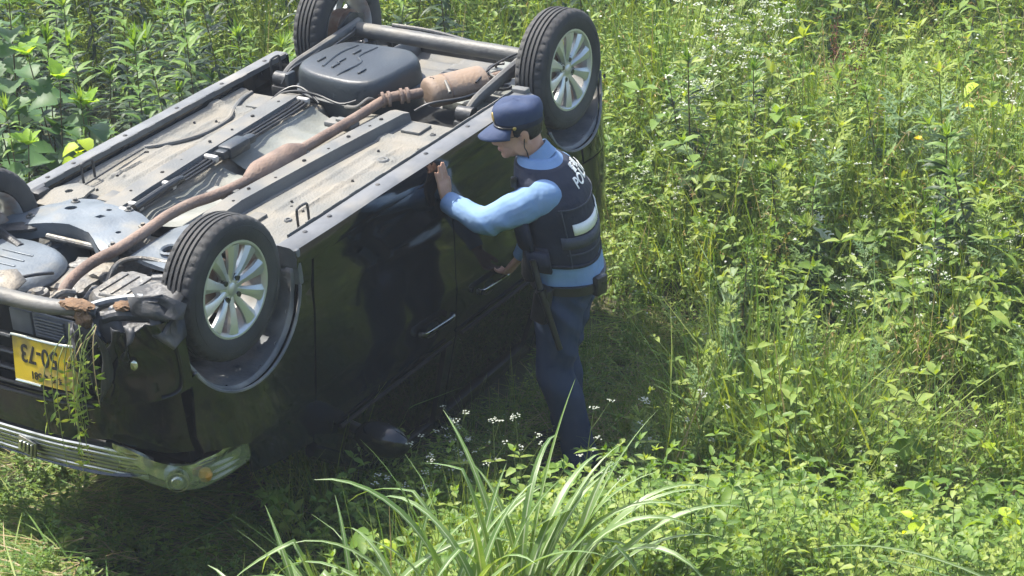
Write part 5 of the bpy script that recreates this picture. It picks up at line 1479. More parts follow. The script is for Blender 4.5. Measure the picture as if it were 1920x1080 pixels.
class LB:
    """leaf mesh builder: materials by slot"""
    def __init__(s, mats): s.v = []; s.f = []; s.m = []; s.mats = mats
    def leaf(s, base, d, up, L, w, slot=0, seg=4, droop=0.3, fold=0.25, prof=None, twist=0.0, teeth=0.0):
        base = Vector(base); d = Vector(d).normalized(); up = Vector(up)
        up = up - d * up.dot(d)
        up = up.normalized() if up.length > 1e-4 else d.orthogonal().normalized()
        lat = d.cross(up)
        k0 = len(s.v)
        p = base.copy(); dd = d.copy(); uu = up.copy()
        for i in range(seg + 1):
            t = i / seg
            if prof: h = prof(t)
            else: h = math.sin(math.pi * min(1, t * 0.92 + 0.08) ** 0.8)
            h *= w / 2
            if i == seg: h = max(h * 0.05, 0.0002)
            hh = h * (1 + (teeth if i % 2 else -teeth))
            c_, s_ = math.cos(twist * t), math.sin(twist * t)
            la = lat * c_ + uu * s_
            s.v += [tuple(p - la * hh + uu * (fold * hh)), tuple(p), tuple(p + la * hh + uu * (fold * hh))]
            a = droop / seg
            dd2 = dd * math.cos(a) - uu * math.sin(a); uu = uu * math.cos(a) + dd * math.sin(a); dd = dd2
            p = p + dd * (L / seg)
        for i in range(seg):
            a = k0 + i * 3
            s.f += [(a, a + 1, a + 4, a + 3), (a + 1, a + 2, a + 5, a + 4)]; s.m += [slot, slot]
        return p
    def leaf2(s, base, d, L, w, slot=0, fold=0.3, up=(0, 0, 1)):
        """small leaf: two faces folded along the midrib"""
        base = Vector(base); d = Vector(d).normalized(); l = d.cross(Vector(up))
        l = l.normalized() if l.length > 1e-4 else Vector((1, 0, 0)); u = l.cross(d); k = len(s.v)
        m = base + d * (L * 0.45) + u * (fold * w * 0.5)
        s.v += [tuple(base), tuple(m - l * (w / 2)), tuple(base + d * L - u * (0.12 * L)), tuple(m + l * (w / 2))]
        s.f += [(k, k + 1, k + 2), (k, k + 2, k + 3)]; s.m += [slot, slot]
    def leaf4(s, base, d, L, w, slot=0, fold=0.25, droop=0.25, up=(0, 0, 1)):
        """small ovate leaf: four faces, folded and drooping"""
        base = Vector(base); d = Vector(d).normalized(); l = d.cross(Vector(up))
        l = l.normalized() if l.length > 1e-4 else Vector((1, 0, 0)); u = l.cross(d); k = len(s.v)
        a = base + d * (L * 0.30); b = base + d * (L * 0.66) - u * (droop * L * 0.15)
        s.v += [tuple(base), tuple(a - l * (w * 0.48) + u * (fold * w * 0.5)), tuple(a + l * (w * 0.48) + u * (fold * w * 0.5)),
                tuple(b - l * (w * 0.38) + u * (fold * w * 0.4)), tuple(b + l * (w * 0.38) + u * (fold * w * 0.4)), tuple(base + d * L - u * (droop * L * 0.45)), tuple((a + b) / 2 - u * 0.02 * L)]
        s.f += [(k, k + 1, k + 3, k + 6), (k, k + 6, k + 4, k + 2), (k + 6, k + 3, k + 5), (k + 6, k + 5, k + 4)]; s.m += [slot] * 4
    def stalk(s, pts, r, slot=0):
        """thin stem as a three-sided needle through a few of the points"""
        q = [Vector(pts[0]), Vector(pts[len(pts) // 2]), Vector(pts[-1])]; k = len(s.v)
        for i, p in enumerate(q):
            rr = r * (1, 0.8, 0.4)[i]
            for a in (0, 2.09, 4.19): s.v.append(tuple(p + Vector((math.cos(a) * rr, math.sin(a) * rr, 0))))
        for i in range(2):
            for j in range(3): s.f.append((k + i * 3 + j, k + i * 3 + (j + 1) % 3, k + i * 3 + 3 + (j + 1) % 3, k + i * 3 + 3 + j)); s.m.append(slot)
    def floret(s, c, r, slot=0):
        c = Vector(c); k = len(s.v)
        for q in ((1, 0, 0), (-0.5, 0.87, 0), (-0.5, -0.87, 0), (0, 0, 0.7)): s.v.append(tuple(c + Vector(q) * r))
        s.f += [(k, k + 1, k + 3), (k + 1, k + 2, k + 3), (k + 2, k, k + 3)]; s.m += [slot] * 3
    def strip(s, pts, w, slot=0, up=(0, 0, 1)):
        """flat ribbon along pts with half widths w"""
        k0 = len(s.v); n = len(pts)
        for i, q in enumerate(pts):
            t = (pts[min(i + 1, n - 1)] - pts[max(i - 1, 0)])
            l = t.cross(Vector(up)); l = l.normalized() if l.length > 1e-6 else Vector((1, 0, 0))
            s.v += [tuple(q - l * w[i]), tuple(q + l * w[i])]
        for i in range(n - 1):
            a = k0 + i * 2
            s.f.append((a, a + 1, a + 3, a + 2)); s.m.append(slot)
    def tube(s, pts, r0, r1, slot=0, n=4):
        k0 = len(s.v); m = len(pts)
        for i, q in enumerate(pts):
            t = (Vector(pts[min(i + 1, m - 1)]) - Vector(pts[max(i - 1, 0)])).normalized()
            u = t.orthogonal().normalized(); w = t.cross(u); r = r0 + (r1 - r0) * i / (m - 1)
            for k in range(n):
                a = 2 * math.pi * k / n
                s.v.append(tuple(Vector(q) + (u * math.cos(a) + w * math.sin(a)) * r))
        for i in range(m - 1):
            for k in range(n):
                a = k0 + i * n; s.f.append((a + k, a + (k + 1) % n, a + n + (k + 1) % n, a + n + k)); s.m.append(slot)
    def blob(s, c, r, slot=0):
        """a floret: two crossed quads and a cap"""
        c = Vector(c); k0 = len(s.v)
        for q in ((1, 0, 0), (0, 1, 0), (-1, 0, 0), (0, -1, 0), (0, 0, 0.6), (0, 0, -0.6)): s.v.append(tuple(c + Vector(q) * r))
        for f in ((0, 1, 4), (1, 2, 4), (2, 3, 4), (3, 0, 4), (1, 0, 5), (2, 1, 5), (3, 2, 5), (0, 3, 5)):
            s.f.append(tuple(k0 + i for i in f)); s.m.append(slot)
    def mesh(s, name):
        me = bpy.data.meshes.new(name); me.from_pydata(s.v, [], s.f)
        for m in s.mats: me.materials.append(m)
        me.polygons.foreach_set('material_index', s.m); me.shade_smooth(); me.update()
        return me

def rdir(r, el0, el1):
    a = r.uniform(0, 2 * math.pi); e = rad(r.uniform(el0, el1))
    return Vector((math.cos(a) * math.cos(e), math.sin(a) * math.cos(e), math.sin(e)))

def curve_pts(base, d, L, bend, n=5, r=None, side=None):
    p = Vector(base); d = Vector(d).normalized(); out = [p.copy()]
    g = Vector((0, 0, -1)) if side is None else Vector(side)
    for i in range(n):
        d = (d + g * (bend / n)).normalized()
        p = p + d * (L / n); out.append(p.copy())
    return out

def t_grass(seed, n, L0, L1, w, el=(55, 88), bend=0.9, mats=('grass', 'grass2', 'dry'), dry=0.08, spread=0.06, az=None):
    r = random.Random(seed); b = LB([LM[m] for m in mats])
    for i in range(n):
        L = r.uniform(L0, L1)
        dv_ = rdir(r, *el)
        if az is not None:
            q_ = math.hypot(dv_.x, dv_.y); a_ = az + r.gauss(0, 0.45); dv_ = Vector((q_ * math.cos(a_), q_ * math.sin(a_), dv_.z))
        pts = curve_pts((r.uniform(-spread, spread), r.uniform(-spread, spread), -0.02), dv_, L, r.uniform(0.2, 1.4) * bend, 4)
        ww = w * r.uniform(0.6, 1.2)
        b.strip(pts, [ww * 0.7, ww, ww * 0.85, ww * 0.55, 0.0004], 2 if r.random() < dry else r.choice((0, 0, 1)), up=(r.uniform(-.4, .4), r.uniform(-.4, .4), 1))
    return b.mesh('t_grass')

def umbel(b, c, size, r, slot, n, light=True):
    for k in range(n):
        a = r.uniform(0, 6.28); q = size * math.sqrt(r.random())
        (b.floret if light else b.blob)((c[0] + math.cos(a) * q, c[1] + math.sin(a) * q, c[2] + r.uniform(-0.2, 0.25) * size), r.uniform(0.0032, 0.0058), slot)

def pinnate(b, base, d, L, r, slot, n=4, w=0.017):
    d = Vector(d).normalized(); pts = curve_pts(base, d, L, 0.7, 4)
    b.strip([pts[0], pts[2], pts[4]], [0.0012, 0.001, 0.0006], slot)
    l = d.cross(Vector((0, 0, 1)))
    for i in range(1, n + 1):
        t = i / n; q = pts[min(4, int(t * 4))]
        for s in (-1, 1):
            b.leaf2(q, (l * s + d * 0.7 + Vector((0, 0, r.uniform(-.2, .3)))), L * (0.45 - 0.2 * t) * r.uniform(.8, 1.2), w * (1.25 - 0.5 * t), slot, 0.2)
    b.leaf2(pts[-1], d, L * 0.3, w, slot, 0.2)

def t_parsley(seed, H, flowers=1.0):
    r = random.Random(seed); b = LB([LM['weedlight'], LM['white'], LM['stem'], LM['weed']])
    for s in range(r.randint(1, 2)):
        lean = Vector((r.uniform(-.15, .15), r.uniform(-.15, .15), 1))
        pts = curve_pts((r.uniform(-.03, .03), r.uniform(-.03, .03), 0), lean, H * r.uniform(.8, 1.05), r.uniform(-0.1, 0.15), 6)
        b.stalk(pts, 0.0025, 2)
        for i, q in enumerate(pts):
            if i < 1: continue
            for k in range(2 if i < 5 else 3):
                d = rdir(r, 25, 60)
                if i < 4 or r.random() < 0.4: pinnate(b, q, rdir(r, 5, 45), r.uniform(0.08, 0.15) * (1.15 - i * 0.10), r, r.choice((0, 0, 3)))
                if i >= 3:
                    br = curve_pts(q, d, r.uniform(0.06, 0.14), -0.3, 3)
                    b.strip([br[0], br[-1]], [0.0012, 0.0009], 2)
                    if r.random() < 0.85 * flowers: umbel(b, br[-1], r.uniform(0.012, 0.022), r, 1, r.randint(6, 9))
                    else: umbel(b, br[-1], 0.010, r, 0, 4)
        umbel(b, pts[-1], 0.018, r, 1, 10)
    return b.mesh('t_parsley')

def t_weed(seed, n, H, leafL, mats=('weed', 'weedlight', 'stem'), wide=0.55):
    r = random.Random(seed); b = LB([LM[m] for m in mats])
    for s in range(n):
        h = H * r.uniform(0.55, 1.1)
        pts = curve_pts((r.uniform(-.07, .07), r.uniform(-.07, .07), -0.01), rdir(r, 50, 88), h, r.uniform(0.0, 0.7), 6)
        b.stalk(pts, 0.0022, 2)
        a0 = r.uniform(0, 6.28)
        for i in range(1, 7):
            for k in range(2):
                a = a0 + i * 1.57 + k * math.pi + r.uniform(-.3, .3)
                L = leafL * r.uniform(0.7, 1.15) * (1.1 - 0.07 * i)
                b.leaf4(pts[i], (math.cos(a), math.sin(a), r.uniform(0.0, 0.7)), L, L * wide * r.uniform(.8, 1.1), 1 if i > 4 or r.random() < 0.2 else 0, 0.22, r.uniform(0.2, 1.0))
        for k in range(3): b.leaf2(pts[-1], rdir(r, 40, 80), leafL * 0.5, leafL * 0.22, 1)
    return b.mesh('t_weed')

def t_cleavers(seed, n, H):
    r = random.Random(seed); b = LB([LM['weedlight'], LM['weed'], LM['stem'], LM['white']])
    for s in range(n):
        pts = curve_pts((r.uniform(-.1, .1), r.uniform(-.1, .1), -0.01), rdir(r, 35, 85), H * r.uniform(.6, 1.15), r.uniform(0.1, 0.9), 7)
        b.strip([pts[0], pts[2], pts[5], pts[7]], [0.0014, 0.0013, 0.001, 0.0008], 2, up=(r.uniform(-1, 1), r.uniform(-1, 1), 0.3))
        for i in range(1, 8):
            for k in range(5):
                b.leaf2(pts[i - 1].lerp(pts[i], r.random()), rdir(r, -10, 45), r.uniform(0.018, 0.034), r.uniform(0.006, 0.011), r.choice((0, 0, 1)), 0.1)
            if r.random() < 0.10: b.floret(pts[i] + Vector((0, 0, 0.012)), 0.006, 3)
    return b.mesh('t_cleavers')

def lobed(b, base, d, up, L, slot, r):
    """deeply cut mugwort leaf: midrib with pointed lobes"""
    d = Vector(d).normalized(); l = d.cross(Vector(up)).normalized()
    b.leaf(base, d, up, L, L * 0.16, slot, 4, 0.45, 0.2)
    for t, q in ((0.30, 0.42), (0.50, 0.46), (0.70, 0.36)):
        for s in (-1, 1):
            p = Vector(base) + d * (L * t) - Vector(up) * (0.03 * L * t)
            b.leaf(p, l * s * 0.85 + d * 0.8, up, L * q, L * 0.11, slot, 2, 0.4, 0.15)
            b.leaf(p + (l * s * 0.85 + d * 0.8).normalized() * L * q * 0.4, l * s * 0.3 + d, up, L * q * 0.5, L * 0.07, slot, 2, 0.3, 0.15)

def t_mugwort(seed, H, L0=0.11):
    r = random.Random(seed); st = LB([LM['stem']]); b = LB([LM['mug'], LM['weedlight']])
    pts = curve_pts((0, 0, 0), (r.uniform(-.12, .12), r.uniform(-.12, .12), 1), H, r.uniform(-.05, .1), 10)
    st.tube(pts, 0.004, 0.0015, 0, 5)
    for i in range(2, 11):
        for k in range(3):
            a = i * 2.4 + k * 2.1 + r.uniform(-.3, .3); el = 0.1 + 0.09 * i
            lobed(b, pts[i], (math.cos(a), math.sin(a), el), (0, 0, 1), L0 * r.uniform(.75, 1.1) * (1.1 - 0.05 * i), 1 if i > 8 else 0, r)
    for k in range(6): b.leaf(pts[-1], rdir(r, 45, 85), (0, 0, 1), L0 * 0.55, L0 * 0.10, 1, 3, 0.3, 0.2)
    return st.mesh('stem'), b.mesh('foliage')

def t_goldenrod(seed, H, dens_=7, L0=0.095, w0=0.016):
    r = random.Random(seed); st = LB([LM['stem'], LM['brownstem']]); b = LB([LM['gold'], LM['goldtip']])
    n = 18
    pts = curve_pts((0, 0, 0), (r.uniform(-.10, .10), r.uniform(-.10, .10), 1), H, r.uniform(-.04, .08), n)
    st.tube(pts, 0.0055, 0.002, 1, 5)
    for i in range(3, n + 1):
        t = i / n
        for k in range(dens_):
            a = r.uniform(0, 6.28); el = -0.15 + 1.0 * t * t + r.uniform(-.15, .15)
            q = pts[i - 1].lerp(pts[i], r.random())
            L = L0 * r.uniform(0.75, 1.2) * (1.15 - 0.45 * t)
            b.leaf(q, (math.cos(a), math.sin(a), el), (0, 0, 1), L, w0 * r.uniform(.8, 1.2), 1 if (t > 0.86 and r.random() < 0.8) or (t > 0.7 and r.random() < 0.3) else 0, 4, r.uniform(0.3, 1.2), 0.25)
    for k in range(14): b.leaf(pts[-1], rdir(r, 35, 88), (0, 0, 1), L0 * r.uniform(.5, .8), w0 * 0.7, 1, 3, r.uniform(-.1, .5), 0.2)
    return st.mesh('stem'), b.mesh('foliage')

def prof_ovate(t): return (math.sin(math.pi * min(1.0, t ** 0.62)) ** 0.75) if t < 1 else 0
def prof_point(t): return max(0.0, (math.sin(math.pi * min(1.0, (t * 0.95 + 0.05) ** 0.62)) ** 0.9) * (1 - 0.25 * t))
def prof_heart(t): return max(0, math.sin(math.pi * min(1.0, (t * 0.86 + 0.14) ** 0.75))) ** 0.65
def ovate_mesh(name, m, L, w, seg=8, teeth=0.14, droop=0.6, prof=prof_ovate):
    b = LB([m]); b.leaf((0, 0, 0), (1, 0, 0), (0, 0, 1), L, w, 0, seg, droop, 0.42, prof, 0.0, teeth)
    return b.mesh(name)

def join_lb(ms, name):
    """stem and foliage template in one mesh"""
    bm = bmesh.new(); mats = []
    for m in ms:
        off = len(mats); mats += list(m.materials)
        k0 = len(bm.faces); bm.from_mesh(m); bm.faces.ensure_lookup_table()
        for f in list(bm.faces)[k0:]: f.material_index += off
    me = bpy.data.meshes.new(name); bm.to_mesh(me); bm.free()
    for m in mats: me.materials.append(m)
    me.shade_smooth()
    return me

# ---- scattering of uncountable growth: points + instances, one object per kind of cover
TCOL = bpy.data.collections.new('plant_sources')
def scatter(name, meshes, P, Rz, tilt, S, I, label, cat):
    col = bpy.data.collections.new('src_' + name); objs = []
    for k, me in enumerate(meshes):
        o = bpy.data.objects.new('src_%s_%02d' % (name, k), me); col.objects.link(o)
    me = bpy.data.meshes.new(name); n = len(P)
    me.vertices.add(n); me.vertices.foreach_set('co', np.asarray(P, np.float32).ravel())
    a = me.attributes.new('rot', 'FLOAT_VECTOR', 'POINT'); a.data.foreach_set('vector', np.stack([tilt[:, 0], tilt[:, 1], Rz], 1).astype(np.float32).ravel())
    a = me.attributes.new('scl', 'FLOAT', 'POINT'); a.data.foreach_set('value', np.asarray(S, np.float32))
    a = me.attributes.new('idx', 'INT', 'POINT'); a.data.foreach_set('value', np.asarray(I, np.int32))
    a = me.attributes.new('rnd', 'FLOAT', 'POINT'); a.data.foreach_set('value', RNG.random(n).astype(np.float32))
    o = bpy.data.objects.new(name, me); COL.objects.link(o)
    ng = bpy.data.node_groups.new('scatter_' + name, 'GeometryNodeTree')
    ng.interface.new_socket('Geometry', in_out='INPUT', socket_type='NodeSocketGeometry')
    ng.interface.new_socket('Geometry', in_out='OUTPUT', socket_type='NodeSocketGeometry')
    N, L = ng.nodes, ng.links
    gi = N.new('NodeGroupInput'); go = N.new('NodeGroupOutput')
    ip = N.new('GeometryNodeInstanceOnPoints'); ci = N.new('GeometryNodeCollectionInfo')
    ci.inputs['Collection'].default_value = col
    ci.inputs['Separate Children'].default_value = True; ci.inputs['Reset Children'].default_value = True
    def attr(nm, ty):
        q = N.new('GeometryNodeInputNamedAttribute'); q.data_type = ty; q.inputs[0].default_value = nm
        return q.outputs[0]
    e2r = N.new('FunctionNodeEulerToRotation')
    L.new(attr('rot', 'FLOAT_VECTOR'), e2r.inputs[0])
    L.new(gi.outputs[0], ip.inputs['Points']); L.new(ci.outputs[0], ip.inputs['Instance'])
    ip.inputs['Pick Instance'].default_value = True
    L.new(attr('idx', 'INT'), ip.inputs['Instance Index']); L.new(e2r.outputs[0], ip.inputs['Rotation']); L.new(attr('scl', 'FLOAT'), ip.inputs['Scale'])
    rz_ = N.new('GeometryNodeRealizeInstances'); L.new(ip.outputs[0], rz_.inputs[0]); L.new(rz_.outputs[0], go.inputs[0])
    md = o.modifiers.new('scatter', 'NODES'); md.node_group = ng
    tag(o, label, cat, kind='stuff')
    return o

CI = np.array(CARI)
def car_xy(x, y, z=0.1):
    q = np.stack([x, y, np.full_like(x, z), np.ones_like(x)], 0)
    c = CI @ q
    return c[0], c[1]
def vnoise(x, y, s, seed=0):
    return 0.5 + 0.25 * (np.sin(x * s + seed) * np.cos(y * s * 1.13 + 1.7 * seed) + np.sin((x + y) * s * 0.63 + 2.1 * seed) + 0.0) + 0.25 * np.sin(x * s * 1.9 - y * s * 1.4 + seed * 3.3) * 0.6

def field(x, y):
    """height allowed for the growth at a spot and zone flags"""
    cx, cy = car_xy(x, y)
    under = (cx > 0.75) & (cx < 2.75) & (np.abs(cy) < 0.70)
    strip = (cx > 0.0) & (cx < 3.0) & (cy <= -0.70) & (cy > -1.30)
    front = (x < -0.88 + 0.12 * np.sin(y * 3)) & (y < 8.35)
    tramp = (x > 0.30) & (x < 0.95) & (y > 7.85) & (y < 9.0)
    d_foot = np.minimum(np.hypot(x - 0.30, y - 8.12), np.hypot(x - 0.25, y - 8.35))
    h = 0.22 + 0.55 * vnoise(x, y, 2.3, 1.0) + 0.32 * vnoise(x, y, 5.1, 2.0)
    h = h + 0.25 * smooth01(12, 14.5, y)
    h = np.where(tramp, 0.30 + 0.35 * (h - 0.4) + 0.12 * smooth01(0.6, 0.95, x), h)
    h = np.where(y < 7.8, 0.36 + 0.30 * (h - 0.4), h)
    h = np.where((y < 7.9) & (np.abs(x - 0.28) < 0.38), 0.24, h)
    h = np.where((y < 7.7) & (x > 0.62), 0.24, h)
    h = np.where(strip, 0.26, h)
    h = np.where(front, 0.11, h)
    h = np.where(d_foot < 0.22, 0.12, h)
    # hollow in the growth
    h = h - 0.25 * np.exp(-((x - 1.55) ** 2 / 0.10 + (y - 9.15) ** 2 / 0.05))
    return h, under, strip, front, tramp

def sample(n, x0, x1, y0, y1):
    return RNG.uniform(x0, x1, n), RNG.uniform(y0, y1, n)

X0, X1, Y0, Y1 = -4.8, 4.8, 5.5, 15.8
def in_view_margin(x, y, m=0.6):
    lim = 0.265 * y + m
    return (np.abs(x) < lim) | ((x < 0) & (x > -lim - 1.3) & (y > 8.2))
def far_left(x, y):
    cx, cy = car_xy(x, y)
    return (cy > 0.85) & (cx < 3.6) & (x < 0.2)

def lay(name, meshes, n, keep, label, cat, smin=0.75, smax=1.25, base=0.5, tiltmax=0.18, zoff=-0.01, href=True, comb=None):
    x, y = sample(n, X0, X1, Y0, Y1)
    h, under, strip, front, tramp = field(x, y)
    k = keep(x, y, h, under, strip, front, tramp) & in_view_margin(x, y) & ~under & (y > 5.5)
    # thin out with distance: far plants show smaller gaps
    x, y, h = x[k], y[k], h[k]
    z = ground_z(x, y) + zoff
    s = RNG.uniform(smin, smax, len(x)) * (np.clip(h / base, 0.25, 1.9) if href else 1.0)
    tl = RNG.normal(0, tiltmax, (len(x), 2))
    return scatter(name, meshes, np.stack([x, y, z], 1), RNG.uniform(0, 6.283, len(x)) if comb is None else RNG.normal(0, comb, len(x)), tl, s, RNG.integers(0, len(meshes), len(x)), label, cat)

area_n = (X1 - X0) * (Y1 - Y0)
g_tpl = [t_grass(i, 20, 0.28, 0.60, 0.0028) for i in range(5)]
lay('meadow_grass', g_tpl, int(area_n * 95), lambda x, y, h, u, s, f, t: (RNG.random(len(x)) < np.where(t, 0.95, 0.62)) & ~far_left(x, y), 'thin green meadow grass growing among the weeds right of the car', 'grass')
w_tpl = [t_weed(20 + i, 5, 0.48, 0.045) for i in range(4)] + [t_weed(30 + i, 4, 0.42, 0.065, wide=0.38) for i in range(2)]
lay('meadow_weeds', w_tpl, int(area_n * 30), lambda x, y, h, u, s, f, t: (RNG.random(len(x)) < np.where(t, 0.6, 0.9) * np.where(vnoise(x, y, 3.7, 8) > 0.38, 1, 0.3)) & ~far_left(x, y) & ~f & (y > 7.65), 'leafy green weeds massed over the meadow', 'weeds')
c_tpl = [t_cleavers(50 + i, 8, 0.52) for i in range(4)]
lay('fine_leaved_weeds', c_tpl, int(area_n * 32), lambda x, y, h, u, s, f, t: (RNG.random(len(x)) < np.where(t, 0.5, 0.9) * np.where(vnoise(x, y, 1.4, 5) > 0.45, 1, 0.35)) & ~far_left(x, y) & ~f & (y > 7.6), 'fine-leaved pale green weeds tangled over the meadow', 'weeds')
p_tpl = [t_parsley(60 + i, 0.62) for i in range(5)]
lay('white_flowering_weeds', p_tpl, int(area_n * 4.2), lambda x, y, h, u, s, f, t: (x > 0.5) & (RNG.random(len(x)) < np.where(t, 0.12, np.where(vnoise(x, y, 1.1, 3) > 0.42, 0.9, 0.25))) & (y > 8.2), 'small white umbel flowers dotted over the meadow', 'flowers', base=0.56)
def t_tan(seed):
    r = random.Random(seed); b = LB([LM['dry'], LM['orange'], LM['grass']])
    for k in range(4):
        pts = curve_pts((r.uniform(-.1, .1), r.uniform(-.1, .1), 0), (r.uniform(-.4, .4), r.uniform(-.4, .4), 1), r.uniform(.5, .8), r.uniform(0.5, 1.8), 8)
        b.strip(pts, [0.0016] * 6 + [0.0012, 0.0010, 0.0006], r.choice((0, 2, 0)), up=(r.uniform(-1, 1), r.uniform(-1, 1), 0.2))
        for i in range(5, 9):
            for q in range(4): b.leaf2(pts[i - 1].lerp(pts[i], r.random()), rdir(r, -60, 20), r.uniform(.014, .026), 0.004, r.choice((0, 1)))
    return b.mesh('t_tan')
lay('tan_seed_grass', [t_tan(130 + i) for i in range(4)], int(area_n * 5), lambda x, y, h, u, s, f, t: (x > 0.7) & ~t & (y > 8.4) & (RNG.random(len(x)) < np.where(x > 1.4, 0.9, 0.35)), 'thin tan seed grass arching through the right meadow', 'grass', base=0.56)
bk_tpl = [t_weed(170 + i, 5, 0.34, 0.06, ('weedlight', 'weed', 'stem'), 0.5) for i in range(3)] + [t_weed(175 + i, 6, 0.30, 0.045, ('weed', 'weedlight', 'stem'), 0.7) for i in range(3)]
lay('bank_weeds', bk_tpl, int(area_n * 42), lambda x, y, h, u, s, f, t: ((y < 7.7) | ((x > -0.8) & (x < 0.1) & (y < 7.95))) & ~f & (RNG.random(len(x)) < np.where((np.abs(x - 0.28) < 0.3) & (y > 7.2), 0.4, 0.95)), 'bright leafy weeds covering the bank in the foreground', 'weeds', 0.75, 1.3, 0.36, 0.2, -0.01, False)
lay('bodyside_weeds', p_tpl[:1] + w_tpl[:4], int(area_n * 14), lambda x, y, h, u, s, f, t: (x > -0.75) & (x < 0.12) & (y > 7.0) & (y < 7.6), 'thin flowering weeds standing in front of the dark car doors', 'weeds', 0.55, 0.95, 0.5, 0.15, -0.01, False)
# clumps of broader leaves, young stalks and mugwort that break up the meadow
b_tpl = [t_weed(140 + i, 6, 0.62, 0.085, ('weed', 'weedlight', 'stem'), 0.42) for i in range(3)] + [t_weed(145 + i, 5, 0.5, 0.075, ('mug', 'weed', 'stem'), 0.7) for i in range(2)]
lay('broad_leaved_clumps', b_tpl, int(area_n * 18), lambda x, y, h, u, s, f, t: (vnoise(x, y, 2.9, 6) > 0.56) & (x > 0.5) & ~t & (y > 7.9), 'broad-leaved weeds growing in clumps across the right meadow', 'weeds', 0.85, 1.45, 0.5)
y_tpl = [join_lb(t_goldenrod(150 + i, 0.75, 4, 0.10, 0.017), 'young') for i in range(3)]
lay('young_stalks', y_tpl, int(area_n * 5), lambda x, y, h, u, s, f, t: (vnoise(x, y, 2.1, 9) > 0.52) & (x > 0.5) & ~t & (y > 8.6), 'young narrow-leaved stalks with star-shaped tips in the right meadow', 'weeds', 0.8, 1.25, 0.5)
q_tpl = [join_lb(t_mugwort(160 + i, 0.6, 0.12), 'mug') for i in range(2)]
lay('mugwort_patch', q_tpl, int(area_n * 4), lambda x, y, h, u, s, f, t: (vnoise(x, y, 1.7, 4) > 0.58) & (x > 0.9) & ~t & (y > 8.2), 'patches of feathery mugwort mixed into the meadow', 'weeds', 0.8, 1.2, 0.5)
# matted and trampled grass: long blades lying over in front of the nose, straw around the officer
m_tpl = [t_grass(80 + i, 22, 0.14, 0.34, 0.0030, (0, 34), 0.6, dry=0.18, spread=0.11, az=rad(205)) for i in range(4)]
lay('matted_grass', m_tpl, int(area_n * 120), lambda x, y, h, u, s, f, t: (f | s) & (y > 5.5) & (y < 11), 'flattened matted grass in front of the upturned nose', 'grass', 0.8, 1.2, 0.11, 0.12, 0.02, False, 0.5)
d_tpl = [t_grass(90 + i, 16, 0.2, 0.45, 0.0022, (2, 30), 0.4, mats=('dry', 'grass', 'dry'), dry=0.4, spread=0.1) for i in range(3)]
lay('trampled_straw', d_tpl, int(area_n * 30), lambda x, y, h, u, s, f, t: (t | s) & (y > 7.6), 'dry trampled straw around the officer\'s feet', 'straw', 0.8, 1.2, 0.1, 0.1, 0.02, False)
cl_tpl = [t_weed(100 + i, 5, 0.14, 0.03, ('weedlight', 'weed', 'stem'), 0.8) for i in range(3)]
lay('clover_patch', cl_tpl, int(area_n * 60), lambda x, y, h, u, s, f, t: f & (RNG.random(len(x)) < np.where(vnoise(x, y, 3.0, 2) > 0.5, 0.9, 0.15)), 'low clover-like leaves in the matted grass by the nose', 'weeds', 0.8, 1.3, 0.11, 0.15, 0.0, False)
# undergrowth behind the car (the mass between the stalks)
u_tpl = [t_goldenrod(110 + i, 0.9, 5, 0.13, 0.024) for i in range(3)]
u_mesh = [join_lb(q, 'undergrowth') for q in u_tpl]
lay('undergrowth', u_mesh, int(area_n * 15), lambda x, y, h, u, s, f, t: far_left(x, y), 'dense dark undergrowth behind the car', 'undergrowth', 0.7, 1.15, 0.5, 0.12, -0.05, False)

# ---- plants one can tell apart
def thing_plant(name, loc, rz, label, cat, group=None, tilt=(0, 0)):
    o = empty(name, loc, (tilt[0], tilt[1], rz)); tag(o, label, cat, group); return o
def child(name, me, parent, kind=None):
    o = bpy.data.objects.new(name, me); COL.objects.link(o); o.parent = parent
    if kind: o['kind'] = kind
    return o

ORD = ['first', 'second', 'third', 'fourth', 'fifth', 'sixth', 'seventh', 'eighth', 'ninth', 'tenth', 'eleventh', 'twelfth', 'thirteenth', 'fourteenth', 'fifteenth', 'sixteenth', 'seventeenth', 'eighteenth', 'nineteenth', 'twentieth', 'twenty-first', 'twenty-second', 'twenty-third', 'twenty-fourth', 'twenty-fifth']
# tall narrow-leaved stalks behind the car
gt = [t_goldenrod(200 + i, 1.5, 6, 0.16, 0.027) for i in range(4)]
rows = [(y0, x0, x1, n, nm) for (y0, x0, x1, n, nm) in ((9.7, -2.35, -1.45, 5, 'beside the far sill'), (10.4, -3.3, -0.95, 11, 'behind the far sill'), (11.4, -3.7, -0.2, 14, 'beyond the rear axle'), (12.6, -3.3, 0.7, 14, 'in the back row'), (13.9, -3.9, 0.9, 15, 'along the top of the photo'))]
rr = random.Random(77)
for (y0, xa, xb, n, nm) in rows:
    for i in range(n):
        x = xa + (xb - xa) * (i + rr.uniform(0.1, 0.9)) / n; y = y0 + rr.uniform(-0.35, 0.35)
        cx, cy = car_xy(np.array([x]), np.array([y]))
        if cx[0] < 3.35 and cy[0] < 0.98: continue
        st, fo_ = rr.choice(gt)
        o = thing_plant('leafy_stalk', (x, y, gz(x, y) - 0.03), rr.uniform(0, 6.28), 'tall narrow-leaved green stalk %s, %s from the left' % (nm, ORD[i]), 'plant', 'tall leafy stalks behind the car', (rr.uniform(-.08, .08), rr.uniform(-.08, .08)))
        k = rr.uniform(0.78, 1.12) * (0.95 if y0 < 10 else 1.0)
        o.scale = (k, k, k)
        child('stem', st, o); child('foliage', fo_, o, 'stuff')
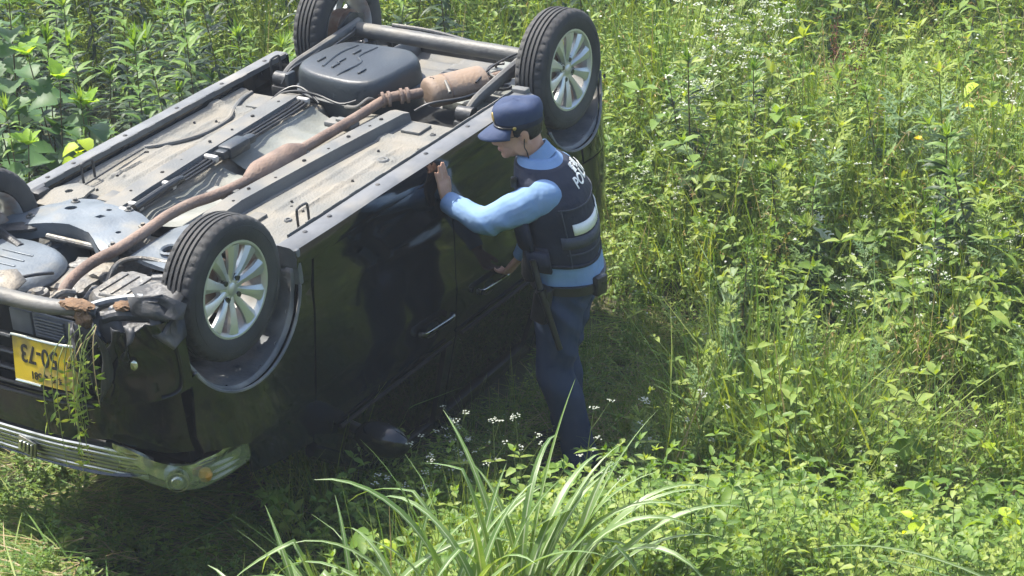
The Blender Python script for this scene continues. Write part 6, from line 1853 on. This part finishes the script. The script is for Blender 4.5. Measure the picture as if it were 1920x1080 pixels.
# young stalk rising against the far sill
for (x, y, k, lb) in ((-1.86, 9.05, 0.92, 'young pale leafy stalk with a star-shaped tip against the far sill'), (-2.12, 8.75, 0.98, 'bright tipped young stalk at the far front end of the sill')):
    st, fo_ = t_goldenrod(301, 1.45, 6, 0.14, 0.018); o = thing_plant('leafy_stalk', (x, y, gz(x, y)), 1.0, lb, 'plant'); o.scale = (k, k, k); child('stem', st, o); child('foliage', fo_, o, 'stuff')
# broad-leaved nettle-like plants at the far front corner
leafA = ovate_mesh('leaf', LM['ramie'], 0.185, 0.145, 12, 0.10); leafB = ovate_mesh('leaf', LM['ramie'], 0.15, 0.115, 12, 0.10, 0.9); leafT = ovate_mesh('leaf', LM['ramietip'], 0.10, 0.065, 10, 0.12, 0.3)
leafY = ovate_mesh('leaf', LM['vinelime'], 0.11, 0.095, 8, 0.05)
def nettle(x, y, H, label, seed, k=1.0):
    r = random.Random(seed)
    o = thing_plant('nettle_plant', (x, y, gz(x, y) - 0.02), r.uniform(0, 6.28), label, 'plant', 'broad-leaved nettles by the far front corner', (r.uniform(-.06, .06), r.uniform(-.06, .06)))
    st = LB([LM['brownstem']]); pts = curve_pts((0, 0, 0), (r.uniform(-.1, .1), r.uniform(-.1, .1), 1), H, 0.03, 12); st.tube(pts, 0.006, 0.0025, 0, 6)
    child('stem', st.mesh('stem'), o)
    for i in range(4, 13):
        for s in (0, 1):
            a = i * 1.57 + s * math.pi + r.uniform(-.35, .35)
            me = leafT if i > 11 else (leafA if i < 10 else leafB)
            c = child('leaf', me, o)
            c.location = pts[i] + Vector((math.cos(a), math.sin(a), 0.3)) * (0.035 if i < 11 else 0.01)
            c.rotation_euler = (r.uniform(-.25, .25), -0.25 + r.uniform(-.3, .3) - (0.5 if i > 11 else 0), a)
            q = k * r.uniform(0.85, 1.15); c.scale = (q, q, q)
    for s in range(5):
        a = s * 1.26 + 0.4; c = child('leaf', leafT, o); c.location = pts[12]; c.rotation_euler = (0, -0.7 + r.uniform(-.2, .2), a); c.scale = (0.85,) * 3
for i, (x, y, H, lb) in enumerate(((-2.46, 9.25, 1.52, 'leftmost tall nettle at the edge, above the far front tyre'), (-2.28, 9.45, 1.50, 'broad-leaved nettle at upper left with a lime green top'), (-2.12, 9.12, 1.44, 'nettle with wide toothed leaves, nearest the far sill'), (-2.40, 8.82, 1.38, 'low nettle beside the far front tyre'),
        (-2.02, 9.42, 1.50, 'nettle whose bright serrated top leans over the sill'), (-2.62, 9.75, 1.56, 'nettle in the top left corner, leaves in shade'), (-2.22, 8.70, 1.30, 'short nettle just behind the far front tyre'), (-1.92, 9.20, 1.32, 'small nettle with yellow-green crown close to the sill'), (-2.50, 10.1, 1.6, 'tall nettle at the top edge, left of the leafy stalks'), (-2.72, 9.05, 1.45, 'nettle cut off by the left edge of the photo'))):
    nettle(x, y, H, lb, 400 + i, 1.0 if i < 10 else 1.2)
o = thing_plant('lime_leaf_plant', (-1.93, 8.86, gz(-1.93, 8.86)), 0.3, 'lime yellow heart-leaved plant against the far sill', 'plant')
st = LB([LM['stem']]); st.tube([(0, 0, 0), (0.02, 0, 0.6), (0.0, 0.02, 1.22)], 0.005, 0.003, 0, 5); child('stem', st.mesh('stem'), o)
for i in range(7):
    c = child('leaf', leafY, o); c.scale = (0.8,) * 3; c.location = (0.02 * math.cos(i), 0.02 * math.sin(i), 1.08 + i * 0.025); c.rotation_euler = (0.2 * math.sin(i * 2), 0.15, i * 1.9)

# mugwort clumps in the meadow
mt_ = [t_mugwort(500 + i, 0.55, 0.13) for i in range(3)]
for i, (x, y, k, lb) in enumerate(((0.79, 8.18, 1.0, 'feathery blue-green mugwort in the shade right of the officer'), (0.97, 8.58, 1.0, 'pale mugwort with cut leaves at the middle right'), (1.30, 8.62, 1.0, 'mugwort in the middle of the right meadow, above the hollow'), (1.62, 8.48, 0.95, 'mugwort with yellow-green top beside the tan grass heads'),
        (1.16, 8.02, 0.8, 'mugwort low in the shadow, below the other feathery plants'), (1.40, 9.42, 1.05, 'mugwort under the white ragged leaf'), (0.58, 7.95, 0.7, 'small mugwort near the officer\'s heels'), (1.75, 10.9, 1.1, 'mugwort on the sunny hump of the meadow'), (2.5, 10.2, 1.1, 'mugwort near the right edge among lime leaves'))):
    st, fo_ = mt_[i % 3]; o = thing_plant('mugwort', (x, y, gz(x, y)), i * 1.3, lb, 'plant', 'mugwort plants in the meadow'); o.scale = (k, k, k); child('stem', st, o); child('foliage', fo_, o, 'stuff')
# tall flowering stalks standing in front of the officer's leg and the dark car
for i, (x, y, H, lb) in enumerate(((0.262, 7.50, 0.60, 'white-flowered stalk standing in front of the officer\'s lower leg'), (-0.18, 7.42, 0.60, 'white-flowered stalk in front of the dark car door'), (-0.06, 7.40, 0.58, 'branching white-flowered stalk below the rear door handle'), (0.06, 7.40, 0.56, 'white-flowered stalk under the arching grass blade'),
        (0.60, 7.7, 0.58, 'white-flowered stalk right of the officer\'s shoes'), (-0.36, 7.40, 0.54, 'short flowering stalk below the car mirror'), (0.42, 7.35, 0.30, 'low flowering stalk behind the big grass tuft'), (0.78, 7.9, 0.5, 'flowering stalk with a pale leaf in the shade'), (-0.28, 7.25, 0.50, 'flowering stalk just above the left side of the grass tuft'), (-0.50, 7.30, 0.46, 'leftmost flowering stalk, against the dark fender'))):
    r = random.Random(600 + i); b = LB([LM['weedlight'], LM['white'], LM['stem']])
    pts = curve_pts((0, 0, 0), (r.uniform(-.12, .12), r.uniform(-.1, .1), 1), H, 0.05, 6)
    st = LB([LM['stem']]); st.tube(pts, 0.003, 0.0015, 0, 5)
    for k in (2, 3, 4):
        for s in (-1, 1): b.leaf(pts[k], (s, r.uniform(-.4, .4), 0.25), (0, 0, 1), r.uniform(.04, .07), 0.02, 0, 4, 0.4, 0.2)
    fl = LB([LM['white'], LM['weedlight']])
    for k in range(4):
        br = curve_pts(pts[3 + k % 3], rdir(r, 40, 75), r.uniform(.08, .17), 0.25 if k % 2 else -0.2, 4); st.tube(br, 0.0016, 0.001, 0, 4); umbel(fl, br[-1], 0.017, r, 0, 8)
    umbel(fl, pts[-1], 0.020, r, 0, 11)
    o = thing_plant('flowering_stalk', (x, y, gz(x, y)), 0.0, lb, 'flower', 'white-flowered stalks near the officer'); child('stem', st.mesh('stem'), o); child('leaves', b.mesh('leaves'), o, 'stuff'); child('flower_heads', fl.mesh('flower_heads'), o, 'stuff')

# vine with broad leaves, lower right
leafV = [ovate_mesh('leaf', LM['vine'], 0.092, 0.066, 8, 0.02, 0.7, prof_point), ovate_mesh('leaf', LM['vine'], 0.075, 0.050, 8, 0.02, 1.0, prof_point), ovate_mesh('leaf', LM['vinelime'], 0.065, 0.046, 8, 0.02, 0.5, prof_point)]
vr = random.Random(901)
vines = [(x_, y_) for x_, y_ in ((1.05, 6.9), (1.35, 6.55), (1.6, 6.95), (1.85, 6.6), (1.2, 7.35), (1.55, 7.4), (1.9, 7.3), (0.8, 6.5), (0.55, 6.75), (2.05, 7.75), (1.75, 7.85), (1.25, 6.15), (1.6, 6.05), (0.9, 7.15), (1.0, 5.9), (0.35, 6.35), (0.0, 6.6), (-0.3, 6.5), (1.45, 7.05), (1.75, 7.0), (1.05, 7.55), (2.0, 6.95), (0.7, 6.9), (1.15, 6.4))]
pos = ['by the lower right corner', 'at the bottom edge, right of the grass tuft', 'in the lower right leaf mass', 'near the right edge, under the arching blade']
for i, (x, y) in enumerate(vines):
    lab = 'broad-leaved vine clump in the lower right, %s counted from the left' % ORD[sorted(vines).index((x, y))]
    o = thing_plant('vine_plant', (x, y, gz(x, y)), 0, lab, 'plant', 'broad-leaved vines on the embankment')
    st = LB([LM['stem']])
    for k in range(8):
        d = rdir(vr, 35, 80); L = vr.uniform(0.10, 0.34); pts = curve_pts((vr.uniform(-.12, .12), vr.uniform(-.12, .12), 0), d, L, 0.25, 4); st.tube(pts, 0.0022, 0.0015, 0, 4)
        a0 = math.atan2(d.y, d.x) + vr.uniform(-.5, .5); q0 = vr.uniform(.7, 1.35); lf = leafV[2] if vr.random() < 0.10 else vr.choice(leafV[:2])
        for da in (-1.25, 0.0, 1.25):
            c = child('leaf', lf, o); c.location = pts[-1]; c.rotation_euler = (vr.uniform(-.35, .35), vr.uniform(-.35, .45), a0 + da + vr.uniform(-.2, .2)); q = q0 * (1.1 if da == 0 else 0.9); c.scale = (q, q, q)
    child('stems', st.mesh('stems'), o)
# lime vine on the right edge
for i, (x, y, z, lb) in enumerate(((2.34, 10.15, 0.42, 'lime green broad-leaved vine near the right edge, lower'), (2.52, 10.6, 0.55, 'lime green broad-leaved vine on the right edge, upper'))):
    o = thing_plant('lime_vine', (x, y, gz(x, y)), 0, lb, 'plant'); st = LB([LM['stem']]); st.tube([(0, 0, 0), (0.03, 0.02, z * 0.6), (0.0, 0, z * 1.3)], 0.003, 0.002, 0, 4); child('stem', st.mesh('stem'), o)
    for k in range(8):
        c = child('leaf', leafY if k % 3 else leafV[0], o); a = k * 2.3; c.location = (0.08 * math.cos(a), 0.08 * math.sin(a), z * (0.7 + 0.09 * k)); c.rotation_euler = (vr.uniform(-.3, .3), vr.uniform(-.3, .3), a)

# silvergrass tufts with broad arching blades, each blade a part
def blade_mesh(seed, L, w, el, bend, kink=None):
    """arching ribbon in the x-z plane with a pale raised midrib"""
    n = 14; P = []; e = rad(el); p = Vector((0, 0, 0)); r = random.Random(seed)
    for i in range(n + 1):
        P.append(p.copy()); t = i / n
        e -= rad(bend) / n * (0.35 + 1.6 * t * t)
        if kink and abs(t - kink[0]) < 0.5 / n: e -= rad(kink[1])
        p = p + Vector((math.cos(e), 0.06 * math.sin(t * 3 + seed), math.sin(e))) * (L / n)
    b = LB([LM['silver'], LM['silverrib']]); k0 = 0
    for i, q in enumerate(P):
        t = i / n; h = w / 2 * min(1, 0.55 + 2.2 * t) * (1 - t ** 2.6) + 0.0005
        tg_ = (P[min(i + 1, n)] - P[max(i - 1, 0)]).normalized(); up = Vector((0, 1, 0)).cross(tg_) * -1
        la = Vector((0, 1, 0)); tw = 0.5 * math.sin(seed) * t
        la = la * math.cos(tw) + up * math.sin(tw)
        f = 0.30 * h
        b.v += [tuple(q - la * h + up * f), tuple(q - la * h * 0.15), tuple(q + la * h * 0.15), tuple(q + la * h + up * f)]
    for i in range(n):
        a = i * 4
        for j, s in ((0, 0), (1, 1), (2, 0)): b.f.append((a + j, a + j + 1, a + 5 + j, a + 4 + j)); b.m.append(s)
    return b.mesh('blade')
def tuft(loc, label, blades, name='silvergrass_tuft', wk=1.0, lk=1.0):
    o = thing_plant(name, loc, 0, label, 'grass')
    for i, (dx, dy, L, w, el, bend, az, kink) in enumerate(blades):
        c = child('blade', blade_mesh(i * 3 + 1, L * lk, w * wk, el, bend, kink), o); c.location = (dx, dy, gz(loc[0] + dx, loc[1] + dy) - loc[2] - 0.03); c.rotation_euler = (0, 0, rad(az))
    return o
br = random.Random(31)
bl_ = []
# signature blades: (dx, dy, length, width, start elevation, bend, azimuth, kink)
bl_ += [(-0.33, 0.05, 0.62, 0.020, 82, 20, 172, (0.72, 110)), (-0.18, 0.0, 0.66, 0.021, 84, 40, 176, (0.70, 95)), (-0.20, 0.0, 0.74, 0.018, 86, 150, 12, None), (0.14, 0.0, 0.58, 0.021, 84, 110, 170, None),
        (-0.46, 0.0, 0.55, 0.021, 74, 135, 178, None), (-0.52, 0.05, 0.52, 0.020, 64, 125, 184, None), (-0.40, -0.05, 0.50, 0.020, 76, 140, 172, None), (0.30, 0.05, 0.64, 0.016, 86, 18, 20, None), (0.36, 0.0, 0.52, 0.021, 72, 95, 6, None),
        (0.42, -0.02, 0.52, 0.020, 66, 95, 10, None), (0.40, 0.02, 0.46, 0.020, 62, 90, -4, None), (0.24, 0.0, 0.52, 0.021, 86, 50, 150, (0.8, 60)), (-0.06, 0.03, 0.52, 0.020, 86, 80, 20, None)]
for i in range(84):
    dx = br.uniform(-0.50, 0.42); side_ = 180 if br.random() < (0.5 - dx) else 0
    bl_.append((dx, br.uniform(-0.10, 0.12), br.uniform(0.36, 0.60), br.uniform(0.013, 0.022), br.uniform(74, 90), br.uniform(40, 165), side_ + br.uniform(-75, 75), (br.uniform(0.6, 0.85), br.uniform(40, 100)) if br.random() < 0.18 else None))
tuft((-0.27, 4.78, gz(-0.27, 4.78)), 'large silvergrass tuft with long pale-ribbed arching blades in the foreground', bl_, wk=1.5, lk=1.2)
bl2 = [(0.0, 0.0, 0.85, 0.014, 36, 58, 176, None), (0.05, 0.05, 0.9, 0.013, 38, 54, 182, None), (0.1, -0.1, 0.85, 0.016, 22, 50, 178, None), (0.05, 0.0, 0.6, 0.014, 50, 85, 190, None)]
tuft((1.62, 5.1, gz(1.62, 5.1)), 'silvergrass at the right edge sending long blades leftward across the corner', bl2)
bl3 = [(0.0, 0.0, 0.9, 0.018, 62, 60, 150, None), (0.03, 0.0, 0.95, 0.016, 50, 30, 165, None), (0.0, 0.05, 0.8, 0.016, 70, 110, 190, None), (0, 0, 0.7, 0.015, 60, 100, 120, None)]
tuft((2.30, 8.6, gz(2.30, 8.6)), 'thin silvergrass blades slanting down from the right edge', bl3)
bl4 = [(0.0, 0.0, 0.95, 0.016, 66, 70, 178, None), (0.03, 0.0, 0.9, 0.016, 60, 90, 200, None), (-0.03, 0.05, 0.8, 0.016, 70, 70, 160, None), (0, 0, 0.9, 0.015, 55, 80, 20, None), (0.05, 0.0, 0.85, 0.016, 72, 110, 230, None)]
tuft((2.75, 13.4, gz(2.75, 13.4)), 'silvergrass tuft at the top right of the meadow', bl4)
tuft((1.35, 10.05, gz(1.35, 10.05)), 'arching grey-green grass blades in the middle of the right meadow', [(0, 0, 0.85, 0.014, 70, 105, 8, None), (0.02, 0.02, 0.8, 0.013, 72, 100, 175, None), (0, 0, 0.7, 0.012, 60, 90, -30, None)])

# tan nodding grass heads
def brome(x, y, H, az, label, seed):
    r = random.Random(seed); st = LB([LM['dry']]); hd = LB([LM['orange'], LM['dry']])
    o = thing_plant('seed_grass', (x, y, gz(x, y)), az, label, 'grass', 'tan nodding grass heads in the meadow')
    for k in range(4):
        pts = curve_pts((r.uniform(-.04, .04), r.uniform(-.04, .04), 0), (r.uniform(0.0, .35), r.uniform(-.15, .15), 1), H * r.uniform(.8, 1.1), r.uniform(0.7, 1.5), 9)
        st.tube(pts, 0.0018, 0.0009, 0, 4)
        for i in range(5, 10):
            for q in range(5):
                hd.leaf(pts[i - 1].lerp(pts[i], r.random()), rdir(r, -70, 5), (0, 0, 1), r.uniform(0.018, 0.032), 0.0045, r.choice((0, 0, 1)), 2, 0.3, 0.1)
    child('stems', st.mesh('stems'), o); child('seed_heads', hd.mesh('seed_heads'), o, 'stuff')
for i, (x, y, H, az, lb) in enumerate(((1.80, 8.50, 0.62, 3.3, 'tan nodding grass heads beside the dark hollow'), (2.02, 8.55, 0.66, 3.0, 'orange-tan drooping grass heads right of the hollow'), (1.62, 11.3, 0.72, 3.1, 'tan grass head arching left in the sunny meadow'), (2.05, 12.0, 0.75, 3.3, 'tan grass heads by the upper right'), (2.45, 11.4, 0.72, 3.0, 'tan grass heads near the right edge, above the lime vine'),
        (2.75, 12.6, 0.78, 3.2, 'tan grass heads at the upper right edge'), (1.25, 10.8, 0.66, 2.9, 'tan grass heads left of the white ragged leaf'), (1.75, 10.45, 0.66, 3.4, 'tan grass heads right of the white ragged leaf'), (2.3, 10.0, 0.6, 2.8, 'tan grass heads beside the lime vine'), (1.42, 8.6, 0.5, 0.2, 'tan grass heads at the foot of the hollow'))):
    brome(x, y, H, az, lb, 700 + i)
# dock with rust-brown seed spike
r = random.Random(88); st = LB([LM['dock']]); hd = LB([LM['dock']])
dx_, dy_ = 1.77, 11.0
o = thing_plant('dock_plant', (dx_, dy_, gz(dx_, dy_)), 0, 'rust-brown dock seed spike standing in the upper right meadow', 'plant')
for k in range(5):
    pts = curve_pts((0, 0, 0.0), (r.uniform(-.22, .18), r.uniform(-.2, .2), 1), 1.0 * r.uniform(.75, 1), -0.05, 10); st.tube(pts, 0.004, 0.0015, 0, 4)
    for i in range(5, 11):
        for q in range(16): hd.blob(pts[i - 1].lerp(pts[i], r.random()) + Vector((r.uniform(-.016, .016), r.uniform(-.016, .016), 0)), r.uniform(0.004, 0.008), 0)
child('stems', st.mesh('stems'), o); child('seed_spikes', hd.mesh('seed_spikes'), o, 'stuff')
# one yellow flower
fx, fy = 1.99, 9.78
o = thing_plant('yellow_flower', (fx, fy, gz(fx, fy)), 0, 'single yellow flower in the right meadow', 'flower')
st = LB([LM['stem']]); st.tube([(0, 0, 0), (0.01, 0, 0.4), (0, 0, 0.80)], 0.002, 0.0015, 0, 4); child('stem', st.mesh('stem'), o)
hd = LB([LM['yellow']])
for k in range(26): hd.leaf((0, 0, 0.80), rdir(random.Random(k), 5, 50), (0, 0, 1), 0.026, 0.007, 0, 2, 0.2, 0.1)
child('petals', hd.mesh('petals'), o)
# white ragged leaf turned over
b = LB([LM['white']]); lobed(b, (0, 0, 0), (0.7, 0.1, -0.4), (-0.2, -0.6, 0.8), 0.13, 0, random.Random(1)); lobed(b, (0, 0, 0), (0.2, 0.1, 0.3), (-0.2, -0.6, 0.8), 0.08, 0, random.Random(2))
o = thing_plant('upturned_leaf', (1.44, 9.38, gz(1.44, 9.38) + 0.0), 0, 'ragged mugwort leaf showing its white underside', 'leaf'); st = LB([LM['stem']]); st.tube([(0, 0, 0), (0, 0, 0.56)], 0.002, 0.0015, 0, 4); child('stem', st.mesh('stem'), o); c = child('leaf', b.mesh('leaf'), o); c.location = (0, 0, 0.57)
# weeds torn out and hanging from the bumper
o = empty('torn_weeds'); o.matrix_world = CARM @ Matrix.Translation((-0.55, -0.445, 0.0)); tag(o, 'torn-out weeds with roots hanging over the broken bumper', 'weeds')
r = random.Random(44); st = LB([LM['stem'], LM['dry']]); hd = LB([LM['weedlight'], LM['weed']])
for k in range(16):
    y0 = r.uniform(-0.10, 0.12)
    pts = curve_pts((r.uniform(-.02, .01), y0, r.uniform(-0.05, 0.10)), (-0.35, r.uniform(-.5, .4), 0.0), r.uniform(0.15, 0.50), 6.0, 8); pts = [q - Vector((0.03, 0, 0)) for q in pts]
    st.tube(pts, 0.0022, 0.0012, r.choice((0, 0, 1)), 4)
    for i in range(3, 9):
        for q in range(2): hd.leaf(pts[i], rdir(r, -60, 20), (-1, 0, 0), r.uniform(.015, .045), r.uniform(.006, .016), r.choice((0, 1)), 3, .4, .2)
child('stems', st.mesh('stems'), o); child('leaves', hd.mesh('leaves'), o, 'stuff')

# ---- thin haze volume over the whole place, added to lift the dark tones
hz = MB().box((-64, -34, -1.6), (64, 94, 5.15))
me = bpy.data.meshes.new('haze'); me.from_pydata(hz.v, [], hz.f); me.update()
hm = bpy.data.materials.new('haze'); hm.use_nodes = True
hn = hm.node_tree; hn.nodes.remove(hn.nodes['Principled BSDF'])
pv = hn.nodes.new('ShaderNodeVolumePrincipled')
pv.inputs['Color'].default_value = (0.86, 0.93, 1.0, 1)
pv.inputs['Density'].default_value = 0.0019
hn.links.new(pv.outputs[0], hn.nodes['Material Output'].inputs['Volume'])
haze = bpy.data.objects.new('haze', me); COL.objects.link(haze); me.materials.append(hm)
tag(haze, 'thin pale haze added to lift the dark tones', 'haze', kind='stuff')
